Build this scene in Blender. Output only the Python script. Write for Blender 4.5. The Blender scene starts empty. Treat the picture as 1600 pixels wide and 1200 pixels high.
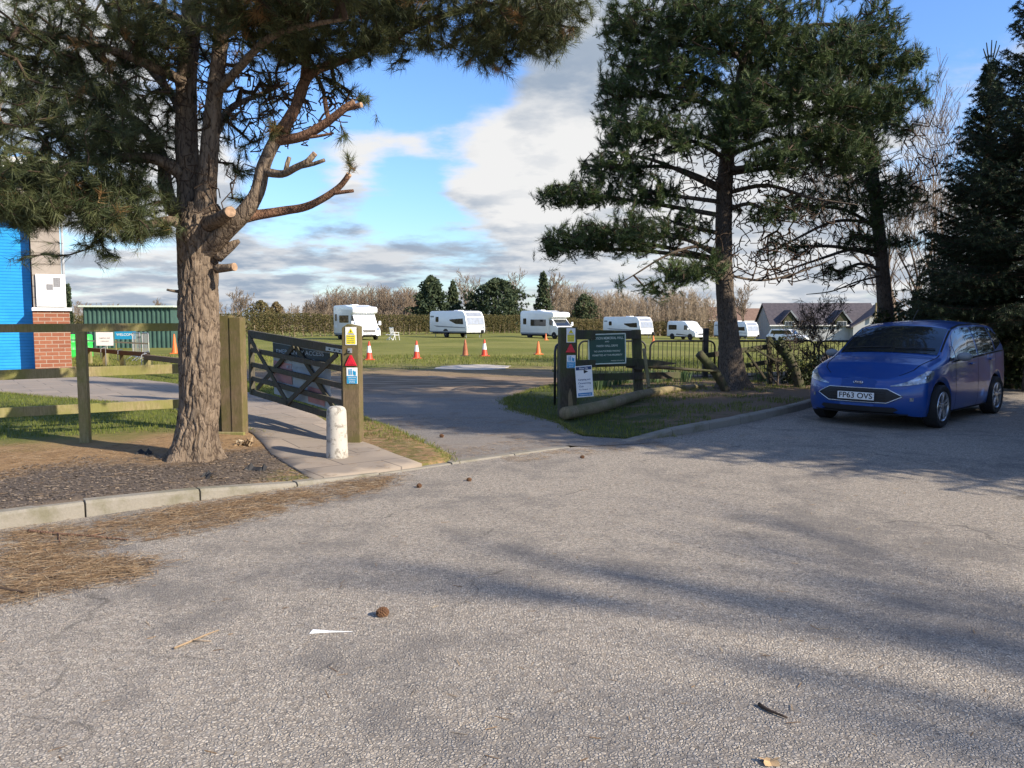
import bpy, bmesh, math, random
import numpy as np
from mathutils import Vector, Matrix, noise, geometry

SC = bpy.context.scene
COL = SC.collection
# ------------------------------------------------------------------ camera
EYE, FPX, HOR = 1.6, 1230.0, 500.0
PITCH = math.atan((600 - HOR) / FPX)
cd = bpy.data.cameras.new('camera')
cd.sensor_width = 36.0
cd.lens = FPX / 1600 * 36.0
cd.clip_end = 5000
cd.clip_start = 0.05
cam = bpy.data.objects.new('camera', cd)
COL.objects.link(cam)
cam.location = (0, 0, EYE)
cam.rotation_euler = (math.pi / 2 - PITCH, 0, 0)
SC.camera = cam
SC.view_settings.view_transform = 'Standard'
SC.view_settings.look = 'None'
SC.view_settings.gamma = 1
SC.view_settings.use_curve_mapping = False
SC.view_settings.exposure = 0.80
SC.cycles.max_bounces = 6
SC.cycles.diffuse_bounces = 3
SC.cycles.transparent_max_bounces = 12
# ------------------------------------------------------------------ sun and sky
SUN_EL = math.radians(30)
sdir = Vector((0.88, -0.48, 0)).normalized() * math.cos(SUN_EL) + Vector((0, 0, math.sin(SUN_EL)))
sl = bpy.data.lights.new('sun', 'SUN')
sl.energy = 4.9
sl.angle = math.radians(0.5)
sl.color = (1.0, 0.89, 0.73)
so = bpy.data.objects.new('sun', sl)
COL.objects.link(so)
so.rotation_euler = sdir.to_track_quat('Z', 'Y').to_euler()
so.location = (20, -12, 30)

W = bpy.data.worlds.new('World')
SC.world = W
W.use_nodes = True


class NT:
    """small helper for node trees"""
    def __init__(s, tree):
        s.t = tree
        s.t.nodes.clear()

    def n(s, typ, **kw):
        nd = s.t.nodes.new(typ)
        for k, v in kw.items():
            if k.startswith('i_'):
                key = k[2:]
                key = int(key) if key.isdigit() else key.replace('_', ' ')
                nd.inputs[key].default_value = v
            else:
                setattr(nd, k, v)
        return nd

    def l(s, a, b):
        s.t.links.new(a, b)

    def val(s, x, sock):
        if isinstance(x, (int, float)):
            sock.default_value = x
        elif isinstance(x, (tuple, list)):
            sock.default_value = x
        else:
            s.l(x, sock)

    def math(s, op, a, b=None, c=None, clamp=False):
        nd = s.n('ShaderNodeMath', operation=op, use_clamp=clamp)
        s.val(a, nd.inputs[0])
        if b is not None:
            s.val(b, nd.inputs[1])
        if c is not None:
            s.val(c, nd.inputs[2])
        return nd.outputs[0]

    def vmath(s, op, a, b=None):
        nd = s.n('ShaderNodeVectorMath', operation=op)
        s.val(a, nd.inputs[0])
        if b is not None:
            s.val(b, nd.inputs[1])
        return nd.outputs['Value'] if op in ('DOT_PRODUCT', 'LENGTH') else nd.outputs[0]

    def mix(s, f, a, b):
        nd = s.n('ShaderNodeMix', data_type='RGBA')
        s.val(f, nd.inputs[0])
        for x, k in ((a, 6), (b, 7)):
            if isinstance(x, (tuple, list)) and len(x) == 3:
                x = tuple(x) + (1,)
            s.val(x, nd.inputs[k])
        return nd.outputs[2]

    def ramp(s, x, lo, hi, a=0.0, b=1.0, smooth=True):
        nd = s.n('ShaderNodeMapRange', interpolation_type='SMOOTHSTEP' if smooth else 'LINEAR')
        s.val(x, nd.inputs[0])
        nd.inputs[1].default_value = lo
        nd.inputs[2].default_value = hi
        nd.inputs[3].default_value = a
        nd.inputs[4].default_value = b
        return nd.outputs[0]

    def noise(s, vec, scale, detail=4, rough=0.55, dist=0.0):
        nd = s.n('ShaderNodeTexNoise')
        s.val(vec, nd.inputs['Vector'])
        nd.inputs['Scale'].default_value = scale
        nd.inputs['Detail'].default_value = detail
        nd.inputs['Roughness'].default_value = rough
        nd.inputs['Distortion'].default_value = dist
        return nd.outputs[0]

    def voro(s, vec, scale, feature='F1', out=0, rnd=1.0):
        nd = s.n('ShaderNodeTexVoronoi', feature=feature)
        s.val(vec, nd.inputs['Vector'])
        nd.inputs['Scale'].default_value = scale
        nd.inputs['Randomness'].default_value = rnd
        return nd.outputs[out]


def pxdir(px, py):
    r = Vector((1, 0, 0))
    f = Vector((0, math.cos(PITCH), -math.sin(PITCH)))
    u = Vector((0, math.sin(PITCH), math.cos(PITCH)))
    return f * FPX + r * (px - 800) + u * (600 - py)


def G(px, py, z=0.0):
    d = pxdir(px, py)
    t = (z - EYE) / d.z
    return Vector((d.x * t, d.y * t, z))


def D(px, py, y):
    d = pxdir(px, py)
    t = y / d.y
    return Vector((d.x * t, y, EYE + d.z * t))


w = NT(W.node_tree)
tc = w.n('ShaderNodeTexCoord')
dirv = w.vmath('NORMALIZE', tc.outputs['Generated'])
sky = w.n('ShaderNodeTexSky')
sky.sky_type = 'NISHITA'
sky.sun_disc = False
sky.sun_elevation = SUN_EL
sky.sun_rotation = math.atan2(0.88, -0.48)
sky.air_density = 1.3
sky.dust_density = 0.4
sky.ozone_density = 2.0
sep = w.n('ShaderNodeSeparateXYZ')
w.l(dirv, sep.inputs[0])
zz = w.math('MAXIMUM', sep.outputs[2], 0.0)
den = w.math('ADD', zz, 0.145)
cx = w.math('DIVIDE', sep.outputs[0], den)
cy = w.math('DIVIDE', sep.outputs[1], den)
comb = w.n('ShaderNodeCombineXYZ')
w.l(cx, comb.inputs[0])
w.l(cy, comb.inputs[1])
comb.inputs[2].default_value = 1.7
cp = comb.outputs[0]
n1 = w.noise(cp, 1.25, 10, 0.60, 0.12)
n2 = w.noise(w.vmath('ADD', cp, (7.3, -2.1, 3.3)), 2.2, 8, 0.58, 0.05)


def blob(px, py, rad_px):
    d = pxdir(px, py).normalized()
    dp = w.vmath('DOT_PRODUCT', dirv, tuple(d))
    return w.ramp(dp, math.cos(rad_px / FPX), 1.0)


def total(items):
    acc = None
    for px, py, r, wt in items:
        b = w.math('MULTIPLY', blob(px, py, r), wt)
        acc = b if acc is None else w.math('ADD', acc, b)
    return acc


bias = total([(680, 130, 170, -.26), (560, 120, 120, -.15), (620, 300, 80, -.14), (1480, 130, 160, -.18), (1560, 60, 120, .12),
              (590, 250, 90, .20), (720, 235, 100, .20), (850, 260, 160, .13), (900, 110, 190, .17), (640, 330, 90, -.10), (420, 300, 90, -.16),
              (450, 120, 180, -.2), (200, 150, 260, .12), (300, 420, 200, .08), (500, 400, 200, .05),
              (1000, 300, 300, .15), (1300, 350, 300, .15), (350, 50, 150, -.1)])
dens = w.math('ADD', n1, bias)
low = w.ramp(zz, 0.0, 0.30, 0.09, 0.0)
dens = w.math('ADD', dens, low)
cov = w.ramp(w.math('ADD', dens, w.math('MULTIPLY', w.math('SUBTRACT', n2, 0.5), 0.35)), 0.47, 0.67)
shade = total([(900, 120, 170, .22), (850, 180, 120, .12), (470, 400, 230, .30), (200, 390, 200, .2), (800, 400, 250, .20), (850, 275, 120, -.8), (600, 255, 100, -.8), (720, 225, 100, -.7), (200, 200, 250, -.4), (1000, 290, 150, -.3), (1560, 60, 150, -.4)])
n2s = w.ramp(n2, 0.38, 0.62)
sh = w.math('ADD', w.math('MULTIPLY', n2s, 0.72), shade, clamp=True)
ccol = w.mix(sh, (1.0, 1.0, 1.0), (0.40, 0.49, 0.62))
skyb = w.n('ShaderNodeVectorMath', operation='MULTIPLY')
w.l(sky.outputs[0], skyb.inputs[0])
skyb.inputs[1].default_value = (0.070, 0.094, 0.140)
cl = w.n('ShaderNodeVectorMath', operation='MULTIPLY')
w.l(ccol, cl.inputs[0])
cl.inputs[1].default_value = (0.51, 0.51, 0.51)
skyout = w.mix(cov, skyb.outputs[0], cl.outputs[0])
bg = w.n('ShaderNodeBackground')
w.l(skyout, bg.inputs[0])
bg.inputs[1].default_value = 1.0
wo = w.n('ShaderNodeOutputWorld')
w.l(bg.outputs[0], wo.inputs[0])
# ------------------------------------------------------------------ helpers
R = random.Random(11)
NR = np.random.default_rng(5)


def sstep(a, b, x):
    t = min(1.0, max(0.0, (x - a) / (b - a)))
    return t * t * (3 - 2 * t)


def tag(o, label=None, cat=None, group=None, kind=None):
    if label:
        o['label'] = label
    if cat:
        o['category'] = cat
    if group:
        o['group'] = group
    if kind:
        o['kind'] = kind
    return o


def thing(name, label, cat, loc=(0, 0, 0), rz=0.0, group=None, rx=0.0, ry=0.0):
    o = bpy.data.objects.new(name, None)
    o.empty_display_size = 0.2
    COL.objects.link(o)
    o.location = loc
    o.rotation_euler = (rx, ry, rz)
    return tag(o, label, cat, group)


class MB:
    def __init__(s):
        s.v, s.f, s.m = [], [], []

    def add(s, verts, faces, mat=0, M=None):
        b = len(s.v)
        if M is not None:
            verts = [M @ Vector(p) for p in verts]
        s.v.extend([tuple(p) for p in verts])
        s.f.extend([tuple(i + b for i in f) for f in faces])
        s.m.extend([mat] * len(faces))
        return s

    def box(s, c, size, mat=0, rz=0.0, M=None, bev=0.0):
        x, y, z = size[0] / 2, size[1] / 2, size[2] / 2
        T = Matrix.Translation(c) @ Matrix.Rotation(rz, 4, 'Z')
        if M is not None:
            T = M @ T
        if bev > 0:
            bm = bmesh.new()
            bmesh.ops.create_cube(bm, size=1)
            bmesh.ops.scale(bm, vec=size, verts=bm.verts)
            bmesh.ops.bevel(bm, geom=bm.edges[:], offset=bev, segments=2, affect='EDGES', profile=0.5)
            bm.verts.index_update()
            vs = [v.co.copy() for v in bm.verts]
            fs = [[v.index for v in f.verts] for f in bm.faces]
            bm.free()
            return s.add(vs, fs, mat, T)
        vs = [(-x, -y, -z), (x, -y, -z), (x, y, -z), (-x, y, -z), (-x, -y, z), (x, -y, z), (x, y, z), (-x, y, z)]
        fs = [(0, 3, 2, 1), (4, 5, 6, 7), (0, 1, 5, 4), (1, 2, 6, 5), (2, 3, 7, 6), (3, 0, 4, 7)]
        return s.add(vs, fs, mat, T)

    def beam(s, a, b, wid, hgt, mat=0, up=(0, 0, 1), bev=0.0):
        """rectangular bar from a to b; wid across, hgt along up"""
        a, b = Vector(a), Vector(b)
        d = (b - a)
        L = d.length
        d.normalize()
        up = Vector(up)
        side = d.cross(up)
        if side.length < 1e-5:
            side = d.cross(Vector((1, 0, 0)))
        side.normalize()
        u2 = side.cross(d).normalized()
        M = Matrix((( d.x, side.x, u2.x, (a.x + b.x) / 2), (d.y, side.y, u2.y, (a.y + b.y) / 2), (d.z, side.z, u2.z, (a.z + b.z) / 2), (0, 0, 0, 1)))
        return s.box((0, 0, 0), (L, wid, hgt), mat, 0, M, bev)

    def tube(s, pts, rad, n=8, mat=0, caps=True):
        pts = [Vector(p) for p in pts]
        m = len(pts)
        if isinstance(rad, (int, float)):
            rad = [rad] * m
        vs = []
        t0 = (pts[1] - pts[0]).normalized()
        ref = Vector((0, 0, 1)) if abs(t0.z) < 0.9 else Vector((1, 0, 0))
        u = t0.cross(ref).normalized()
        for i in range(m):
            t = (pts[min(i + 1, m - 1)] - pts[max(i - 1, 0)])
            if t.length < 1e-9:
                t = t0
            t.normalize()
            u = (u - t * u.dot(t))
            if u.length < 1e-6:
                u = t.orthogonal()
            u.normalize()
            v = t.cross(u)
            for k in range(n):
                a = 2 * math.pi * k / n
                vs.append(pts[i] + (u * math.cos(a) + v * math.sin(a)) * rad[i])
        fs = []
        for i in range(m - 1):
            for k in range(n):
                k2 = (k + 1) % n
                fs.append((i * n + k, i * n + k2, (i + 1) * n + k2, (i + 1) * n + k))
        if caps:
            fs.append(tuple(range(n - 1, -1, -1)))
            fs.append(tuple(range((m - 1) * n, m * n)))
        return s.add(vs, fs, mat)

    def lathe(s, prof, n=24, mat=0, M=None, cap=True):
        """prof list of (r, z)"""
        vs, fs = [], []
        for r, z in prof:
            for k in range(n):
                a = 2 * math.pi * k / n
                vs.append((r * math.cos(a), r * math.sin(a), z))
        for i in range(len(prof) - 1):
            for k in range(n):
                k2 = (k + 1) % n
                fs.append((i * n + k, i * n + k2, (i + 1) * n + k2, (i + 1) * n + k))
        if cap:
            fs.append(tuple(range(n - 1, -1, -1)))
            fs.append(tuple(range((len(prof) - 1) * n, len(prof) * n)))
        return s.add(vs, fs, mat, M)

    def prism(s, poly, w0, w1, axis='Y', mat=0, M=None):
        """polygon in the plane across axis, extruded from w0 to w1"""
        def P(p, w_):
            if axis == 'Y':
                return (p[0], w_, p[1])
            if axis == 'X':
                return (w_, p[0], p[1])
            return (p[0], p[1], w_)
        n = len(poly)
        vs = [P(p, w0) for p in poly] + [P(p, w1) for p in poly]
        fs = [tuple(range(n)), tuple(range(2 * n - 1, n - 1, -1))]
        for i in range(n):
            j = (i + 1) % n
            fs.append((i, i + n, j + n, j))
        return s.add(vs, fs, mat, M)

    def build(s, name, mats, parent=None, smooth=False, bevel=0.0, loc=None, autosmooth=None):
        me = bpy.data.meshes.new(name)
        me.from_pydata(s.v, [], s.f)
        if not isinstance(mats, (list, tuple)):
            mats = [mats]
        for m in mats:
            me.materials.append(m)
        me.polygons.foreach_set('material_index', s.m)
        bm = bmesh.new()
        bm.from_mesh(me)
        bmesh.ops.recalc_face_normals(bm, faces=bm.faces[:])
        if bevel > 0:
            bmesh.ops.remove_doubles(bm, verts=bm.verts[:], dist=1e-5)
            ed = [e for e in bm.edges if len(e.link_faces) == 2 and e.calc_face_angle(0) > 0.5]
            bmesh.ops.bevel(bm, geom=ed, offset=bevel, segments=2, affect='EDGES', profile=0.6, clamp_overlap=True)
        bm.to_mesh(me)
        bm.free()
        if smooth:
            me.polygons.foreach_set('use_smooth', [True] * len(me.polygons))
            if autosmooth:
                me.set_sharp_from_angle(angle=autosmooth)
        o = bpy.data.objects.new(name, me)
        COL.objects.link(o)
        if parent is not None:
            o.parent = parent
        if loc is not None:
            o.location = loc
        return o


def fast_mesh(name, V, F, mat, parent=None, tint=None, smooth=False):
    """V (n,3) float array, F (m,k) int array, tint one float per vertex"""
    me = bpy.data.meshes.new(name)
    V = np.ascontiguousarray(V, dtype=np.float32)
    F = np.ascontiguousarray(F, dtype=np.int32)
    m, k = F.shape
    me.vertices.add(len(V))
    me.vertices.foreach_set('co', V.ravel())
    me.loops.add(m * k)
    me.loops.foreach_set('vertex_index', F.ravel())
    me.polygons.add(m)
    me.polygons.foreach_set('loop_start', np.arange(0, m * k, k, dtype=np.int32))
    me.polygons.foreach_set('loop_total', np.full(m, k, dtype=np.int32))
    if smooth:
        me.polygons.foreach_set('use_smooth', np.ones(m, dtype=bool))
    me.update(calc_edges=True)
    if tint is not None:
        at = me.attributes.new('tint', 'FLOAT', 'POINT')
        at.data.foreach_set('value', np.ascontiguousarray(tint, dtype=np.float32))
    me.materials.append(mat)
    o = bpy.data.objects.new(name, me)
    COL.objects.link(o)
    if parent is not None:
        o.parent = parent
    return o


def children(o):
    return [c for c in bpy.data.objects if c.parent == o]


def dup(root, loc, rz, label, group=None, scale=None):
    r = root.copy()
    COL.objects.link(r)
    r.location = loc
    r.rotation_euler = (root.rotation_euler[0], root.rotation_euler[1], rz)
    if scale:
        r.scale = (scale,) * 3
    r['label'] = label
    if group:
        r['group'] = group
    for ch in children(root):
        c = ch.copy()
        COL.objects.link(c)
        c.parent = r
        for g in children(ch):
            d = g.copy()
            COL.objects.link(d)
            d.parent = c
    return r


_text_cache = {}


def text_geo(s, size=1.0, align='CENTER', bold=False):
    cu = bpy.data.curves.new('txt', 'FONT')
    cu.body = s
    cu.size = size
    cu.align_x = align
    cu.align_y = 'CENTER'
    if bold:
        cu.offset = size * 0.012
    o = bpy.data.objects.new('txt', cu)
    COL.objects.link(o)
    dg = bpy.context.evaluated_depsgraph_get()
    dg.update()
    me = bpy.data.meshes.new_from_object(o.evaluated_get(dg))
    vs = [v.co.copy() for v in me.vertices]
    fs = [tuple(p.vertices) for p in me.polygons]
    bpy.data.objects.remove(o)
    bpy.data.curves.remove(cu)
    bpy.data.meshes.remove(me)
    return vs, fs


def lettering(lines, mat, parent, yoff, name='lettering', M=None, width=None):
    """lines: (text, size, x, z[, max_width]); on the local XZ plane facing -Y"""
    mb = MB()
    for ln in lines:
        t, size, x, z = ln[:4]
        vs, fs = text_geo(t, size, bold=True)
        if len(ln) > 4 and vs:
            wd = max(v.x for v in vs) - min(v.x for v in vs)
            k = ln[4] / wd
        else:
            k = 1.0
        mb.add([(v.x * k + x, yoff, v.y + z) for v in vs], fs, 0, M)
    return mb.build(name, mat, parent)


# ------------------------------------------------------------------ materials
def mat_new(name):
    m = bpy.data.materials.new(name)
    m.use_nodes = True
    return m, NT(m.node_tree)


def finish(nt, col, rough=0.8, bump=None, bstr=0.3, bdist=0.01, spec=0.3, metal=0.0, coat=0.0, trans=None):
    p = nt.n('ShaderNodeBsdfPrincipled')
    if isinstance(col, (tuple, list)) and len(col) == 3:
        col = tuple(col) + (1,)
    nt.val(col, p.inputs['Base Color'])
    nt.val(rough, p.inputs['Roughness'])
    p.inputs['Specular IOR Level'].default_value = spec
    p.inputs['Metallic'].default_value = metal
    p.inputs['Coat Weight'].default_value = coat
    p.inputs['Coat Roughness'].default_value = 0.06
    if bump is not None:
        b = nt.n('ShaderNodeBump')
        b.inputs['Strength'].default_value = bstr
        b.inputs['Distance'].default_value = bdist
        nt.l(bump, b.inputs['Height'])
        nt.l(b.outputs[0], p.inputs['Normal'])
    out = nt.n('ShaderNodeOutputMaterial')
    if trans is not None:
        tr = nt.n('ShaderNodeBsdfTranslucent')
        nt.val(col, tr.inputs[0])
        mx = nt.n('ShaderNodeMixShader')
        mx.inputs[0].default_value = trans
        nt.l(p.outputs[0], mx.inputs[1])
        nt.l(tr.outputs[0], mx.inputs[2])
        nt.l(mx.outputs[0], out.inputs[0])
    else:
        nt.l(p.outputs[0], out.inputs[0])
    return p


def plain(name, col, rough=0.5, var=0.12, scale=6.0, spec=0.4, metal=0.0, coat=0.0, bstr=0.05):
    m, t = mat_new(name)
    tcn = t.n('ShaderNodeTexCoord')
    v = tcn.outputs['Object']
    n = t.noise(v, scale, 5, 0.6)
    k = t.ramp(n, 0.3, 0.7, 1 - var, 1 + var * 0.5, False)
    c = t.vmath('MULTIPLY', tuple(col), (1, 1, 1))
    vm = t.n('ShaderNodeVectorMath', operation='SCALE')
    vm.inputs[0].default_value = col
    t.l(k, vm.inputs['Scale'])
    n3 = t.noise(v, scale * 12, 3, 0.6)
    finish(t, vm.outputs[0], rough, n3, bstr, 0.004, spec, metal, coat)
    return m


def foliage_mat(name, a, b, c, rough=0.55, trans=0.18, scale=0.9):
    """three real leaf colours mixed by the per tuft tint"""
    m, t = mat_new(name)
    at = t.n('ShaderNodeAttribute', attribute_name='tint')
    col = t.mix(t.ramp(at.outputs['Fac'], 0.0, 0.55, smooth=False), a, b)
    col = t.mix(t.ramp(at.outputs['Fac'], 0.75, 1.0, smooth=False), col, c)
    finish(t, col, rough, spec=0.25, trans=trans)
    return m


def wood_mat(name, a, b, green, gamt=0.5, rough=0.85):
    m, t = mat_new(name)
    tcn = t.n('ShaderNodeTexCoord')
    geo = t.n('ShaderNodeNewGeometry')
    v = tcn.outputs['Object']
    mp = t.n('ShaderNodeMapping')
    t.l(v, mp.inputs[0])
    mp.inputs['Scale'].default_value = (9, 9, 1.6)
    g = t.noise(mp.outputs[0], 5.0, 6, 0.65, 0.6)
    big = t.noise(v, 2.3, 5, 0.65)
    col = t.mix(t.ramp(g, 0.3, 0.7), a, b)
    col = t.mix(t.math('MULTIPLY', t.ramp(big, 0.36, 0.62), gamt), col, green)
    fine = t.noise(v, 55.0, 3, 0.6)
    col = t.mix(t.ramp(fine, 0.55, 0.8, 0, 0.35), col, tuple(x * 0.4 for x in a))
    finish(t, col, rough, g, 0.5, 0.006, 0.2)
    return m


M = {}
# car park surface: pale stone chippings rolled into tarmac
m, t = mat_new('car park chippings')
tcn = t.n('ShaderNodeTexCoord')
v = tcn.outputs['Object']
wv = t.vmath('ADD', v, t.vmath('SCALE', t.n('ShaderNodeTexNoise', i_Scale=40.0).outputs[1]))
cell = t.n('ShaderNodeTexVoronoi')
t.l(v, cell.inputs['Vector'])
cell.inputs['Scale'].default_value = 68
csep = t.n('ShaderNodeSeparateColor')
t.l(cell.outputs['Color'], csep.inputs[0])
chip = csep.outputs[0]
edge = t.voro(v, 68, 'DISTANCE_TO_EDGE')
macro = t.noise(v, 0.55, 6, 0.62, 0.4)
mid = t.noise(v, 3.2, 6, 0.65, 0.2)
fine = t.noise(v, 26, 5, 0.7)
col = t.mix(chip, (0.165, 0.142, 0.116), (0.55, 0.485, 0.40))
warm = t.mix(csep.outputs[1], (0.39, 0.315, 0.235), (0.39, 0.365, 0.33))
col = t.mix(0.35, col, warm)
gap = t.ramp(edge, 0.0, 0.14, 1.0, 0.0)
gapn = t.math('MULTIPLY', gap, t.ramp(fine, 0.38, 0.62, 0.30, 1.0))
col = t.mix(gapn, col, (0.07, 0.066, 0.062))
bare = t.ramp(t.math('ADD', t.math('MULTIPLY', macro, 0.75), t.math('MULTIPLY', mid, 0.45)), 0.56, 0.74)
col = t.mix(t.math('MULTIPLY', bare, 0.52), col, (0.105, 0.10, 0.098))
lump = t.voro(t.vmath('ADD', v, t.vmath('SCALE', v)), 6.0)
col = t.mix(t.ramp(fine, 0.60, 0.80, 0, 0.30), col, (0.13, 0.12, 0.11))
col = t.mix(t.ramp(mid, 0.60, 0.78, 0, 0.25), col, (0.24, 0.18, 0.12))
wc = t.n('ShaderNodeTexNoise', i_Scale=1.7, i_Detail=6.0)
t.l(v, wc.inputs['Vector'])
wcs = t.n('ShaderNodeVectorMath', operation='SCALE')
t.l(wc.outputs[1], wcs.inputs[0])
wcs.inputs['Scale'].default_value = 0.9
ce = t.voro(t.vmath('ADD', v, wcs.outputs[0]), 0.42, 'DISTANCE_TO_EDGE')
crk = t.math('MULTIPLY', t.ramp(ce, 0.002, 0.009, 1, 0), t.ramp(t.noise(v, 0.8, 3, 0.6), 0.5, 0.62))
col = t.mix(t.math('MULTIPLY', crk, 0.6), col, (0.06, 0.055, 0.05))
dusty = t.noise(v, 1.1, 7, 0.72, 0.3)
col = t.mix(t.ramp(dusty, 0.55, 0.72, 0, 0.35), col, (0.42, 0.36, 0.29))
hgt = t.math('ADD', t.math('MULTIPLY', t.ramp(edge, 0.0, 0.25), chip), t.math('MULTIPLY', mid, 1.2))
finish(t, col, 0.9, hgt, 0.8, 0.008, 0.2)
M['park'] = m

m, t = mat_new('drive tarmac')
tcn = t.n('ShaderNodeTexCoord')
v = tcn.outputs['Object']
chip = t.voro(v, 70, 'F1', 1)
mac = t.noise(v, 0.7, 6, 0.65, 0.5)
fine = t.noise(v, 22, 5, 0.7)
col = t.mix(chip, (0.11, 0.10, 0.092), (0.27, 0.245, 0.215))
col = t.mix(t.ramp(mac, 0.42, 0.62, 0, 0.55), col, (0.25, 0.215, 0.18))
col = t.mix(t.ramp(fine, 0.55, 0.8, 0, 0.5), col, (0.07, 0.066, 0.06))
ys = t.n('ShaderNodeSeparateXYZ')
t.l(v, ys.inputs[0])
mps = t.n('ShaderNodeMapping')
t.l(v, mps.inputs[0])
mps.inputs['Scale'].default_value = (0.3, 1.5, 1)
streak = t.noise(mps.outputs[0], 2.2, 6, 0.72)
col = t.mix(t.ramp(streak, 0.52, 0.66, 0, 0.45), col, (0.17, 0.135, 0.10))
dirt = t.ramp(t.math('ADD', ys.outputs[1], t.math('MULTIPLY', t.noise(v, 1.3, 5, 0.7), 7.0)), 18.0, 22.5)
col = t.mix(dirt, col, t.mix(t.ramp(streak, 0.35, 0.65), (0.11, 0.07, 0.04), (0.34, 0.25, 0.165)))
finish(t, col, 0.9, fine, 0.6, 0.012, 0.2)
M['drive'] = m

# field: mown grass, mud worn by wheels along the drive end
m, t = mat_new('field grass')
tcn = t.n('ShaderNodeTexCoord')
v = tcn.outputs['Object']
sp = t.n('ShaderNodeSeparateXYZ')
t.l(v, sp.inputs[0])
big = t.noise(v, 0.13, 5, 0.6)
mp = t.n('ShaderNodeMapping')
t.l(v, mp.inputs[0])
mp.inputs['Scale'].default_value = (0.35, 1.3, 1)
st = t.noise(mp.outputs[0], 1.3, 6, 0.7)
fine = t.noise(v, 9.0, 5, 0.75)
col = t.mix(t.ramp(big, 0.35, 0.65), (0.125, 0.140, 0.026), (0.225, 0.215, 0.058))
col = t.mix(t.ramp(st, 0.42, 0.68, 0, 0.6), col, (0.20, 0.175, 0.065))
col = t.mix(t.ramp(fine, 0.45, 0.75, 0, 0.55), col, (0.05, 0.07, 0.016))
ny = t.math('ADD', sp.outputs[1], t.math('MULTIPLY', t.math('SUBTRACT', t.noise(v, 0.45, 6, 0.7), 0.5), 9.0))
xr = t.math('ADD', sp.outputs[0], t.math('MULTIPLY', t.math('SUBTRACT', t.noise(v, 0.5, 4, 0.7), 0.5), 4.0))
mud = t.math('MULTIPLY', t.ramp(ny, 27.0, 24.5), t.ramp(xr, 3.0, 1.0))
mudc = t.mix(t.noise(mp.outputs[0], 3.0, 5, 0.7), (0.12, 0.075, 0.042), (0.42, 0.31, 0.205))
col = t.mix(mud, col, mudc)
worn = t.math('MULTIPLY', t.ramp(ny, 31.0, 26.0, 0, 0.55), t.ramp(st, 0.40, 0.55))
col = t.mix(worn, col, (0.22, 0.17, 0.085))
finish(t, col, 0.95, fine, 0.9, 0.05, 0.1)
M['field'] = m

# raised bed and lawn on the left: soil and chip mulch, fallen needles, then grass
m, t = mat_new('verge soil and grass')
tcn = t.n('ShaderNodeTexCoord')
v = tcn.outputs['Object']
sp = t.n('ShaderNodeSeparateXYZ')
t.l(v, sp.inputs[0])
s_ = t.math('MULTIPLY', t.math('SUBTRACT', sp.outputs[1], t.math('ADD', t.math('MULTIPLY', sp.outputs[0], 0.836), 9.2)), 0.767)
wob = t.math('MULTIPLY', t.math('SUBTRACT', t.noise(v, 0.9, 6, 0.7), 0.5), 2.2)
s2 = t.math('ADD', s_, wob)
fine = t.noise(v, 60, 5, 0.7)
midn = t.noise(v, 7, 6, 0.7)
chipv = t.voro(v, 55, 'F1', 1)
soil = t.mix(fine, (0.07, 0.055, 0.044), (0.17, 0.135, 0.108))
soil = t.mix(t.ramp(t.voro(v, 75, 'F1'), 0.5, 0.1, 0, 0.5), soil, (0.20, 0.165, 0.135))
soil = t.mix(t.ramp(midn, 0.58, 0.75, 0, 0.5), soil, (0.22, 0.15, 0.09))
ndl = t.mix(fine, (0.20, 0.12, 0.06), (0.42, 0.28, 0.15))
gr = t.mix(fine, (0.06, 0.08, 0.016), (0.16, 0.175, 0.04))
gr = t.mix(t.ramp(midn, 0.5, 0.7, 0, 0.75), gr, (0.25, 0.19, 0.085))
col = t.mix(t.ramp(s2, 1.5, 2.1), soil, ndl)
col = t.mix(t.ramp(s2, 3.0, 4.4), col, gr)
bw = t.math('MULTIPLY', t.ramp(sp.outputs[0], -2.6, -2.2), 1.0)
col = t.mix(bw, col, t.mix(t.ramp(midn, 0.42, 0.6), ndl, gr))
finish(t, col, 0.95, t.math('ADD', fine, midn), 0.9, 0.02, 0.15)
M['verge'] = m

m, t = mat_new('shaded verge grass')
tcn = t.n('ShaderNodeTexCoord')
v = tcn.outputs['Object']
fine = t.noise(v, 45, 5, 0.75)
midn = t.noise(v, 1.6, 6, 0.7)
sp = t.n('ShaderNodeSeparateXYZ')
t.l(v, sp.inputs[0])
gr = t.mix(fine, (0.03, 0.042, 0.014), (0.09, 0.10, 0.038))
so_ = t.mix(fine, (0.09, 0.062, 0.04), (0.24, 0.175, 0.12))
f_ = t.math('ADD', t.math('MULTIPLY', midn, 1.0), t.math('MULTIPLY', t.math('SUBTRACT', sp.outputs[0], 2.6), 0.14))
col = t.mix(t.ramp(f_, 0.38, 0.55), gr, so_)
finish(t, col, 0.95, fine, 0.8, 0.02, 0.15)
M['verge2'] = m

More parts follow.
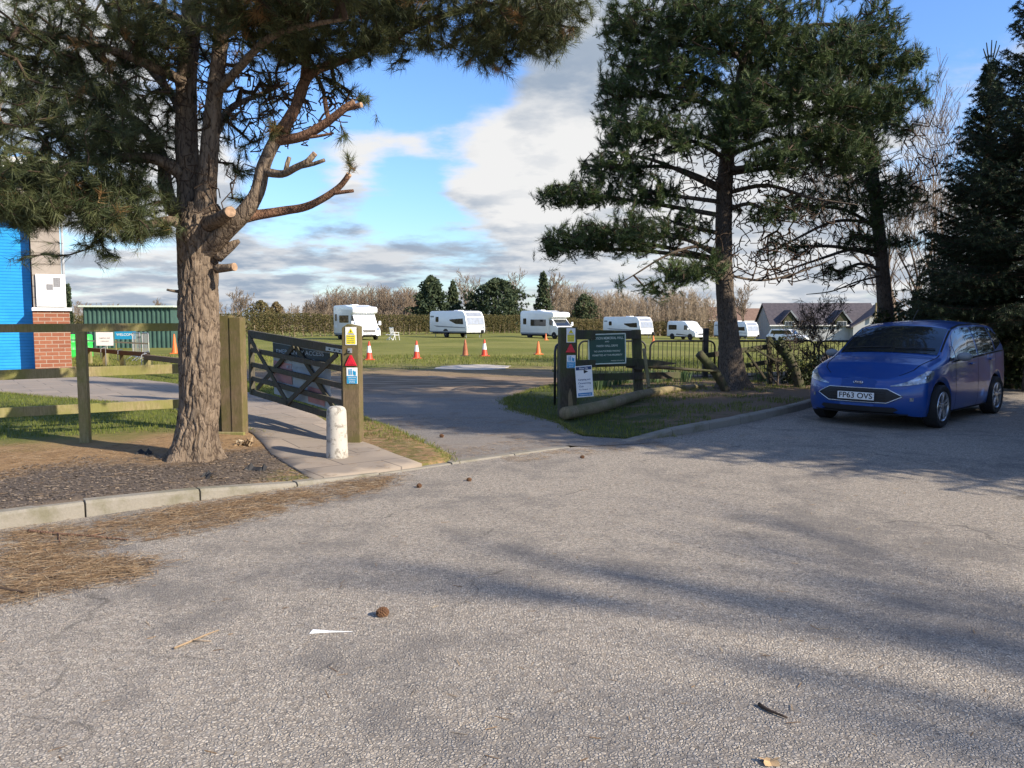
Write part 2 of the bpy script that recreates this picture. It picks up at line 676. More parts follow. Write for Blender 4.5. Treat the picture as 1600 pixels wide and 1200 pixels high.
m, t = mat_new('paving slabs')
tcn = t.n('ShaderNodeTexCoord')
v = tcn.outputs['Object']
mp = t.n('ShaderNodeMapping')
t.l(v, mp.inputs[0])
mp.inputs['Rotation'].default_value = (0, 0, math.radians(-37))
br = t.n('ShaderNodeTexBrick')
t.l(mp.outputs[0], br.inputs['Vector'])
br.inputs['Scale'].default_value = 1.0
br.inputs['Brick Width'].default_value = 0.9
br.inputs['Row Height'].default_value = 0.6
br.inputs['Mortar Size'].default_value = 0.008
br.inputs['Color1'].default_value = (0.30, 0.245, 0.195, 1)
br.inputs['Color2'].default_value = (0.255, 0.215, 0.175, 1)
br.inputs['Mortar'].default_value = (0.12, 0.10, 0.085, 1)
fine = t.noise(v, 40, 5, 0.7)
mac = t.noise(v, 1.5, 6, 0.7)
col = t.mix(t.ramp(mac, 0.45, 0.7, 0, 0.45), br.outputs[0], (0.185, 0.165, 0.14))
col = t.mix(t.ramp(fine, 0.55, 0.8, 0, 0.4), col, (0.14, 0.125, 0.11))
finish(t, col, 0.9, t.math('SUBTRACT', t.math('MULTIPLY', fine, 0.3), br.outputs[1]), 0.6, 0.006, 0.2)
M['paving'] = m

m, t = mat_new('weathered concrete')
tcn = t.n('ShaderNodeTexCoord')
v = tcn.outputs['Object']
fine = t.noise(v, 60, 5, 0.75)
mac = t.noise(v, 3.0, 6, 0.7)
col = t.mix(fine, (0.17, 0.155, 0.13), (0.32, 0.29, 0.24))
col = t.mix(t.ramp(mac, 0.45, 0.68, 0, 0.75), col, (0.14, 0.13, 0.08))
col = t.mix(t.ramp(fine, 0.6, 0.8, 0, 0.5), col, (0.12, 0.11, 0.095))
finish(t, col, 0.92, fine, 0.6, 0.006, 0.2)
M['kerb'] = m


def bark(name, a, b, crack, sc=1.0, moss=None):
    m, t = mat_new(name)
    tcn = t.n('ShaderNodeTexCoord')
    v = tcn.outputs['Object']
    mp = t.n('ShaderNodeMapping')
    t.l(v, mp.inputs[0])
    mp.inputs['Scale'].default_value = (1, 1, 0.36)
    wn = t.n('ShaderNodeTexNoise', i_Scale=7.0 * sc, i_Detail=4.0)
    t.l(mp.outputs[0], wn.inputs['Vector'])
    ws = t.n('ShaderNodeVectorMath', operation='SCALE')
    t.l(wn.outputs[1], ws.inputs[0])
    ws.inputs['Scale'].default_value = 0.11 / sc
    wv = t.vmath('ADD', mp.outputs[0], ws.outputs[0])
    e = t.voro(wv, 19 * sc, 'DISTANCE_TO_EDGE')
    n = t.noise(mp.outputs[0], 22 * sc, 6, 0.7, 0.6)
    n2 = t.noise(v, 3.0, 5, 0.65)
    f = t.noise(v, 80 * sc, 4, 0.7)
    col = t.mix(t.ramp(n, 0.35, 0.65), a, b)
    col = t.mix(t.ramp(n2, 0.4, 0.65, 0, 0.6), col, tuple(x * 0.62 for x in b))
    if moss:
        col = t.mix(t.ramp(n2, 0.55, 0.72, 0, 0.5), col, moss)
    ck = t.math('MULTIPLY', t.ramp(e, 0.0, 0.13, 1, 0), t.ramp(n, 0.60, 0.45))
    col = t.mix(t.math('MULTIPLY', ck, 0.85), col, crack)
    col = t.mix(t.ramp(f, 0.58, 0.8, 0, 0.5), col, tuple(x * 0.45 for x in a))
    h = t.math('ADD', t.math('MULTIPLY', t.ramp(e, 0.0, 0.2), 0.45), t.math('ADD', n, t.math('MULTIPLY', f, 0.5)))
    finish(t, col, 0.92, h, 0.9, 0.018, 0.15)
    return m


M['bark'] = bark('pine bark', (0.145, 0.108, 0.078), (0.255, 0.195, 0.142), (0.05, 0.035, 0.028), 1.0)
M['bark_red'] = bark('red pine limb bark', (0.21, 0.115, 0.075), (0.30, 0.175, 0.115), (0.06, 0.035, 0.025), 2.2)
M['bark_dark'] = bark('dark bark', (0.10, 0.08, 0.065), (0.17, 0.135, 0.105), (0.03, 0.025, 0.02), 1.6)
M['bark_bare'] = bark('bare tree bark', (0.17, 0.125, 0.095), (0.26, 0.20, 0.155), (0.06, 0.05, 0.04), 2.0)
M['twig'] = plain('pine twig', (0.075, 0.052, 0.038), 0.9, 0.3, 3.0, 0.15)
M['twig_far'] = plain('winter twigs', (0.24, 0.185, 0.135), 0.95, 0.3, 0.4, 0.1)
M['twig_pale'] = plain('pale winter twigs', (0.30, 0.235, 0.165), 0.95, 0.25, 0.2, 0.1)
M['blind'] = plain('pale windscreen blind', (0.56, 0.58, 0.60), 0.35, 0.12, 3, 0.5)
M['cutwood'] = plain('freshly cut wood', (0.36, 0.235, 0.15), 0.85, 0.4, 30)
M['needle'] = foliage_mat('long pine needles', (0.034, 0.050, 0.022), (0.105, 0.118, 0.048), (0.27, 0.15, 0.06), 0.5, 0.10)
M['needle2'] = foliage_mat('short pine needles', (0.022, 0.044, 0.020), (0.088, 0.125, 0.040), (0.13, 0.13, 0.05), 0.55, 0.10)
M['spruce'] = foliage_mat('spruce needles', (0.022, 0.038, 0.022), (0.055, 0.082, 0.038), (0.10, 0.10, 0.05), 0.6, 0.12)
M['farconifer'] = foliage_mat('distant conifer foliage', (0.028, 0.046, 0.026), (0.062, 0.085, 0.040), (0.10, 0.11, 0.05), 0.7, 0.15)
M['hedge'] = foliage_mat('clipped winter hedge', (0.085, 0.080, 0.028), (0.145, 0.125, 0.05), (0.24, 0.17, 0.085), 0.8, 0.2)
M['grass'] = foliage_mat('grass blades', (0.075, 0.11, 0.018), (0.18, 0.20, 0.04), (0.30, 0.24, 0.11), 0.7, 0.3)
M['chips'] = foliage_mat('mulch chips', (0.065, 0.052, 0.043), (0.175, 0.14, 0.112), (0.30, 0.225, 0.15), 0.9, 0.0)
M['litter'] = foliage_mat('fallen pine needles', (0.13, 0.078, 0.042), (0.30, 0.20, 0.11), (0.44, 0.35, 0.23), 0.8, 0.1)
M['bramble'] = foliage_mat('evergreen shrub leaves', (0.018, 0.030, 0.012), (0.05, 0.068, 0.022), (0.14, 0.10, 0.05), 0.5, 0.15)
M['daff'] = foliage_mat('daffodil leaves', (0.06, 0.11, 0.045), (0.12, 0.19, 0.08), (0.25, 0.28, 0.15), 0.6, 0.25)
M['rail'] = wood_mat('fence timber', (0.22, 0.175, 0.09), (0.32, 0.265, 0.145), (0.185, 0.19, 0.05), 0.75)
M['post'] = wood_mat('mossy gate post', (0.12, 0.088, 0.052), (0.20, 0.145, 0.088), (0.105, 0.098, 0.03), 0.75)
M['gatewood'] = wood_mat('dark gate timber', (0.065, 0.055, 0.045), (0.12, 0.105, 0.085), (0.075, 0.078, 0.04), 0.5)
M['oldwood'] = wood_mat('rotting fence timber', (0.045, 0.036, 0.028), (0.095, 0.078, 0.058), (0.07, 0.085, 0.03), 0.7)
M['logwood'] = wood_mat('fallen rail', (0.19, 0.145, 0.09), (0.30, 0.235, 0.15), (0.14, 0.13, 0.05), 0.7)
M['kneewood'] = wood_mat('knee rail timber', (0.12, 0.075, 0.05), (0.19, 0.125, 0.085), (0.12, 0.12, 0.06), 0.4)
M['galv'] = plain('galvanised steel', (0.46, 0.47, 0.48), 0.45, 0.15, 8, 0.5, 0.7)
M['blackmetal'] = plain('black painted railing', (0.022, 0.024, 0.025), 0.45, 0.3, 8, 0.4)
M['white'] = plain('white paint', (0.78, 0.78, 0.76), 0.45, 0.06, 4)
M['signwhite'] = plain('white sign plate', (0.80, 0.80, 0.79), 0.4, 0.05, 4)
M['vanwhite'] = plain('white vehicle shell', (0.80, 0.82, 0.83), 0.28, 0.05, 1.5, 0.5, 0, 0.3, 0.0)
M['vangrey'] = plain('grey vehicle trim', (0.22, 0.235, 0.25), 0.4, 0.1, 3)
M['vandark'] = plain('black plastic', (0.02, 0.02, 0.022), 0.5, 0.2, 5)
M['tyre'] = plain('tyre rubber', (0.016, 0.016, 0.017), 0.8, 0.3, 10)
M['glass'] = plain('dark window glass', (0.018, 0.021, 0.025), 0.04, 0.1, 1, 0.7, 0, 0.6, 0.0)
M['screen'] = plain('silvered windscreen blind', (0.30, 0.32, 0.35), 0.2, 0.2, 3, 0.6, 0.2)
M['lamp'] = plain('clear lamp lens', (0.42, 0.46, 0.50), 0.08, 0.7, 14, 0.7, 0.4, 0.5, 0.2)
M['chrome'] = plain('chrome', (0.62, 0.64, 0.66), 0.15, 0.1, 5, 0.5, 0.9)
M['alloy'] = plain('alloy wheel', (0.50, 0.51, 0.53), 0.3, 0.15, 8, 0.5, 0.8)
M['black'] = plain('black lettering', (0.012, 0.012, 0.014), 0.5, 0.05, 5)
M['greyink'] = plain('grey print', (0.22, 0.22, 0.23), 0.5, 0.3, 30)
M['navy'] = plain('navy print', (0.015, 0.045, 0.14), 0.4, 0.1, 5)
M['skyblue'] = plain('blue print', (0.02, 0.30, 0.55), 0.4, 0.1, 5)
M['midblue'] = plain('mid blue print', (0.05, 0.22, 0.45), 0.4, 0.1, 5)
M['yellow'] = plain('yellow print', (0.82, 0.70, 0.02), 0.4, 0.08, 5)
M['red'] = plain('red reflector', (0.62, 0.018, 0.04), 0.25, 0.12, 12)
M['redpaint'] = plain('red plastic', (0.62, 0.06, 0.025), 0.5, 0.15, 6)
M['orange'] = plain('orange plastic', (0.66, 0.15, 0.03), 0.5, 0.15, 6)
M['coneold'] = plain('dirty orange plastic', (0.34, 0.11, 0.045), 0.6, 0.35, 5)
M['greensign'] = plain('dark green board', (0.006, 0.062, 0.045), 0.4, 0.15, 4)
M['cream'] = plain('cream lettering', (0.60, 0.66, 0.55), 0.5, 0.08, 6)
M['brightgreen'] = plain('bright green plastic', (0.04, 0.55, 0.09), 0.45, 0.1, 5)
M['banner'] = plain('grey banner vinyl', (0.36, 0.41, 0.46), 0.5, 0.18, 3)
M['pink'] = plain('faded red print', (0.42, 0.20, 0.20), 0.5, 0.2, 5)
M['paper'] = plain('white paper', (0.85, 0.85, 0.84), 0.6, 0.03, 5)
M['cone'] = plain('pine cone scales', (0.17, 0.085, 0.042), 0.85, 0.35, 40)
M['stick'] = plain('fallen stick', (0.30, 0.215, 0.13), 0.85, 0.3, 15)
M['membrane'] = plain('torn black membrane', (0.022, 0.022, 0.024), 0.75, 0.3, 15)
M['sand'] = plain('pale sand', (0.50, 0.44, 0.36), 0.95, 0.3, 3)
M['soffit'] = plain('white fascia board', (0.72, 0.72, 0.69), 0.5, 0.08, 3)
M['render'] = plain('white wall in shade grey', (0.36, 0.375, 0.385), 0.85, 0.12, 1.2)  # white bungalow walls: their shade is put into this lower grey base colour
M['mudgrey'] = plain('dark underside', (0.012, 0.012, 0.013), 0.9, 0.2, 4)
M['blueglass'] = plain('house window pane', (0.045, 0.055, 0.07), 0.08, 0.1, 1, 0.6)
M['leaf'] = plain('dry fallen leaf', (0.55, 0.36, 0.18), 0.8, 0.2, 12)


def brick_mat(name, c1, c2, mortar, dirn='XZ', sx=0.225, sz=0.075):
    m, t = mat_new(name)
    tcn = t.n('ShaderNodeTexCoord')
    s = t.n('ShaderNodeSeparateXYZ')
    t.l(tcn.outputs['Object'], s.inputs[0])
    c = t.n('ShaderNodeCombineXYZ')
    t.l(t.math('ADD', s.outputs[0], s.outputs[1]), c.inputs[0])
    t.l(s.outputs[2], c.inputs[1])
    b = t.n('ShaderNodeTexBrick')
    t.l(c.outputs[0], b.inputs['Vector'])
    b.inputs['Scale'].default_value = 1
    b.inputs['Brick Width'].default_value = sx
    b.inputs['Row Height'].default_value = sz
    b.inputs['Mortar Size'].default_value = 0.006 * sx / 0.225
    b.inputs['Color1'].default_value = tuple(c1) + (1,)
    b.inputs['Color2'].default_value = tuple(c2) + (1,)
    b.inputs['Mortar'].default_value = tuple(mortar) + (1,)
    n = t.noise(tcn.outputs['Object'], 14, 5, 0.7)
    col = t.mix(t.ramp(n, 0.5, 0.75, 0, 0.45), b.outputs[0], tuple(x * 0.45 for x in c1))
    finish(t, col, 0.9, t.math('SUBTRACT', t.math('MULTIPLY', n, 0.4), b.outputs[1]), 0.5, 0.008, 0.2)
    return m


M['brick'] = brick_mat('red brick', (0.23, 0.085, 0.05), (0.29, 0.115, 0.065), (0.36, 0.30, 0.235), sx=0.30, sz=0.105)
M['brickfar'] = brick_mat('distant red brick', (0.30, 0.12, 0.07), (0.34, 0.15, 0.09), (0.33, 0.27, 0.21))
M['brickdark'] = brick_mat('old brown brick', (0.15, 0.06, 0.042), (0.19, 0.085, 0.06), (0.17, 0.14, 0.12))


def banded(name, a, b, axis, period, duty=0.5, rough=0.4, metal=0.0, bstr=0.6, bdist=0.02):
    """a slatted or ribbed sheet: the ribs are in the bump, two mixed tones, darker in the grooves"""
    m, t = mat_new(name)
    tcn = t.n('ShaderNodeTexCoord')
    s = t.n('ShaderNodeSeparateXYZ')
    t.l(tcn.outputs['Object'], s.inputs[0])
    fr = t.math('FRACT', t.math('DIVIDE', s.outputs[axis], period))
    h = t.ramp(fr, 0.0, 0.14)
    n = t.noise(tcn.outputs['Object'], 2.5, 5, 0.65)
    col = t.mix(t.ramp(n, 0.35, 0.7), a, b)
    col = t.mix(t.math('MULTIPLY', t.math('SUBTRACT', 1.0, h), 0.55), col, tuple(x * 0.35 for x in a))
    finish(t, col, rough, h, bstr, bdist, 0.4, metal)
    return m


M['shutter'] = banded('blue roller shutter', (0.012, 0.25, 0.62), (0.02, 0.30, 0.68), 2, 0.085)
M['clad'] = banded('pale timber cladding', (0.28, 0.24, 0.205), (0.34, 0.295, 0.25), 2, 0.30)
M['tiles'] = banded('dark roof tiles', (0.055, 0.048, 0.055), (0.085, 0.072, 0.078), 2, 0.16, rough=0.7)
M['tilesbrown'] = banded('brown roof tiles', (0.17, 0.105, 0.075), (0.22, 0.14, 0.10), 2, 0.16, rough=0.8)
M['contpaint'] = plain('dark green container paint', (0.050, 0.105, 0.085), 0.55, 0.25, 1.5)

m, t = mat_new('blue car paint')
tcn = t.n('ShaderNodeTexCoord')
fl = t.noise(tcn.outputs['Object'], 900, 2, 0.5)
du = t.noise(tcn.outputs['Object'], 3, 5, 0.65)
col = t.mix(fl, (0.003, 0.040, 0.21), (0.006, 0.070, 0.31))
col = t.mix(t.ramp(du, 0.5, 0.8, 0, 0.12), col, (0.18, 0.17, 0.16))
finish(t, col, 0.34, spec=0.5, metal=0.12, coat=0.7)
M['carpaint'] = m
# ------------------------------------------------------------------ the ground
def zfield(x, y):
    drop = -0.08 - 0.034 * max(0.0, min(x, 60))
    return -0.055 * (1 - sstep(17.5, 21.5, y)) - 0.006 + drop * sstep(26, 70, y)


def kl(x):                               # line of the kerb's road side
    return 9.2 + 0.836 * x


def zverge(x, y):                        # raised ground left of the entrance
    return 0.028 + 0.10 * sstep(-2.0, -3.7, x) + 0.012 * (noise.noise((x * 1.3, y * 1.3, 0)))


def zright(x, y):                        # raised ground right of the entrance
    return 0.02 + 0.10 * sstep(1.2, 3.4, x) + 0.012 * noise.noise((x, y, 3))


def densify(poly, step, jit=0.0, seed=0):
    out = []
    n = len(poly)
    for i in range(n):
        a, b = Vector(poly[i]).to_2d(), Vector(poly[(i + 1) % n]).to_2d()
        k = max(1, int((b - a).length / step))
        for j in range(k):
            p = a.lerp(b, j / k)
            if jit:
                p = p + Vector((noise.noise((p.x * 2.1, p.y * 2.1, seed)), noise.noise((p.x * 2.1, p.y * 2.1, seed + 9)))) * jit
            out.append(p)
    return out


def inside(p, poly):
    c = False
    n = len(poly)
    j = n - 1
    x, y = p[0], p[1]
    for i in range(n):
        xi, yi = poly[i][0], poly[i][1]
        xj, yj = poly[j][0], poly[j][1]
        if (yi > y) != (yj > y) and x < (xj - xi) * (y - yi) / (yj - yi) + xi:
            c = not c
        j = i
    return c


def sheet(name, poly, zf, step, mat, jit=0.0, kind='structure', seed=0, skirt=0.0):
    b = densify(poly, step, jit, seed)
    xs = [p.x for p in b]
    ys = [p.y for p in b]
    pts = list(b)
    x = min(xs)
    while x < max(xs):
        y = min(ys)
        while y < max(ys):
            q = Vector((x + R.uniform(-.2, .2) * step, y + R.uniform(-.2, .2) * step))
            if inside(q, b):
                pts.append(q)
            y += step
        x += step
    n = len(b)
    v, e, f, *_ = geometry.delaunay_2d_cdt(pts, [(i, (i + 1) % n) for i in range(n)], [], 1, 1e-4)
    mb = MB()
    mb.add([(p.x, p.y, zf(p.x, p.y)) for p in v], [tuple(q) for q in f])
    o = mb.build(name, mat, None, smooth=True)
    if skirt:
        bm = bmesh.new()
        bm.from_mesh(o.data)
        ed = [e for e in bm.edges if len(e.link_faces) == 1]
        r_ = bmesh.ops.extrude_edge_only(bm, edges=ed)
        for q in r_['geom']:
            if isinstance(q, bmesh.types.BMVert):
                q.co.z -= skirt
        bmesh.ops.recalc_face_normals(bm, faces=bm.faces[:])
        bm.to_mesh(o.data)
        bm.free()
    return tag(o, kind=kind)


# field: one sheet to the horizon
xs = np.concatenate([-np.geomspace(60, 1800, 14)[::-1], np.arange(-56, 57, 2.0), np.geomspace(60, 1800, 14)])
ys = np.concatenate([[-300, -120, -50, -25], np.arange(-10, 16, 4.0), np.arange(16, 30, .5), np.arange(30, 130, 2.5), np.geomspace(135, 2600, 18)])
V = np.array([[x, y, zfield(x, y)] for y in ys for x in xs])
nx = len(xs)
F = np.array([[j * nx + i, j * nx + i + 1, (j + 1) * nx + i + 1, (j + 1) * nx + i] for j in range(len(ys) - 1) for i in range(nx - 1)])
tag(fast_mesh('field', V, F, M['field'], smooth=True), kind='structure')

# car park
KR = [(1.55, 10.30), (2.3, 10.85), (3.14, 11.65), (3.9, 12.45), (5.1, 13.85), (6.6, 15.9), (8.2, 18.1), (10.5, 20.8), (14, 24)]
park = [(-30, -15), (30, -15), (30, 26), (14, 26)] + KR[::-1] + [(0.80, 9.87), (-1.08, kl(-1.08)), (-3.88, kl(-3.88)), (-8, kl(-8)), (-30, kl(-30))]


def zpark(x, y):
    return 0.012 * noise.noise((x * 0.7, y * 0.7, 5.0)) * sstep(12, 3, y) * sstep(0.3, 1.5, abs(y - kl(x)))


sheet('car_park', park, zpark, 0.6, M['park'])

drive = [(-1.6, kl(-1.6) + .13), (0.70, kl(.70) + .13), (0.92, 9.82), (1.80, 10.12), (2.0, 10.9), (1.1, 11.0), (0.8, 12.3), (0.0, 14.0), (-0.13, 15.7), (0.6, 18.2), (1.3, 20.0), (1.4, 21.8), (-2, 22.3),
         (-6, 22.6), (-10, 24.0), (-12.5, 26.5), (-15, 27.5), (-16, 25), (-10.2, 22.3), (-6.6, 19.4), (-3.3, 14.2), (-2.6, 13.0), (-1.9, 11.7), (-1.6, 10.4), (-1.2, 9.2), (-1.1, 8.6)]
sheet('drive', drive, lambda x, y: 0.006, 0.5, M['drive'], 0.10, seed=3)

verge = [(-30, kl(-30) + .1), (-8, kl(-8) + .1), (-3.88, kl(-3.88) + .1), (-1.3, kl(-1.3) + .1), (-0.72, 8.75), (-0.78, 9.2), (-1.3, 10.4), (-1.9, 11.7), (-2.6, 13.0), (-3.3, 14.2), (-6.6, 19.4), (-10.2, 22.3), (-16, 25), (-30, 25)]
sheet('verge', verge, zverge, 0.35, M['verge'], 0.06, seed=1, skirt=.10)

pathp = [(-1.95, 7.66), (-0.98, 8.46), (-1.91, 10.0), (-3.2, 12.5), (-5.1, 15.6), (-9.1, 19.3), (-13, 21.7), (-26, 21.7), (-26, 18.0), (-10.6, 16.0), (-6.9, 13.9), (-5.4, 12.7), (-4.3, 11.5), (-3.33, 10.1), (-2.75, 8.9)]
sheet('path', pathp, lambda x, y: zverge(x, y) + 0.016, 0.3, M['paving'], skirt=.06)

right = [(0.95, 10.75), (1.62, 10.45)] + [(x - .06, y + .09) for x, y in KR[1:]] + [(14, 25), (16, 40), (9, 23.5), (6, 21.6), (1.6, 20.6), (1.25, 19.5), (0.6, 18.2), (-0.13, 15.7), (0.0, 14.0), (0.7, 12.3)]
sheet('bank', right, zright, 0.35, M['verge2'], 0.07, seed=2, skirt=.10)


# kerbs: cast blocks with open joints, dropped flush across the entrance
def kerb(pts, top, wid, block=0.915):
    mb = MB()
    P = [Vector((p[0], p[1], 0)) for p in pts]
    L = 0
    seg = []
    for a, b in zip(P, P[1:]):
        seg.append((L, a, b))
        L += (b - a).length

    def at(s):
        for l0, a, b in seg:
            if s <= l0 + (b - a).length + 1e-6:
                return a.lerp(b, (s - l0) / (b - a).length)
        return P[-1]
    s = 0.0
    while s < L - 0.1:
        e = min(s + block, L)
        a, b = at(s + .006), at(e - .006)
        d = (b - a).normalized()
        nrm = Vector((-d.y, d.x, 0))
        j1, j2 = R.uniform(-.006, .006), R.uniform(-.006, .006)
        h0, h1 = top(a.x) + j1, top(b.x) + j2
        prof = lambda h: [(0, -0.1), (0, h - 0.02), (0.022, h), (wid, h), (wid, -0.1)]
        vs = []
        for q, h in ((a, h0), (b, h1)):
            for o_, z in prof(h):
                vs.append(q + nrm * o_ + Vector((0, 0, z)))
        n = 5
        fs = [tuple(range(n)), tuple(range(2 * n - 1, n - 1, -1))] + [(i, i + n, (i + 1) % n + n, (i + 1) % n) for i in range(n)]
        mb.add(vs, fs)
        s = e
    o = mb.build('kerb', M['kerb'], None, bevel=0.006)
    return tag(o, kind='structure')


kerb([(-14, kl(-14)), (-8, kl(-8)), (-3.88, kl(-3.88)), (-1.6, kl(-1.6)), (0.78, kl(.78))], lambda x: 0.014 + 0.115 * sstep(-1.5, -3.3, x), 0.13)
kerb([(1.5, 10.22)] + KR[1:], lambda x: 0.015 + 0.105 * sstep(1.4, 2.6, x), 0.13)


# ---------- loose cover: fallen needles and grass blades
def blades(name, poly, zf, dens, hgt, wid, cond=None, mat='grass', tint=(0.0, 0.7), lean=0.5, cap=None):
    xs = [p[0] for p in poly]
    ys = [p[1] for p in poly]
    area = (max(xs) - min(xs)) * (max(ys) - min(ys))
    n = int(area * dens)
    X = NR.uniform(min(xs), max(xs), n)
    Y = NR.uniform(min(ys), max(ys), n)
    keep = [i for i in range(n) if inside((X[i], Y[i]), poly) and (cond is None or cond(X[i], Y[i]))]
    X, Y = X[keep], Y[keep]
    n = len(X)
    Z = np.array([zf(x, y) for x, y in zip(X, Y)])
    a = NR.uniform(0, 2 * np.pi, n)
    h = NR.uniform(hgt[0], hgt[1], n)
    ln = NR.uniform(0.1, lean, n) * h
    b = NR.uniform(0, 2 * np.pi, n)
    base = np.stack([X, Y, Z - 0.004], 1)
    sd = np.stack([np.cos(a), np.sin(a), np.zeros(n)], 1) * wid / 2
    top = base + np.stack([np.cos(b) * ln, np.sin(b) * ln, h], 1)
    V = np.stack([base - sd, base + sd, top], 1).reshape(-1, 3)
    F = np.arange(3 * n).reshape(-1, 3)
    t_ = np.repeat(NR.uniform(tint[0], tint[1], n), 3)
    return tag(fast_mesh(name, V, F, M[mat], tint=t_), kind='stuff')


def litter(name, poly, zf, n, ln=(0.05, 0.115), wid=0.0030, lift=0.014, cond=None, mat='litter', spread=0.0, ang=(0.55, .9)):
    xs = [p[0] for p in poly]
    ys = [p[1] for p in poly]
    P = []
    k = 0
    while len(P) < n and k < n * 30:
        k += 1
        x, y = R.uniform(min(xs), max(xs)), R.uniform(min(ys), max(ys))
        if inside((x, y), poly) and (cond is None or cond(x, y)):
            x, y = x + R.gauss(0, spread), y + R.gauss(0, spread)
            P.append((x, y, zf(x, y) + R.uniform(0.002, lift)))
    P = np.array(P)
    n = len(P)
    a = NR.normal(ang[0], ang[1], n)
    l = NR.uniform(ln[0], ln[1], n) / 2
    d = np.stack([np.cos(a) * l, np.sin(a) * l, NR.uniform(-.08, .08, n) * l], 1)
    s = np.stack([-np.sin(a), np.cos(a), NR.uniform(-.5, .5, n)], 1) * wid / 2
    V = np.stack([P - d - s, P + d - s, P + d + s, P - d + s], 1).reshape(-1, 3)
    F = np.arange(4 * n).reshape(-1, 4)
    t_ = np.repeat(NR.uniform(0, 1, n), 4)
    return tag(fast_mesh(name, V, F, M[mat], tint=t_), kind='stuff')


def nz(x, y, s=1.0, o=0.0):
    return noise.fractal((x * s, y * s, o), 0.6, 2.0, 4)


def ks(x, y):
    return (y - kl(x)) * 0.767


flat = lambda x, y: zpark(x, y)
strip = [tuple(G(*p)[:2]) for p in ((0, 835), (290, 792), (470, 764), (620, 742), (600, 762), (430, 800), (250, 842), (140, 862), (0, 885))]
strip2 = [tuple(G(*p)[:2]) for p in ((0, 868), (110, 868), (235, 880), (225, 900), (90, 918), (0, 945))]
sheetm, t = mat_new('needle litter mat')
tcn = t.n('ShaderNodeTexCoord')
v = tcn.outputs['Object']
nn = t.noise(v, 4.5, 7, 0.7)
f2 = t.noise(v, 130, 3, 0.7)
col = t.mix(f2, (0.12, 0.07, 0.036), (0.30, 0.19, 0.10))
p = t.n('ShaderNodeBsdfPrincipled', i_Roughness=0.9)
t.l(col, p.inputs[0])
tr = t.n('ShaderNodeBsdfTransparent')
mx = t.n('ShaderNodeMixShader')
t.l(t.ramp(t.math('ADD', nn, t.math('MULTIPLY', f2, 0.22)), 0.60, 0.72), mx.inputs[0])
t.l(tr.outputs[0], mx.inputs[1])
t.l(p.outputs[0], mx.inputs[2])
ot = t.n('ShaderNodeOutputMaterial')
t.l(mx.outputs[0], ot.inputs[0])
M['littermat'] = sheetm
for nm, pl in (('needle_litter_bed', strip), ('needle_litter_bed', strip2)):
    sheet(nm, pl, lambda x, y: zpark(x, y) + 0.005, 0.08, M['littermat'], 0.10, 'stuff', seed=5)
litter('fallen_needles', strip, flat, 8500, spread=.10, cond=lambda x, y: nz(x, y, 2.0, 1) > -0.22)
litter('fallen_needles', strip2, flat, 4200, spread=.09, cond=lambda x, y: nz(x, y, 2.5, 2) > -0.25)
bedp = [(-9, kl(-9) + .15), (-2.3, kl(-2.3) + .2), (-2.3, 11), (-5.5, 11.5), (-12, 8)]
litter('fallen_needles', bedp, zverge, 11000, cond=lambda x, y: 1.4 < ks(x, y) + 1.2 * nz(x, y, .8, 4) < 3.3 and not inside((x, y), pathp))
litter('fallen_needles', bedp, zverge, 1500, cond=lambda x, y: ks(x, y) < 1.7 and nz(x, y, 1.6, 7) > 0.0 and not inside((x, y), pathp))
wedge = [(-0.75, 8.7), (-1.3, 10.4), (-1.9, 11.7), (-2.6, 13), (-3.3, 12.6), (-2.0, 10.0), (-1.0, 8.5)]
litter('fallen_needles', [(-.9, 8.7), (.8, 10.1), (.6, 12), (-1, 13.5), (-2.4, 13.2), (-1.2, 10.2)], lambda x, y: .008, 1500, cond=lambda x, y: nz(x, y, 1.1, 12) > .05, spread=.05)
litter('fallen_needles', pathp, lambda x, y: zverge(x, y) + .016, 1100, cond=lambda x, y: y < 15 and nz(x, y, 1.3, 15) > -.02, spread=.04, lift=.008)
litter('fallen_needles', wedge, zverge, 2600)
litter('fallen_needles', [(-1.0, 8.6), (3.2, 11.4), (3.4, 10.9), (1.6, 9.6), (-.4, 8.5)], flat, 700, cond=lambda x, y: nz(x, y, 1.2, 9) > 0.05)
litter('fallen_needles', [(2.0, 11.2), (5.5, 14.6), (6, 18), (1.0, 17)], zright, 2000, cond=lambda x, y: nz(x, y, .9, 3) > 0.0)
mulch = [(-9, kl(-9) + .16), (-2.0, kl(-2.0) + .16), (-1.95, 7.8), (-2.7, 8.9), (-3.4, 10.1), (-6, 9.6), (-9, 7)]
litter('mulch_chips', mulch, zverge, 20000, (.010, .036), .009, .013, cond=lambda x, y: ks(x, y) + 1.1 * nz(x, y, .8, 4) < 1.9 and not inside((x, y), pathp), mat='chips', ang=(0, 2))
litter('scattered_grit', [(-4, 2.5), (4, 2.5), (6.5, 9.5), (-1.5, 7.6)], flat, 500, (0.02, 0.07), 0.004, 0.006)
lawn = [(-16, 6), (-5, 10.2), (-2.4, 10.4), (-6.6, 19.4), (-10.2, 22.3), (-22, 24), (-22, 10)]
blades('lawn_grass', lawn, zverge, 420, (0.03, 0.075), 0.011, lambda x, y: not inside((x, y), pathp) and ks(x, y) + 1.4 * nz(x, y, .6, 4) > 2.7 and R.random() < min(1, 13 / y), tint=(0, .75))
blades('verge_grass', [(-2.0, 10.1), (-1.2, 10.4), (-2.6, 13.0), (-3.3, 14.2), (-6.6, 19.4), (-8, 19), (-4, 13.5)], zverge, 500, (0.03, 0.08), 0.011, lambda x, y: not inside((x, y), pathp) and nz(x, y, 1.2, 6) > -0.2, tint=(0, .95))
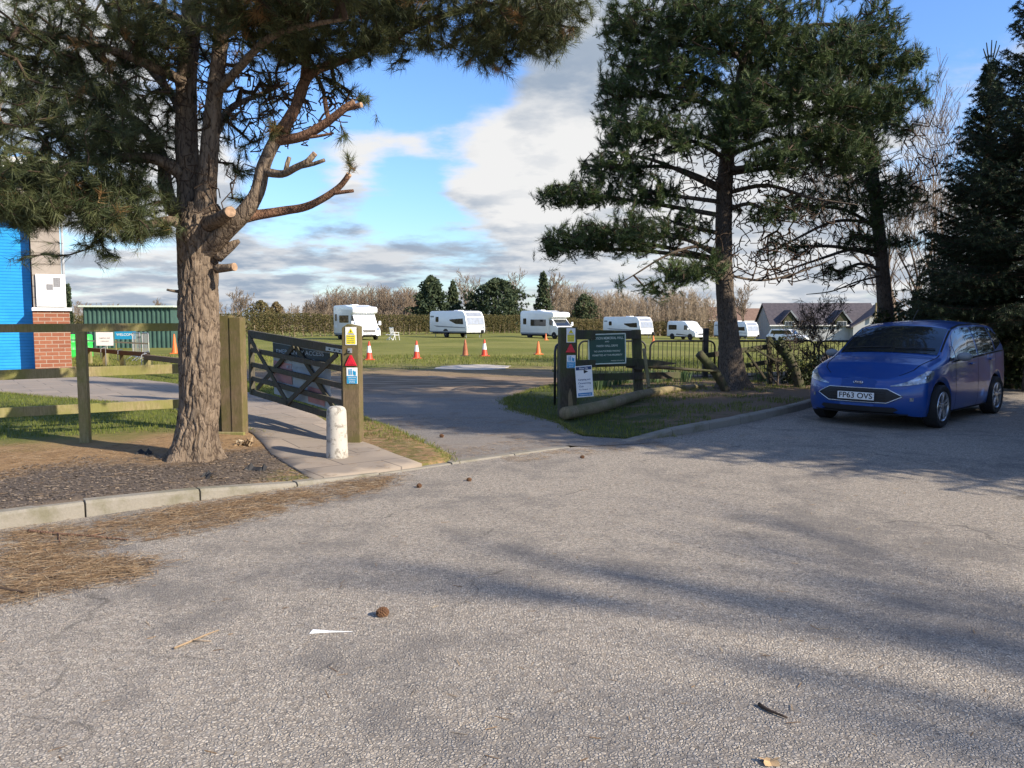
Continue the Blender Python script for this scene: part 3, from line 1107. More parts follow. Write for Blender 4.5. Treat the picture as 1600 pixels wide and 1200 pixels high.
blades('bank_grass', right, zright, 420, (0.03, 0.10), 0.011, lambda x, y: y < 21 and nz(x, y, .8, 3) - 0.10 * (x - 2.2) > -0.15 and x < 9, tint=(0, .7))
blades('field_edge_grass', [(-18, 24), (2.5, 24), (2.5, 36), (-22, 36)], zfield, 75, (0.05, 0.13), 0.022, lambda x, y: y + 5 * nz(x, y, .4, 8) > 28 or x < -11, tint=(0.1, 1.0))
blades('field_edge_grass', [(1.6, 20.6), (6, 21.6), (10, 24), (12, 34), (2, 34)], zfield, 90, (0.05, 0.14), 0.02, tint=(0.0, .9))


def edge_tufts(name, line, zf, n, hgt, spread, mat='grass', tint=(.2, 1.0)):
    """ragged grass spilling over the edge of a verge"""
    P = [Vector(p) for p in line]
    seg = [(a, b, (b - a).length) for a, b in zip(P, P[1:])]
    tot = sum(q[2] for q in seg)
    X, Y = [], []
    for i in range(n):
        s_ = R.uniform(0, tot)
        for a, b, l in seg:
            if s_ <= l:
                q = a.lerp(b, s_ / l)
                break
            s_ -= l
        k_ = max(0.15, nz(q.x, q.y, 1.7, 21) + .7)
        X.append(q.x + R.gauss(0, spread * k_))
        Y.append(q.y + R.gauss(0, spread * k_))
    X, Y = np.array(X), np.array(Y)
    Z = np.array([zf(x, y) for x, y in zip(X, Y)])
    a = NR.uniform(0, 2 * np.pi, n)
    b = NR.uniform(0, 2 * np.pi, n)
    h = NR.uniform(hgt[0], hgt[1], n)
    ln = NR.uniform(.3, 1.3, n) * h
    base = np.stack([X, Y, Z], 1)
    sd = np.stack([np.cos(a), np.sin(a), np.zeros(n)], 1) * .0055
    top = base + np.stack([np.cos(b) * ln, np.sin(b) * ln, h], 1)
    V = np.stack([base - sd, base + sd, top], 1).reshape(-1, 3)
    return tag(fast_mesh(name, V, np.arange(3 * n).reshape(-1, 3), M[mat], tint=np.repeat(NR.uniform(tint[0], tint[1], n), 3)), kind='stuff')


edge_tufts('edge_grass', [(2.2, 10.85), (1.5, 10.6), (0.98, 10.78), (0.7, 12.3), (0.0, 14.0), (-0.13, 15.7), (0.6, 18.2), (1.3, 19.8)], lambda x, y: .008, 4200, (.02, .07), .085)
edge_tufts('edge_grass', [(-0.72, 8.75), (-0.78, 9.2), (-1.3, 10.4), (-1.9, 11.7), (-2.6, 13.0), (-3.3, 14.2)], lambda x, y: .012, 1500, (.02, .06), .06)
edge_tufts('edge_grass', [(-3.4, 10.3), (-4.4, 11.5), (-5.5, 12.7), (-7.0, 13.9), (-10.6, 16.0)], zverge, 1500, (.02, .06), .06)
# ------------------------------------------------------------------ trees
def resample(pts, rad, step):
    """catmull-rom along world points, evenly stepped"""
    P = [Vector(p) for p in pts]
    if isinstance(rad, (int, float)):
        rad = [rad] * len(P)
    out, ro = [], []
    n = len(P)
    for i in range(n - 1):
        p0, p1, p2, p3 = P[max(i - 1, 0)], P[i], P[i + 1], P[min(i + 2, n - 1)]
        k = max(1, int((p2 - p1).length / step))
        for j in range(k):
            s = j / k
            q = 0.5 * ((2 * p1) + (p2 - p0) * s + (2 * p0 - 5 * p1 + 4 * p2 - p3) * s * s + (3 * p1 - p0 - 3 * p2 + p3) * s ** 3)
            out.append(q)
            ro.append(rad[i] * (1 - s) + rad[i + 1] * s)
    out.append(P[-1])
    ro.append(rad[-1])
    return out, ro


def bark_tube(mb, pts, rad, n, amp, sc=9.0, mat=0, caps=True, seed=0.0, flare=None):
    """tube whose skin is broken into tall plates by real displacement"""
    m = len(pts)
    b = len(mb.v)
    u = None
    vs = []
    for i in range(m):
        t_ = (pts[min(i + 1, m - 1)] - pts[max(i - 1, 0)]).normalized()
        if u is None:
            u = t_.cross(Vector((0, 1, 0))).normalized() if abs(t_.y) < .9 else t_.cross(Vector((0, 0, 1))).normalized()
        u = (u - t_ * u.dot(t_)).normalized()
        w_ = t_.cross(u)
        for k in range(n):
            a = 2 * math.pi * k / n
            ca, sa = math.cos(a), math.sin(a)
            dirn = u * ca + w_ * sa
            r = rad[i]
            q = Vector((ca * r * sc, sa * r * sc, pts[i].z * sc * 0.26 + seed))
            wq = noise.noise_vector(q * 1.4 + Vector((5, 5, 5)))
            q = q + wq * 0.45
            f = noise.noise(q)
            f2 = noise.noise(q * 2.7 + Vector((3, 1, 9)))
            crack = max(0.0, 1 - abs(f) / 0.14) ** .8
            cr2 = max(0.0, 1 - abs(noise.noise(q * 2.1 + Vector((9, 2, 4)))) / 0.12)
            d = -amp * crack - amp * .45 * cr2 + amp * 0.5 * f2 + amp * 1.0 * noise.noise(q * 0.35)
            if flare:
                d += flare(a, pts[i].z, i)
            vs.append(pts[i] + dirn * (r + d))
    fs = []
    for i in range(m - 1):
        for k in range(n):
            k2 = (k + 1) % n
            fs.append((i * n + k, i * n + k2, (i + 1) * n + k2, (i + 1) * n + k))
    if caps:
        fs.append(tuple(range(n - 1, -1, -1)))
        fs.append(tuple(range((m - 1) * n, m * n)))
    mb.add(vs, fs, mat)


class Grow:
    """twigs grown from limb nodes to every tuft"""
    def __init__(s):
        s.P, s.par, s.sk, s.load = [], [], [], []

    def limb(s, pts):
        prev = -1
        for p in pts:
            s.P.append(np.array(p, dtype=float))
            s.par.append(prev)
            s.sk.append(True)
            prev = len(s.P) - 1

    def grow(s, targets, seg=0.14, sag=0.06, jit=0.25, root=None):
        T = np.asarray(targets, dtype=float)
        arr = np.array(s.P)
        d = np.array([np.min(np.sum((arr - t_) ** 2, 1)) for t_ in T])
        order = np.argsort(d)
        cap = len(arr) + len(T) * 12
        big = np.zeros((cap, 3))
        big[:len(arr)] = arr
        n = len(arr)
        tips, dirs = [], []
        for i in order:
            t_ = T[i]
            dd = big[:n] - t_
            j = int(np.argmin(np.sum(dd * dd, 1)))
            a = big[j]
            L = np.linalg.norm(t_ - a)
            k = min(10, max(1, int(L / seg)))
            off = NR.normal(0, 1, 3) * L * jit * 0.3
            off[2] -= sag * L
            prev = j
            last = a
            pj = s.par[j]
            m0 = (a - s.P[pj]) if pj >= 0 else (t_ - a)
            m0 = m0 / (np.linalg.norm(m0) + 1e-9) * L * (0.55 if s.sk[j] else 1.0)
            m1 = (t_ - a) * 0.9
            off = off * 0.5
            for q in range(1, k + 1):
                f = q / k
                f2, f3 = f * f, f * f * f
                p = (2 * f3 - 3 * f2 + 1) * a + (f3 - 2 * f2 + f) * m0 + (3 * f2 - 2 * f3) * t_ + (f3 - f2) * m1 + off * (4 * f * (1 - f)) + (NR.normal(0, .006, 3) if q < k else 0)
                if n >= cap:
                    break
                big[n] = p
                s.P.append(p)
                s.par.append(prev)
                s.sk.append(False)
                prev = n
                n += 1
                dv = p - last
                last = p
            tips.append(t_)
            dirs.append(dv / (np.linalg.norm(dv) + 1e-9))
        return np.array(tips), np.array(dirs)

    def twig_geo(s, r0, power=0.42, rmax=0.03):
        n = len(s.P)
        load = np.zeros(n)
        P = np.array(s.P)
        par = np.array(s.par)
        haschild = np.zeros(n, bool)
        for i in range(n):
            if par[i] >= 0:
                haschild[par[i]] = True
        for i in range(n - 1, -1, -1):
            if s.sk[i]:
                continue
            if not haschild[i]:
                load[i] += 1
            if par[i] >= 0:
                load[par[i]] += load[i]
        idx = np.array([i for i in range(n) if not s.sk[i]])
        r = np.minimum(r0 * np.maximum(load, 1) ** power, rmax)
        A, B = P[par[idx]], P[idx]
        rb = r[idx]
        pa = par[idx]
        skm = np.array(s.sk)[pa]
        ra = np.where(skm, rb * 1.15, np.minimum(r[pa], rb * 1.6))
        return segs_geo(A, B, ra, rb)


def segs_geo(A, B, ra, rb, n=4):
    d = B - A
    d = d / (np.linalg.norm(d, axis=1, keepdims=True) + 1e-9)
    ref = np.where(np.abs(d[:, 2:3]) < 0.9, np.array([[0, 0, 1.0]]), np.array([[1.0, 0, 0]]))
    u = np.cross(d, ref)
    u /= np.linalg.norm(u, axis=1, keepdims=True)
    v = np.cross(d, u)
    m = len(A)
    V = np.zeros((m, 2 * n, 3))
    for k in range(n):
        a = 2 * math.pi * k / n
        o = u * math.cos(a) + v * math.sin(a)
        V[:, k] = A + o * ra[:, None]
        V[:, n + k] = B + o * rb[:, None]
    F = np.zeros((m, n, 4), int)
    base = np.arange(m) * 2 * n
    for k in range(n):
        k2 = (k + 1) % n
        F[:, k, 0] = base + k
        F[:, k, 1] = base + k2
        F[:, k, 2] = base + n + k2
        F[:, k, 3] = base + n + k
    return V.reshape(-1, 3), F.reshape(-1, 4)


def needles(tips, dirs, per, length, width, ang=(0.35, 1.25), back=0.12, tint=(0, .8), upb=0.15, droop=0.0, brown=0.03, tn=None):
    n = len(tips)
    D_ = dirs + np.array([0, 0, upb])
    D_ /= np.linalg.norm(D_, axis=1, keepdims=True)
    N = n * per
    Dr = np.repeat(D_, per, 0)
    T = np.repeat(tips, per, 0)
    rnd = NR.normal(0, 1, (N, 3))
    perp = rnd - Dr * np.sum(rnd * Dr, 1, keepdims=True)
    perp /= np.linalg.norm(perp, axis=1, keepdims=True) + 1e-9
    a = NR.uniform(ang[0], ang[1], N)[:, None]
    nd = Dr * np.cos(a) + perp * np.sin(a)
    nd[:, 2] -= droop
    st = T - Dr * (NR.uniform(0, 1, N)[:, None] * back)
    L = length * NR.uniform(0.75, 1.1, N)[:, None]
    sd = np.cross(nd, NR.normal(0, 1, (N, 3)))
    sd /= np.linalg.norm(sd, axis=1, keepdims=True) + 1e-9
    sd *= width / 2
    V = np.stack([st - sd, st + sd, st + nd * L], 1).reshape(-1, 3)
    F = np.arange(3 * N).reshape(-1, 3)
    if tn is None:
        tn = NR.uniform(tint[0], tint[1], n)
        tn = np.where(NR.uniform(0, 1, n) < brown, 1.0, tn)
    tt = np.repeat(tn, per) + NR.normal(0, .07, N)
    return V, F, np.clip(np.repeat(tt, 3), 0, 1)


def join(parts):
    Vs, Fs, Ts, b = [], [], [], 0
    for p in parts:
        Vs.append(p[0])
        Fs.append(p[1] + b)
        if len(p) > 2:
            Ts.append(p[2])
        b += len(p[0])
    return np.concatenate(Vs), np.concatenate(Fs), (np.concatenate(Ts) if Ts else None)


def in_blob(n, c, r):
    P = NR.normal(0, 1, (n, 3))
    P /= np.linalg.norm(P, axis=1, keepdims=True)
    P *= (NR.uniform(0, 1, (n, 1)) ** 0.40)
    return np.array(c) + P * np.array(r)


# =================================================== the old black pine beside the gate
TY = 8.4
base = D(304, 716, TY)
base.z = zverge(base.x, base.y) - 0.05
tree = thing('pine_tree', 'big old pine with rough brown trunk and sawn-off limb stubs beside the gate posts', 'tree', base)


def loc(ps):
    return [Vector(p) - base for p in ps]


def L_(px, dep, rad, step=0.06):
    """px list of (x, y) picture points, dep list of distances"""
    if isinstance(dep, (int, float)):
        dep = [dep] * len(px)
    pts = [D(x, y, d) for (x, y), d in zip(px, dep)]
    return resample(pts, rad, step)


k = TY / FPX
tw = [(724, 304, 43), (712, 304, 41), (700, 305, 39), (680, 307, 36), (660, 309, 34.5), (630, 311, 34), (600, 311, 34), (560, 311, 33.5), (500, 311, 33), (450, 310, 32), (410, 309, 32), (385, 310, 34), (360, 313, 38), (338, 316, 34), (318, 316, 24)]
pts, rad = L_([(x, y) for y, x, r in tw], TY, [r * k * .90 for y, x, r in tw], 0.025)


def flare(a, z, i):
    h = z - base.z
    root = max(0, 1 - h / 0.42) ** 2
    return root * (0.045 * math.cos(5 * a + 0.8) + 0.03 * math.cos(3 * a + 2.0) + 0.05)


mb = MB()
bark_tube(mb, loc(pts), rad, 170, 0.024, 10.5, flare=lambda a, z, i: flare(a, z + base.z, i))
mb.build('trunk', M['bark'], tree, smooth=True)

gA = Grow()
limbs = MB()
LB = []


def limb(px, dep, rad, n=20, amp=0.007, cut=False, grow=True, mat=0):
    pts, rr = L_(px, dep, rad, 0.05)
    bark_tube(limbs, loc(pts), rr, n, amp, 11, mat, seed=len(LB) * 3.7)
    LB.append(pts)
    if grow:
        gA.limb(loc(pts)[2:])
    if cut:
        d = (pts[-1] - pts[-2]).normalized()
        Mx = Matrix.Translation(pts[-1] - base) @ d.to_track_quat('Z', 'Y').to_matrix().to_4x4()
        r = rr[-1]
        cu_ = MB()
        cu_.lathe([(r * .94, -0.012), (r * .93, 0.006), (r * .6, 0.009)], 18, 0, Mx)
        cu_.build('cut_end', M['cutwood'], tree)
    return pts


limb([(302, 362), (297, 300), (292, 220), (292, 120), (300, 20), (306, -120), (310, -330), (312, -520)], [8.45, 8.5, 8.55, 8.55, 8.55, 8.6, 8.6, 8.6], [.16, .13, .115, .105, .10, .085, .055, .02], 28, .012)
limb([(316, 362), (324, 280), (331, 190), (342, 90), (350, 0), (362, -140), (380, -300)], [8.35, 8.3, 8.3, 8.3, 8.3, 8.25, 8.2], [.14, .10, .085, .078, .07, .05, .02], 26, .010)
limb([(322, 392), (352, 362), (382, 332), (402, 300), (412, 258), (430, 220), (450, 196)], [8.35, 8.2, 8.1, 8.1, 8.1, 8.15, 8.2], [.11, .09, .082, .075, .068, .062, .05], 26, .009)
limb([(430, 220), (468, 214), (497, 200), (520, 184), (540, 168), (553, 160)], [8.15, 8.1, 8.05, 8.0, 7.95, 7.95], [.055, .05, .046, .042, .038, .036], 18, .006, True, mat=1)
limb([(514, 190), (510, 172), (507, 152)], [8.0, 8.0, 7.97], [.026, .024, .022], 10, .003, mat=1, grow=False)
limb([(532, 172), (548, 168), (564, 164)], [7.97, 7.95, 7.9], [.034, .03, .028], 10, .003, mat=1, grow=False, cut=True)
limb([(462, 216), (495, 213), (521, 208)], [8.1, 8.05, 8.0], [.02, .016, .012], 8, .002, mat=1, grow=False)
limb([(440, 206), (462, 168), (474, 132), (490, 112), (525, 98), (560, 84), (610, 58), (680, 28), (760, 8), (830, -12)], [8.15, 8.2, 8.25, 8.3, 8.4, 8.45, 8.5, 8.5, 8.4, 8.3], [.064, .057, .053, .05, .044, .039, .034, .029, .023, .015], 18, .006, mat=1)
limb([(476, 130), (478, 80), (470, 20), (478, -60), (500, -140)], [8.25, 8.4, 8.5, 8.6, 8.6], [.055, .05, .045, .03, .015], 14, .005, mat=1)
limb([(412, 268), (440, 272), (462, 262), (482, 252), (492, 240)], [8.1, 7.95, 7.85, 7.8, 7.8], [.05, .042, .038, .034, .03], 14, .005, True)
limb([(470, 260), (490, 256), (507, 250)], [7.83, 7.78, 7.75], [.024, .02, .018], 9, .003, grow=False)
limb([(446, 270), (449, 255), (452, 246)], [7.93, 7.95, 7.97], [.026, .024, .022], 9, .003, grow=False)
limb([(346, 352), (392, 338), (440, 330), (478, 323), (512, 306), (534, 288), (545, 273)], [8.2, 8.3, 8.35, 8.35, 8.3, 8.25, 8.2], [.06, .055, .048, .043, .038, .034, .032], 14, .005, True, mat=1)
limb([(518, 302), (535, 300), (552, 298)], [8.28, 8.25, 8.22], [.024, .02, .017], 9, .003, grow=False, mat=1)
limb([(326, 350), (342, 342), (354, 334), (360, 331)], [8.25, 8.05, 7.88, 7.78], [.085, .066, .058, .055], 18, .006, True)
limb([(338, 420), (352, 419), (366, 417)], [8.3, 8.25, 8.2], [.055, .048, .045], 14, .005, True, grow=False)
limb([(340, 402), (360, 385), (374, 376)], [8.35, 8.3, 8.3], [.06, .05, .02], 12, .006, grow=False)
limb([(282, 456), (272, 455), (261, 453)], [8.35, 8.3, 8.3], [.022, .018, .014], 9, .003, grow=False)
limb([(296, 285), (270, 262), (240, 248), (190, 247), (130, 254), (60, 262), (-30, 250)], [8.5, 8.4, 8.3, 8.2, 8.1, 7.9, 7.7], [.085, .07, .06, .052, .042, .03, .016], 16, .006)
limb([(290, 352), (262, 345), (225, 352), (180, 348), (130, 330), (70, 318), (0, 310)], [8.4, 8.2, 8.0, 7.8, 7.6, 7.4, 7.2], [.06, .05, .042, .034, .026, .018, .01], 12, .004)
limb([(296, 350), (270, 325), (258, 290), (254, 250), (225, 200), (170, 160), (100, 130), (20, 110)], [8.5, 8.6, 8.75, 8.9, 9.1, 9.3, 9.5, 9.6], [.09, .085, .075, .07, .055, .04, .028, .014], 16, .006)
limb([(292, 130), (240, 105), (180, 80), (110, 60), (30, 45)], [8.5, 8.2, 8.0, 7.8, 7.6], [.06, .05, .04, .028, .014], 12, .005)
limb([(294, 200), (270, 150), (220, 90), (170, 20), (130, -60)], [8.55, 8.9, 9.2, 9.5, 9.7], [.06, .05, .04, .028, .014], 12, .005)
limb([(300, 40), (220, 0), (120, -40), (20, -90)], [8.55, 8.2, 7.9, 7.7], [.055, .042, .03, .014], 12, .005)
limb([(335, 150), (370, 110), (420, 60), (480, 40), (540, 30)], [8.3, 7.9, 7.5, 7.2, 7.0], [.05, .042, .034, .024, .012], 12, .005)
limb([(345, 60), (400, 20), (470, -20), (560, -60), (660, -90)], [8.3, 8.2, 8.1, 8.0, 7.9], [.05, .042, .034, .024, .012], 12, .005)
limb([(336, 210), (360, 170), (400, 150), (450, 130)], [8.35, 8.8, 9.3, 9.9], [.05, .04, .028, .014], 12, .005)
limbs.build('limb', [M['bark'], M['bark_red']], tree, smooth=True)

# foliage masses: picture centre, distance, half size in picture points, half depth in metres, tufts
BL = [(700, 18, 8.5, 170, 45, 1.1, 330), (840, 28, 8.3, 85, 42, .9, 230), (765, 78, 8.5, 50, 34, .6, 90), (600, 40, 8.3, 80, 42, .9, 150),
      (500, 42, 7.8, 110, 48, .9, 210), (430, 28, 7.6, 70, 38, .8, 110), (470, 75, 8.6, 90, 25, .7, 60), (350, 22, 7.5, 60, 40, .7, 70),
      (250, 30, 8.0, 80, 50, 1.0, 100), (120, 35, 8.0, 130, 55, 1.2, 190), (20, 90, 7.8, 70, 90, 1.2, 130), (110, 110, 8.4, 100, 55, 1.2, 130),
      (95, 195, 8.0, 110, 55, 1.1, 190), (210, 170, 8.2, 70, 60, 1.0, 110), (180, 225, 7.9, 80, 35, .9, 90), (45, 275, 7.6, 75, 45, .9, 150),
      (100, 325, 7.7, 95, 26, .8, 150), (20, 335, 7.4, 50, 26, .6, 80), (200, 350, 7.7, 62, 26, .6, 95), (215, 300, 7.9, 55, 30, .7, 60), (150, 285, 7.8, 70, 34, .8, 80), (255, 355, 7.9, 16, 16, .2, 10),
      (250, 70, 8.2, 50, 40, .7, 60), (170, 395, 7.7, 14, 8, .1, 5), (40, 405, 7.5, 8, 8, .1, 2), (80, 398, 7.5, 10, 8, .1, 3), (140, 380, 7.6, 20, 10, .2, 6),
      (430, 205, 8.0, 22, 10, .3, 10), (385, 265, 8.5, 22, 18, .4, 10), (380, 315, 8.3, 14, 8, .3, 6), (545, 250, 7.9, 10, 10, .1, 3), (538, 215, 7.9, 9, 6, .1, 2), (572, 150, 8.2, 12, 8, .2, 4), (520, 140, 8.6, 60, 26, .6, 16),
      (410, 130, 8.9, 70, 50, .8, 45), (360, 200, 9.0, 60, 60, .7, 26), (300, 150, 9.3, 60, 90, .5, 60),
      (470, -62, 6.7, 160, 55, .8, 230), (640, -110, 6.9, 150, 65, .8, 180), (330, -70, 7.0, 120, 55, .8, 150), (240, -120, 8.5, 260, 90, 2.3, 330), (520, -110, 8.2, 220, 70, 1.8, 300), (760, -80, 8.3, 140, 50, 1.2, 160), (330, -330, 8.6, 200, 130, 1.6, 230),
      (300, 40, 11.0, 260, 110, .8, 120), (60, 230, 10.0, 160, 110, .8, 70)]
T_ = []
for px, py, d, rx, ry, rd, n in BL:
    c = D(px, py, d) - base
    s_ = d / FPX
    T_.append(in_blob(n, c, (rx * s_, rd, ry * s_)))
T_ = np.concatenate(T_)
tips, dirs = gA.grow(T_, 0.13, 0.05, 0.5)
# a second shoot beside each tuft fills the brush
ex = tips + NR.normal(0, .07, tips.shape)
gt = NR.uniform(0, .72, len(tips))
gt = np.where(NR.uniform(0, 1, len(tips)) < .035, 1.0, gt)
n1_ = needles(tips, dirs, 56, 0.135, 0.0048, (0.25, 1.05), 0.13, upb=.12, droop=.12, tn=gt)
n2_ = needles(ex, dirs, 26, 0.125, 0.0048, (0.3, 1.3), 0.12, upb=.05, droop=.15, tn=gt)
V, F, tt = join([n1_, n2_])
fast_mesh('crown', V, F, M['needle'], tree, tt)
# bare dead twigs inside the crown
dead = np.concatenate([in_blob(520, D(410, 140, 8.5) - base, (1.0, .6, .65)), in_blob(120, D(490, 170, 8.4) - base, (.5, .4, .35)), in_blob(520, D(150, 190, 8.3) - base, (1.4, .8, .95)), in_blob(50, D(330, 290, 8.1) - base, (.5, .3, .4))])
gA.grow(dead, 0.10, 0.04, 0.6)
V, F = gA.twig_geo(0.0058, 0.42, .026)
fast_mesh('branch', V, F, M['twig'], tree)


# =================================================== pines across the entrance
def conifer(name, label, bx, by, D0, tw, limbs_px, blobs, needle, twig_r, mult=1.5, lab_group=None, mat='needle2', bmat='bark_dark', zb=0.1, grow_kw={}, dead=0, extra=None):
    b = D(bx, by, D0)
    b.z = zb - 0.04
    tr = thing(name, label, 'tree', b, group=lab_group)
    k = D0 / FPX
    pts, rad = resample([D(x, y, D0) - b for y, x, r in tw], [r * k * .88 for y, x, r in tw], 0.09)
    m = MB()

    def fl(a, z, i):
        return max(0, 1 - z / 0.55) ** 2 * (0.09 * math.cos(4 * a + 1.0) + 0.05)
    bark_tube(m, pts, rad, 46, 0.014, 7, flare=fl)
    m.build('trunk', M[bmat], tr, smooth=True)
    g = Grow()
    g.limb(pts[6:])
    lm = MB()
    targets = []
    trunk = pts
    for px, py, d, rx, ry, rd, n in blobs:
        c = D(px, py, d) - b
        s_ = d / FPX
        targets.append(in_blob(int(n * mult), c, (rx * s_, rd, ry * s_)))
        # a limb from the trunk through the mass
        horiz = math.hypot(c.x - 0, c.y - 0)
        if n > 25:
            zt = c.z - 0.10 * horiz + R.uniform(-.3, .3)
            j = min(range(len(trunk)), key=lambda q: abs(trunk[q].z - max(0.9, zt)))
            a0 = trunk[j]
            out = Vector((c.x - a0.x, c.y - a0.y, 0)).normalized() * rx * s_ * 0.5
            mid = a0.lerp(c, .5) + Vector((R.uniform(-.15, .15), R.uniform(-.15, .15), R.uniform(-.05, .25)))
            pp, rr = resample([a0, mid, c, c + out + Vector((0, 0, .15))], [.055, .042, .03, .010], 0.12)
            bark_tube(lm, pp, rr, 9, 0.004, 9, seed=R.uniform(0, 50))
            g.limb(pp[2:])
    for px, dep, r in limbs_px:
        pp, rr = resample([D(x, y, q) - b for (x, y), q in zip(px, dep)], r, 0.1)
        bark_tube(lm, pp, rr, 9, 0.004, 9, seed=R.uniform(0, 50))
        g.limb(pp[2:])
    lm.build('limb', M[bmat], tr, smooth=True)
    tg = np.concatenate(targets)
    tips, dirs = g.grow(tg, 0.2, 0.02, 0.5, **grow_kw)
    per, ln, wd = needle
    tn = np.where(NR.uniform(0, 1, len(tips)) < .02, 1.0, NR.uniform(0, .72, len(tips)))
    parts = [needles(tips, dirs, per, ln, wd, (0.2, 0.85), 0.26, upb=.6, tn=tn)]
    ex = tips + NR.normal(0, .085, tips.shape)
    parts.append(needles(ex, dirs, per // 2, ln, wd, (0.2, 0.95), 0.22, upb=.6, tn=tn))
    V, F, tt = join(parts)
    fast_mesh('crown', V, F, M[mat], tr, tt)
    if dead:
        dz = []
        for px, py, d, rx, ry, rd, n in extra:
            c = D(px, py, d) - b
            s_ = d / FPX
            dz.append(in_blob(n, c, (rx * s_, rd, ry * s_)))
        g.grow(np.concatenate(dz), 0.16, 0.05, 0.55)
    V, F = g.twig_geo(twig_r, 0.40, .035)
    fast_mesh('branch', V, F, M['twig'], tr)
    return tr


P1 = 17.0
conifer('pine_tree', 'tall spreading pine on the bank behind the broken fence, left of the blue car', 1143, 606, P1,
        [(612, 1146, 30), (598, 1145, 26), (570, 1143, 22), (520, 1138, 18), (460, 1133, 15.5), (400, 1131, 14.5), (330, 1131, 14), (250, 1136, 13), (170, 1150, 12), (90, 1166, 10.5), (0, 1182, 9), (-120, 1200, 7), (-260, 1205, 4), (-340, 1206, 1.5)],
        [([(1130, 300), (1080, 275), (1020, 250), (960, 238)], [17, 16.6, 16.2, 16.0], [.06, .05, .035, .015]),
         ([(1132, 395), (1090, 385), (1040, 400), (990, 430), (965, 445)], [17, 16.5, 16, 15.7, 15.6], [.045, .035, .025, .015, .008]),
         ([(1142, 300), (1200, 290), (1270, 310), (1340, 320)], [17, 16.6, 16.2, 15.9], [.05, .04, .03, .012]),
         ([(1138, 430), (1190, 438), (1250, 425), (1310, 400)], [17, 17.3, 17.6, 18], [.03, .025, .02, .01])],
        [(905, 302, 16.4, 62, 22, .9, 105), (960, 262, 16.4, 60, 26, 1.0, 115), (1010, 300, 16.3, 60, 28, 1.0, 90), (905, 372, 16.2, 58, 28, .9, 120), (985, 365, 16.0, 60, 38, 1.1, 150), (862, 385, 16.3, 22, 16, .5, 26), (852, 306, 16.5, 18, 10, .4, 18),
         (985, 200, 16.5, 62, 34, 1.1, 150), (960, 150, 16.6, 34, 26, .8, 60), (1000, 110, 16.6, 66, 42, 1.2, 190), (975, 40, 16.7, 40, 36, .9, 85), (1050, 45, 16.5, 90, 55, 1.4, 260), (1075, 130, 16.2, 70, 48, 1.2, 170), (1100, 30, 15.6, 70, 45, .8, 120),
         (1180, 40, 16.0, 100, 55, 1.5, 260), (1170, 170, 15.6, 60, 50, .9, 170), (1140, 200, 15.7, 50, 40, .7, 90), (1260, 90, 15.8, 100, 44, 1.3, 260), (1330, 80, 16.2, 70, 40, 1.2, 140), (1360, 40, 16.6, 50, 34, 1.0, 90), (1390, 100, 16.4, 42, 26, .8, 75), (1425, 92, 16.5, 22, 14, .5, 28),
         (1250, 150, 15.7, 85, 36, 1.1, 170), (1340, 165, 16.0, 70, 34, 1.0, 140), (1270, 215, 15.9, 80, 30, 1.0, 130), (1400, 150, 16.1, 45, 30, .9, 80), (1210, 250, 15.6, 50, 28, .8, 70), (1330, 240, 16.0, 60, 30, .9, 90), (1060, 215, 15.9, 60, 36, .9, 90), (1060, 425, 15.9, 40, 24, .6, 60), (1030, 450, 15.7, 28, 12, .4, 22), (1110, 415, 16.2, 30, 26, .6, 34), (968, 443, 15.6, 6, 4, .1, 4), (1060, 350, 16.6, 55, 40, .9, 70), (1200, 330, 16.4, 46, 26, .8, 40),
         (1130, -110, 16.8, 220, 90, 2.2, 330), (1250, -60, 16.4, 160, 60, 1.6, 200), (1190, -260, 17, 120, 80, 1.5, 150), (1180, 120, 20, 200, 130, 1.2, 200)],
        (58, 0.125, 0.0085), 0.008, 1.45, zb=.11, dead=True,
        extra=[(1070, 260, 16.6, 110, 70, 1.0, 520), (1200, 280, 16.7, 100, 60, 1.0, 480), (1200, 410, 17.0, 90, 40, .9, 260), (1090, 370, 16.6, 70, 60, .8, 200), (1220, 340, 16.8, 90, 50, .9, 240)])

P2 = 20.5
conifer('pine_tree', 'dark thinner pine with an ivy-clad trunk rising behind the blue car', 1385, 560, P2,
        [(592, 1388, 15), (540, 1386, 14), (470, 1382, 12.5), (400, 1377, 11), (330, 1370, 10), (250, 1362, 9), (180, 1356, 7.5), (110, 1352, 5.5), (40, 1350, 3)],
        [([(1378, 392), (1330, 390), (1280, 405), (1220, 425), (1170, 440)], [20.5, 20.1, 19.7, 19.3, 19], [.05, .045, .035, .022, .01]),
         ([(1380, 430), (1340, 440), (1300, 455), (1260, 460)], [20.5, 20, 19.6, 19.3], [.03, .025, .016, .008]),
         ([(1375, 350), (1310, 345), (1250, 370), (1200, 400)], [20.5, 20, 19.6, 19.2], [.045, .04, .03, .012])],
        [(1290, 250, 20, 70, 50, 1.2, 190), (1350, 200, 20, 60, 40, 1.2, 150), (1260, 320, 19.6, 50, 30, 1.0, 90), (1360, 300, 19.8, 60, 50, 1.2, 210), (1400, 310, 20, 50, 34, 1.0, 120), (1350, 370, 19.8, 40, 26, .8, 80), (1230, 385, 19.4, 50, 20, .8, 46), (1340, 130, 20.4, 45, 40, 1.0, 80), (1410, 200, 20.3, 26, 16, .6, 26), (1405, 380, 20.3, 30, 16, .6, 34), (1310, 425, 19.6, 46, 16, .6, 28), (1330, 180, 22, 90, 100, 1, 90)],
        (50, 0.125, 0.0090), 0.009, 1.0, zb=.1, dead=True,
        extra=[(1270, 400, 19.5, 110, 45, .9, 330), (1300, 300, 20, 90, 90, 1.0, 260), (1330, 440, 20, 50, 20, .6, 80), (1430, 250, 20, 50, 90, .9, 160)])


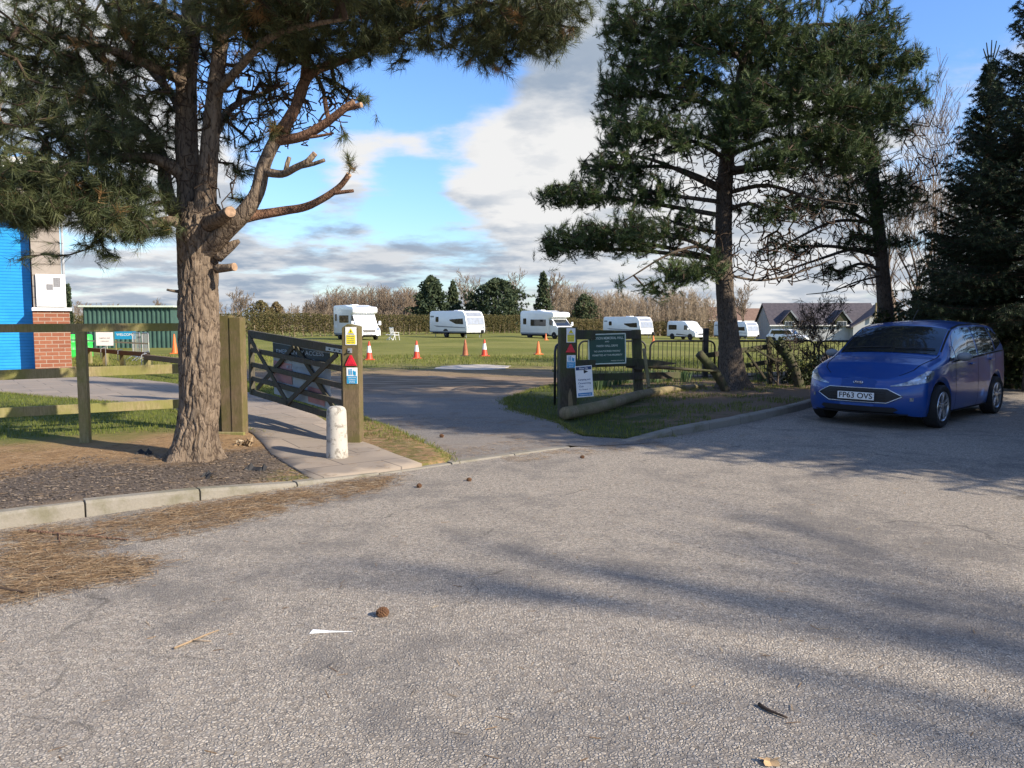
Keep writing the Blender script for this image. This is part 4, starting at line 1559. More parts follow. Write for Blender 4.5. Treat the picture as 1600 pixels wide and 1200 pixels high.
# =================================================== spruces
def spruce(name, label, loc_, H, RB, seed, group=None, z0=0.4, dens=1.0, col='spruce', flop=0.35):
    rg = np.random.default_rng(seed)
    tr = thing(name, label, 'tree', loc_, group=group)
    m = MB()
    pp, rr = resample([Vector((0, 0, -.1)), Vector((.05, .03, H * .4)), Vector((0, 0, H * .8)), Vector((0, 0, H))], [RB * .085, RB * .06, RB * .025, .012], 0.3)
    bark_tube(m, pp, rr, 16, 0.012, 7)
    m.build('trunk', M['bark_dark'], tr, smooth=True)
    A, B, ra, rb = [], [], [], []
    tips, dirs = [], []
    z = z0
    while z < H - 0.12:
        f = 1 - z / H
        Lb = RB * (f ** 0.85) * (0.92 if f < .97 else 1)
        nb = int((5 + 5 * f) * dens)
        for q in range(max(4, nb)):
            a = rg.uniform(0, 2 * math.pi)
            l = Lb * rg.uniform(.68, 1.12) + 0.05
            zz_ = z + rg.uniform(-.12, .12)
            el = 0.55 * (1 - f) * 1.3 - flop * f
            p = np.array([0, 0, zz_])
            nseg = max(3, int(l / .22))
            hd = np.array([math.cos(a), math.sin(a), 0])
            for s in range(nseg):
                u_ = s / nseg
                d = hd * math.cos(el + .35 * u_ * u_) + np.array([0, 0, math.sin(el + .55 * u_ * u_)])
                d += rg.normal(0, .04, 3)
                p2 = p + d * l / nseg
                A.append(p); B.append(p2)
                ra.append(.018 * (1 - u_) + .004); rb.append(.018 * (1 - u_ - 1 / nseg) + .004)
                if u_ > .12:
                    # flat side sprays, hanging a little
                    for sd in (-1, 1):
                        sl = l * .34 * (1 - u_ * .75) * rg.uniform(.5, 1.15)
                        sv = np.array([-hd[1], hd[0], 0]) * sd * .8 + hd * .65 + np.array([0, 0, -.22 - rg.uniform(0, .3)])
                        sv /= np.linalg.norm(sv)
                        ns = max(1, int(sl / .15))
                        q0 = p2
                        for w_ in range(ns):
                            q1 = q0 + (sv + rg.normal(0, .07, 3)) * sl / ns
                            A.append(q0); B.append(q1); ra.append(.006); rb.append(.004)
                            tips.append(q1); dirs.append(sv)
                            q0 = q1
                tips.append(p2); dirs.append(d)
                p = p2
        z += (0.20 + 0.18 * f) / max(.6, dens)
    tips.append(np.array([0, 0, H])); dirs.append(np.array([0, 0, 1.0]))
    V, F = segs_geo(np.array(A), np.array(B), np.array(ra), np.array(rb))
    fast_mesh('branch', V, F, M['twig'], tr)
    V, F, tt = needles(np.array(tips), np.array(dirs), 24, 0.085, 0.016, (.5, 1.3), .20, upb=.1, tint=(0, .7), brown=.02)
    fast_mesh('crown', V, F, M[col], tr, tt)
    return tr


def zr_(x, y):
    return zright(x, y) - .02


def put(px, d):
    p = D(px, 560, d)
    return Vector((p.x, p.y, 0.06))


sA = Vector((D(1548, 100, 19.5).x, 19.5, .06))
topA = D(1548, 100, 19.5).z
spruce('spruce_tree', 'dark spruce with a bare forked tip just left of the picture\'s right edge', sA, topA, 2.35, 3, z0=0.9, dens=1.8)
# the leader: a candelabra of new shoots
ld = MB()
for dx, l in ((0, .50), (.10, .48), (-.11, .44), (.17, .38), (-.17, .30)):
    ld.tube([(dx * .2, 0, topA - .1), (dx * .8, 0, topA + l * .5), (dx * 1.15, 0, topA + l)], [.013, .016, .011], 6)
ld.build('leader', M['spruce'], [o for o in bpy.data.objects if o.name == 'spruce_tree'][0])
sB = Vector((11.75, 17.6, .06))
spruce('spruce_tree', 'taller dense dark spruce cut off by the right edge of the picture', sB, 10.2, 3.2, 8, z0=1.6, dens=1.9)
# trees outside the frame that shade the car and the drive
spruce('spruce_tree', 'spruce outside the picture to the right, its shadow reaching nearest the camera', (10.6, 6.6, 0), 12.5, 3.0, 15, z0=0.8, dens=1.6)
spruce('spruce_tree', 'spruce outside the picture to the right, shading the front of the blue car', (10.9, 9.5, 0), 11.0, 3.1, 21, z0=0.5, dens=1.4)
spruce('spruce_tree', 'spruce outside the picture to the right, shading the tail of the blue car', (12.6, 12.2, 0), 7.6, 3.0, 23, z0=0.5, dens=1.6)


spruce('spruce_tree', 'tallest spruce outside the picture to the right, throwing long shade towards the dark gate post', (15.6, 4.6, 0), 17.5, 4.3, 27, z0=1.0, dens=1.3)
spruce('spruce_tree', 'broad spruce outside the picture to the right, throwing long shade across the drive', (17.2, 6.2, 0), 17.0, 4.2, 29, z0=1.0, dens=1.3)


# =================================================== bare trees
def bare(name, label, loc_, H, spread, r0, seed, mat='bark_bare', group=None, levels=5, fork=0.3, tw=0.006, lean=(0, 0), up=0.35, nchild=(3, 5), cat='tree', ratio=.62):
    rg = random.Random(seed)
    tr = thing(name, label, cat, loc_, group=group)
    A, B, ra, rb = [], [], [], []

    def rec(p, d, l, r, lv):
        n = 5 if lv == 0 else 3
        q = p
        pts = [p]
        for s in range(n):
            d = (d + Vector((rg.gauss(0, .10), rg.gauss(0, .10), rg.gauss(0, .05) + (up * .12 if lv else 0)))).normalized()
            q2 = q + d * l / n
            r2 = max(tw, r * (1 - .55 * (s + 1) / n))
            A.append(tuple(q)); B.append(tuple(q2)); ra.append(max(tw, r * (1 - .55 * s / n))); rb.append(r2)
            q = q2
            pts.append(q2)
        if lv >= levels - 1:
            return
        k = rg.randint(*nchild) + (3 if lv == 0 else 0)
        for c in range(k):
            f = rg.uniform(fork, 1.0) if c else 1.0
            i = min(n - 1, int(f * n))
            s0 = pts[i].lerp(pts[i + 1], f * n - i) if i < n else pts[-1]
            ax = d.orthogonal().normalized()
            ax.rotate(Matrix.Rotation(rg.uniform(0, 6.28), 3, d))
            an = rg.uniform(.3, .95) * spread
            nd = (d * math.cos(an) + ax * math.sin(an) + Vector((0, 0, up * .3))).normalized()
            rec(s0, nd, l * rg.uniform(ratio - .14, ratio + .12), max(tw, r * .5 * (1.15 - .4 * f)), lv + 1)
    rec(Vector((0, 0, -.05)), Vector((lean[0], lean[1], 1)).normalized(), H * .45, r0, 0)
    A, B, ra, rb = map(np.array, (A, B, ra, rb))
    zt = B[:, 2].max()
    sc = H / zt
    A, B = A * [1, 1, sc], B * [1, 1, sc]
    thick = (ra > r0 * .3)
    V, F = segs_geo(A[thick], B[thick], ra[thick], rb[thick], 7)
    fast_mesh('trunk', V, F, M[mat], tr, smooth=True)
    th = ~thick
    V, F = segs_geo(A[th], B[th], ra[th], rb[th], 3)
    fast_mesh('crown', V, F, M[mat], tr)
    return tr


for i, (px, d, H, lean, lab) in enumerate([
        (1412, 24, 9.0, (.05, 0), 'slender bare tree standing between the dark pine and the spruce, nearer the pine'),
        (1438, 25, 10.0, (.10, 0), 'bare multi-stemmed tree with the tallest thin shoots, left of the spruce'),
        (1428, 27, 8.0, (-.06, .05), 'short bare tree hidden behind the other two bare trees by the spruce')]):
    bare('bare_tree', lab, put(px, d), H, .75, .10, 40 + i, levels=6, lean=lean, nchild=(3, 4), tw=.006, up=.7)
# tall leafless trees behind the viewer's right shoulder: their soft shadows cross the car park
bare('bare_tree', 'tall leafless tree outside the picture, throwing soft shade on the lower right tarmac', Vector((27.0, -11.6, 0)), 17.6, .6, .24, 91, levels=6, tw=.019, nchild=(4, 5), fork=.25, up=.4)
bare('bare_shrub', 'leafless thorny shrub against the black railings in front of the white bungalow', Vector(D(1300, 560, 19.2).to_tuple()[:2] + (0.08,)), 2.3, 1.2, .035, 61, levels=6, fork=.1, nchild=(3, 5), tw=.005, cat='shrub', up=.3, mat='bark_dark')
bare('bare_shrub', 'leafless shrub in the gap between the leaning post and the pine trunk', Vector(D(1215, 560, 17.9).to_tuple()[:2] + (0.1,)), 1.5, 1.3, .025, 67, levels=5, fork=.1, nchild=(3, 5), tw=.004, cat='shrub', up=.2, mat='bark_dark')


# evergreen scrub behind the car
def scrub(name, label, c, r, n, mat, leaf=.05, cat='shrub', group=None, seed=0, tint=(0, .8), per=8):
    t_ = thing(name, label, cat, (c[0], c[1], 0.05), group=group)
    P = []
    while len(P) < n:
        q = NR.uniform(-1, 1, 3)
        if np.dot(q[:2], q[:2]) > 1:
            continue
        h = (q[2] + 1) / 2
        lim = (1 - .5 * h * h) * (.75 + .5 * noise.noise((q[0] * 2.3 + seed, q[1] * 2.3, h * 2.5)))
        if np.hypot(q[0], q[1]) < lim:
            P.append((q[0] * r[0], q[1] * r[1], h * r[2] * (0.75 + .5 * noise.noise((q[0] * 3 + seed, q[1] * 3, 7)))))
    P = np.array(P)
    d = NR.normal(0, 1, P.shape)
    d[:, 2] = np.abs(d[:, 2])
    d /= np.linalg.norm(d, axis=1, keepdims=True)
    V, F, tt = needles(P, d, per, leaf, leaf * .55, (.2, 1.5), leaf * 1.5, tint=tint, brown=.06)
    fast_mesh('foliage', V, F, M[mat], t_, tt)
    g = Grow()
    g.limb([np.array([0.0, 0, z]) for z in np.linspace(0, r[2] * .5, 6)])
    for a in range(5):
        an = a * 1.26
        g.limb([np.array([math.cos(an) * r[0] * .5 * s, math.sin(an) * r[1] * .5 * s, r[2] * .7 * s]) for s in np.linspace(0, 1, 7)])
    g.grow(P[::6], .25, .02, .4)
    V, F = g.twig_geo(.006, .4, .03)
    fast_mesh('stem', V, F, M['twig'], t_)
    return t_


scrub('evergreen_shrub', 'dark ivy-covered scrub directly behind the blue car roof', put(1430, 21.5), (1.5, 1.0, 2.9), 2100, 'bramble', .09, seed=1)
scrub('evergreen_shrub', 'dark scrub against the brick wall behind the rear of the car', put(1520, 20.0), (1.6, 1.0, 3.0), 2600, 'bramble', .09, seed=5)
scrub('evergreen_shrub', 'low dark scrub between the leaning post and the front of the car', put(1262, 18.2), (.9, .5, .75), 700, 'bramble', .06, seed=9)
scrub('evergreen_shrub', 'ivy mound at the foot of the thin dark pine', put(1376, 20.2), (.5, .5, 2.3), 900, 'bramble', .09, seed=12)
scrub('evergreen_shrub', 'tall ivy and scrub filling the far right corner above the wall', put(1610, 18.6), (1.6, .9, 3.2), 2600, 'bramble', .09, seed=15)
# ------------------------------------------------------------------ fence, gate, posts on the left
# post and rail fence
fp = G(129, 693, .12)
fence = thing('timber_fence', 'green-stained three rail timber fence running in from the left behind the old pine', 'fence', fp)


def fl(px, py, d):
    return D(px, py, d) - fp


hd_ = Vector((G(345, 690, .1).x - fp.x, 10.55 - fp.y, 0)).normalized()
for i, (ya, yb, x0, x1, hh) in enumerate([(513, 511, -60, 300, .105), (586, 576, -60, 300, .125), (645, 631, -60, 300, .12)]):
    mb = MB()
    a = fl(x0, ya + (ya - yb) * 60 / 275, 9.55)
    b = fl(x1, yb - (ya - yb) * 25 / 275, 10.72)
    mid = a.lerp(b, .47)
    mid.y -= 0.0
    mb.beam(a, b, .038, hh, 0, bev=.004)
    mb.build('rail', M['rail'], fence)
mb = MB()
pt = D(129, 512, fp.y).z - fp.z
mb.box((0, .075, pt / 2 - .1), (.108, .10, pt + .2 - .1), 0, rz=.2, bev=.006)
mb.build('post', M['rail'], fence)
mb = MB()
q = fl(-120, 640, 9.3)
mb.box((q.x, q.y + .075, pt / 2 - .1), (.125, .10, pt + .1), 0, rz=.2, bev=.006)
mb.build('post', M['rail'], fence)


# double post of the pedestrian gap
pp = G(368, 692, .09)
pp.y = 10.2
pp = D(368, 690, 10.2)
zt = D(368, 493, 10.2).z - pp.z
dp = thing('gate_post', 'tall double timber post with a board foot right beside the old pine trunk', 'gate post', pp, rz=-.12)
mb = MB()
mb.box((-.085, .02, zt / 2), (.145, .16, zt), 0, bev=.006)
mb.build('post', M['post'], dp)
mb = MB()
mb.box((.065, .01, zt / 2 - .012), (.15, .16, zt - .024), 0, bev=.006)
mb.build('post', M['post'], dp)
mb = MB()
mb.box((-.10, -.10, .045), (.55, .055, .19), 0, bev=.006)
mb.build('foot_board', M['rail'], dp)
b2 = MB()
b2.box((-.20, .06, zt / 2 - .05), (.055, .20, zt - .10), 0, bev=.004)
b2.build('side_board', M['oldwood'], dp)

# hinge post
hp = D(553, 693, 10.0)
hp.z = 0.02
ht = D(553, 506, 10.0).z - hp.z
hinge = thing('gate_post', 'square mossy gate post carrying yellow and blue notices and a red triangle', 'gate post', hp, rz=-.05)
mb = MB()
s = .105
mb.add([(-s, -s, -.2), (s, -s, -.2), (s, s, -.2), (-s, s, -.2), (-s, -s, ht - .05), (s, -s, ht - .05), (s, s, ht - .03), (-s, s, ht - .03), (-.03, -s, ht), (-.03, s, ht)],
       [(0, 1, 5, 8, 4), (1, 2, 6, 5), (2, 3, 7, 9, 6), (3, 0, 4, 7), (4, 8, 9, 7), (8, 5, 6, 9)])
mb.build('post', M['post'], hinge, bevel=.006)


def hz(py):
    return D(553, py, hp.y - s).z - hp.z


def plate(name, label, cat, parent_thing, w_, h_, x, z, yoff, mat, rot=0.0):
    """flat sign as its own thing fixed to a post's front face"""
    Mw = Matrix.Translation(parent_thing.location) @ parent_thing.rotation_euler.to_matrix().to_4x4()
    p = Mw @ Vector((x, yoff, z))
    o = thing(name, label, cat, p, parent_thing.rotation_euler[2])
    o.rotation_euler = (0, rot, parent_thing.rotation_euler[2])
    m_ = MB()
    m_.box((0, 0, 0), (w_, .006, h_), 0, bev=.0015)
    m_.build('plate', M[mat], o)
    return o


def quad(o, name, x0, z0, x1, z1, mat, y=-.0045):
    m_ = MB()
    m_.box(((x0 + x1) / 2, y, (z0 + z1) / 2), (abs(x1 - x0), .003, abs(z1 - z0)), 0)
    return m_.build(name, M[mat], o)


def tri(o, name, pts_, mat, y0=-.003, y1=-.006):
    m_ = MB()
    m_.prism(pts_, y1, y0, 'Y')
    return m_.build(name, M[mat], o)


def notices(post, pf, zf_, who, xo=0.012):
    """yellow warning, red triangle, blue children notice"""
    a = plate('warning_sign', 'yellow and white warning notice near the top of the ' + who, 'sign', post, .142, .225, xo, zf_(0), -pf - .004, 'signwhite')
    quad(a, 'panel', -.057, -.10, .057, .012, 'yellow')
    tri(a, 'warning_triangle', [(-.036, .035), (.036, .035), (0, .098)], 'yellow')
    tri(a, 'symbol', [(-.004, .042), (.012, .062), (.002, .062), (.006, .082), (-.009, .058), (0, .058)], 'black', -.0075, -.006)
    lettering([('CAUTION', .018, 0, .022, .085)], M['black'], a, -.0045)
    lettering([('DANGER', .024, 0, -.004, .092), ('Low voltage', .02, 0, -.03, .085), ('electric fence', .02, 0, -.055, .09), ('KEEP CLEAR', .02, 0, -.08, .09)], M['greyink'], a, -.0075)
    b_ = thing('reflector', 'red triangular reflector on the ' + who, 'reflector', Matrix.Translation(post.location) @ post.rotation_euler.to_matrix().to_4x4() @ Vector((xo - .005, -pf - .006, zf_(1))), post.rotation_euler[2])
    m_ = MB()
    m_.prism([(-.078, -.068), (.078, -.068), (.070, -.055), (.012, .066), (-.012, .066), (-.070, -.055)], -.012, .004, 'Y')
    m_.build('lens', M['red'], b_, bevel=.004)
    m_ = MB()
    m_.prism([(-.045, -.048), (.045, -.048), (0, .042)], -.016, -.0115, 'Y')
    m_.build('inner_lens', M['red'], b_, bevel=.002)
    c = plate('notice', 'blue and white children notice, lowest sign on the ' + who, 'sign', post, .140, .205, xo + .006, zf_(2), -pf - .004, 'signwhite')
    quad(c, 'panel', -.064, -.098, .064, -.002, 'skyblue')
    m_ = MB()
    for x0, hgt in ((-.034, .07), (-.008, .075), (.022, .05)):
        m_.box((x0, -.0045, .012 + hgt * .38), (.016, .003, hgt * .75), 0)
        m_.lathe([(.0085, -.0015), (.0085, .0015)], 14, 0, Matrix.Translation((x0, -.0045, .012 + hgt * .9)) @ Matrix.Rotation(math.pi / 2, 4, 'X'))
    m_.box((.040, -.0045, .03), (.022, .003, .05), 0)
    m_.build('pictogram', M['skyblue'], c)
    lettering([('CAUTION', .022, 0, -.022, .10), ('Children', .024, 0, -.05, .085), ('playing', .022, 0, -.077, .07)], M['signwhite'], c, -.0075)


zs = [hz(525), hz(563), hz(587)]
notices(hinge, s, lambda i: zs[i], 'left mossy gate post')
ltc = thing('latch_plate', 'small pale square latch plate above the red triangle', 'latch', Matrix.Translation(hp) @ Vector((-.01, -s - .006, hz(548))))
mb = MB()
mb.box((0, 0, 0), (.055, .008, .06), 0, bev=.002)
mb.build('plate', M['galv'], ltc)
mb = MB()
mb.lathe([(.013, 0), (.012, .02), (.004, .024)], 12, 0, Matrix.Translation((-.008, -.004, -.01)) @ Matrix.Rotation(math.pi / 2, 4, 'X'))
mb.build('knob', M['black'], ltc)
sp_ = thing('post_tag', 'small grey tag on the shaded side of the left gate post', 'tag', Matrix.Translation(hp) @ Vector((-s - .006, -.04, hz(539))))
mb = MB()
mb.box((0, 0, 0), (.008, .075, .095), 0, bev=.002)
mb.build('plate', M['galv'], sp_)

# the five bar gate swung open
ga = Vector((hp.x - .10, hp.y + .12, 0))
gb = D(392, 600, 12.35)
gb.z = 0
gz0, gz1 = 0.26, 0.44           # the free end rides up a little
gate = thing('field_gate', 'dark five bar timber gate swung open behind the bollard, crossed with two braces', 'gate', Vector((ga.x, ga.y, gz0)))
gl = (gb - ga).to_2d().length
ax = Vector((gb.x - ga.x, gb.y - ga.y, gz1 - gz0)).normalized()


def gp(s_, h, off=0.0):
    nrm = Vector((-ax.y, ax.x, 0)).normalized()        # away from the viewer side is chosen below
    return ax * (s_ * gl) + Vector((0, 0, h)) + nrm * off


GH = .99
for i, (h, hh) in enumerate([(GH - .045, .115), (.70, .072), (.475, .072), (.255, .072), (.035, .085)]):
    mb = MB()
    mb.beam(gp(0.0, h), gp(1.0, h), .042 if i else .06, hh, 0, bev=.004)
    mb.build('bar', M['gatewood'], gate)
for s_, wd in ((0.015, .095), (0.985, .075)):
    mb = MB()
    mb.beam(gp(s_, 0.0, .0), gp(s_, GH, .0), .07, wd, 0, up=ax, bev=.004)
    mb.build('stile', M['gatewood'], gate)
for (s0, h0), (s1, h1) in (((.06, GH - .10), (.565, .03)), ((.545, .03), (.985, GH - .08)), ((.10, .06), (.50, GH - .12)), ((.95, .10), (.52, GH - .12))):
    mb = MB()
    o_ = .034 if s0 > .3 and s0 < .6 or s0 < .08 else -.034
    mb.beam(gp(s0, h0, o_), gp(s1, h1, o_), .022, .07, 0, up=Vector((0, 0, 1)), bev=.003)
    mb.build('brace', M['gatewood'], gate)
mb = MB()
mb.beam(gp(-.02, GH - .055, .036), gp(.16, GH - .055, .036), .008, .05, 0)
mb.beam(gp(-.02, GH - .055, -.036), gp(.16, GH - .055, -.036), .008, .05, 0)
mb.build('hinge_strap', M['galv'], gate)
mb = MB()
for s_ in (.035, .08, .125):
    for o_ in (.041, -.041):
        q = gp(s_, GH - .055, o_)
        mb.box(q, (.018, .018, .018), 0, rz=.7)
mb.build('bolt', M['black'], gate)

# banner tied to the far side of the gate
bn = thing('banner', 'grey vinyl banner tied to the far side of the open gate', 'banner', Vector((ga.x, ga.y, gz0)))
far = 1 if Vector((-ax.y, ax.x, 0)).dot(Vector((0, 1, 0))) > 0 else -1


def bq(s0, h0, s1, h1, off, mat, name):
    m_ = MB()
    o0, o1 = far * off, far * (off + .003)
    n = 8
    vs, fs = [], []
    for j in range(n + 1):
        for i in range(n + 1):
            s_ = s0 + (s1 - s0) * i / n
            h = h0 + (h1 - h0) * j / n
            wv = .010 * noise.noise((s_ * 5, h * 4, 2))
            vs.append(gp(s_, h, o0 + wv * far))
    k_ = n + 1
    b0 = len(vs)
    for q in range(k_ * k_):
        pass
    fs = [(j * k_ + i, j * k_ + i + 1, (j + 1) * k_ + i + 1, (j + 1) * k_ + i) for j in range(n) for i in range(n)]
    m_.add(vs, fs)
    return m_.build(name, mat, bn, smooth=True)


bq(.18, .09, .77, .90, .062, M['banner'], 'sheet')
bq(.182, .73, .765, .86, .052, M['black'], 'heading_band')
bq(.56, .30, .76, .60, .053, M['pink'], 'stripe')
bq(.24, .12, .40, .34, .053, M['pink'], 'stripe')
q0 = gp(.475, .77, far * .043)
ang = math.atan2(-ax.y, -ax.x)
Mb = Matrix.Translation(q0) @ Matrix.Rotation(ang, 4, 'Z')
lettering([('EMERGENCY ACCESS', .085, 0, .02, 1.45), ('NO PARKING', .075, 0, -.09, .95), ('KEEP CLEAR', .07, 0, -.20, .8)], M['banner'], bn, 0.0, M=Mb)

# white noticeboard frame half hidden by the trunk
nb = thing('notice_board', 'white framed board standing on the lawn half hidden behind the old pine trunk', 'sign', D(322, 590, 14.0) * 1.0)
nb.location.z = .1
mb = MB()
za, zb_ = D(322, 575, 14).z - .1, D(322, 508, 14).z - .1
mb.box((0, 0, (za + zb_) / 2), (.58, .03, zb_ - za), 0, bev=.006)
mb.build('frame', M['white'], nb)
mb = MB()
mb.box((0, -.017, (za + zb_) / 2), (.50, .006, zb_ - za - .08), 0)
mb.build('panel', M['vangrey'], nb)
for sx in (-.24, .24):
    mb = MB()
    mb.box((sx, .03, za / 2 + .1), (.05, .05, za + .3), 0)
    mb.build('leg', M['white'], nb)

# bollard
bo = G(527, 716, .035)
boll = thing('bollard', 'short round white painted concrete bollard with flaking paint in front of the gate', 'bollard', bo)
bh = D(527, 634, bo.y).z - bo.z
m, t = mat_new('flaking white bollard paint')
tcn = t.n('ShaderNodeTexCoord')
v = tcn.outputs['Object']
n = t.noise(v, 9, 7, 0.72, .3)
n2 = t.noise(v, 50, 4, .7)
col = t.mix(t.ramp(n, .52, .60), (0.47, 0.44, 0.385), (0.26, 0.235, 0.20))
col = t.mix(t.ramp(n2, .6, .75, 0, .6), col, (0.2, 0.18, 0.16))
finish(t, col, 0.8, t.math('ADD', n, n2), .5, .006, .2)
M['boll'] = m
mb = MB()
mb.lathe([(.125, -.05), (.122, .05), (.117, .2), (.112, bh - .10), (.108, bh - .055), (.095, bh - .025), (.07, bh - .008), (.02, bh)], 40)
mb.build('shaft', M['boll'], boll, smooth=True)

# ------------------------------------------------------------------ the hall on the left
bx1 = D(112, 560, 21.8).x
yb = 21.8
hall = thing('hall', 'single storey hall with brick piers, timber boards and a bright blue roller shutter', 'building', (bx1, yb, .1), rz=math.radians(32))


def hzz(py, d=yb):
    return D(60, py, d).z - .1


pw = .87
zc = hzz(486)
mb = MB()
mb.box((-pw / 2, .3, zc / 2 - .1), (pw, .6, zc + .2))
mb.build('pier', M['brick'], hall)
mb = MB()
mb.box((-pw / 2 + .02, .28, zc + .045), (pw + .08, .70, .09), 0, bev=.01)
mb.build('coping', M['white'], hall)
ztop = hzz(272)
mb = MB()
mb.box((-pw / 2 - .06, .42, (ztop + zc + .09) / 2), (pw - .18, .48, ztop - zc - .09))
mb.build('cladding', M['clad'], hall)
mb = MB()
mb.box((-.085, .32, (ztop + zc + .09) / 2), (.05, .30, ztop - zc - .09), 0)
mb.build('drainpipe', M['galv'], hall)
shx = -pw - 3.2
zsh = hzz(345)
mb = MB()
mb.box((shx, .62, zsh / 2), (6.4, .06, zsh))
mb.build('shutter', M['shutter'], hall)
mb = MB()
mb.box((shx, .45, zsh + .16), (6.4, .40, .30))
mb.build('shutter_box', M['vandark'], hall)
mb = MB()
mb.box((shx, .45, (ztop + zsh + .31) / 2), (6.4, .40, ztop - zsh - .31))
mb.build('upper_boards', M['clad'], hall)
mb = MB()
mb.box((-pw - 3.0, 5.3, ztop + .14), (6.4 + pw + .6, 11.4, .28))
mb.build('roof', M['soffit'], hall)
mb = MB()
mb.box((-.35, 5.6, ztop / 2), (.3, 9.9, ztop))
mb.build('side_wall', M['brick'], hall)
mb = MB()
mb.box((-pw - 3.0, 10.9, ztop / 2), (6.4 + pw, .3, ztop))
mb.build('back_wall', M['brick'], hall)
# poster on the pier boards
po = thing('poster_board', 'white poster board with grey pictures on the hall pier above the white sill', 'sign', hall.matrix_basis @ Vector((-pw / 2 + .02, .12, (hzz(429) + hzz(479)) / 2)), rz=math.radians(32))
phh = hzz(429) - hzz(479)
mb = MB()
mb.box((0, 0, 0), (.70, .05, phh), 0, bev=.006)
mb.build('board', M['signwhite'], po)
for (x0, z0, w_, h_) in ((.06, .22, .17, .26), (-.11, .09, .16, .16)):
    quad(po, 'picture', x0, z0 - h_ / 2, x0 + w_, z0 + h_ / 2, 'greyink', y=-.028)
lettering([('Hall', .09, -.16, .26), ('Welcome', .05, .14, .02, .2), ('to the hall', .04, .02, -.09, .2), ('All welcome', .04, .02, -.14, .2)], M['greyink'], po, -.027)

# ------------------------------------------------------------------ right of the entrance
rp = D(886, 655, 12.6)
rp.z = zright(rp.x, rp.y) - .02
rt = D(886, 511, 12.6).z - rp.z
rpost = thing('gate_post', 'dark weathered gate post on the right of the entrance with a split at its foot', 'gate post', rp, rz=.10)
mb = MB()
s2_ = .135
mb.box((0, 0, rt / 2 - .1), (2 * s2_, 2 * s2_, rt + .2), 0, bev=.012)
mb.build('post', M['oldwood'], rpost)
mb = MB()
pts_ = [(-.02, .06), (.05, .05), (.07, .25), (.05, .44), (.02, .52), (-.01, .40), (0, .2)]
mb.prism(pts_, -s2_ - .006, -s2_ + .01, 'Y')
mb.build('split', M['logwood'], rpost)


def rz_(py):
    return D(886, py, rp.y - s2_).z - rp.z


zr3 = [rz_(524), rz_(544), rz_(565)]
notices(rpost, s2_, lambda i: zr3[i], 'dark right gate post', xo=.03)

# small bow topped hand gate folded back behind the post
hg = D(867, 610, 14.5)
hg.z = .03
hgate = thing('hand_gate', 'narrow bow-topped black metal gate folded back behind the dark gate post', 'gate', hg)
htp = D(867, 539, 14.5).z - hg.z
mb = MB()
path_ = [(0, 0, 0), (0, 0, htp - .12), (.02, .05, htp - .03), (.05, .12, htp), (.35, .85, htp), (.39, .95, htp - .05), (.40, .98, htp - .14), (.40, .98, 0)]
mb.tube(path_, .024, 8)
mb.build('frame', M['blackmetal'], hgate, smooth=True)
mb = MB()
for i in range(1, 8):
    f = i / 8
    mb.tube([(.4 * f, .98 * f, .12), (.4 * f, .98 * f, htp - .02)], .008, 6)
mb.tube([(0, 0, .12), (.4, .98, .12)], .014, 6)
mb.build('bars', M['blackmetal'], hgate)

# broken rail fence
bf = D(997, 600, 15.2)
bf.z = zright(bf.x, bf.y) - .03
bft = D(997, 515, 15.2).z - bf.z
brk = thing('broken_fence', 'rotting post and rail fence with a snapped rail beside the dark gate post', 'fence', bf)


def bl(px, py, d):
    return D(px, py, d) - bf


mb = MB()
mb.beam((0.02, 0, -.1), (-.05, 0.02, bft), .17, .17, 0, up=(0, 1, 0), bev=.02)
mb.build('post', M['oldwood'], brk)
mb = MB()
mb.beam(bl(892, 523, 12.9), bl(998, 523, 15.1), .05, .16, 0, bev=.008)
mb.build('rail', M['oldwood'], brk)
mb = MB()
mb.beam(bl(892, 569, 12.9), bl(998, 566, 15.1), .05, .13, 0, bev=.008)
mb.build('rail', M['oldwood'], brk)
mb = MB()                          # snapped end, splintered
a, b = bl(978, 566, 14.95), bl(1058, 571, 15.25)
d_ = (b - a)
pr = [(0, -.10), (.30, -.13), (.42, -.05), (.62, -.03), (.86, .01), (1.0, .035), (.84, .055), (.6, .075), (.3, .085), (0, .09)]
vs = []
for o_ in (-.03, .03):
    for f, h in pr:
        vs.append(a + d_ * f + Vector((0, o_, h)))
n = len(pr)
mb.add(vs, [tuple(range(n)), tuple(range(2 * n - 1, n - 1, -1))] + [(i, (i + 1) % n, (i + 1) % n + n, i + n) for i in range(n)])
mb.build('broken_rail', M['oldwood'], brk)
mb = MB()
mb.beam(bl(1006, 545, 14.8), bl(1014, 606, 14.5), .06, .06, 0, up=(0, 1, 0), bev=.01)
mb.build('prop', M['logwood'], brk)
mb = MB()
mb.beam(bl(900, 590, 13.5), bl(1062, 586, 16.2), .05, .13, 0, bev=.006)
mb.build('gravel_board', M['oldwood'], brk)
mb = MB()
pp_, rr_ = resample([bl(1000, 571, 15.3), bl(1060, 576, 15.6), bl(1120, 580, 16.2)], [.05, .035, .03], .1)
bark_tube(mb, pp_, rr_, 10, .006, 8)
mb.build('rail', M['oldwood'], brk)

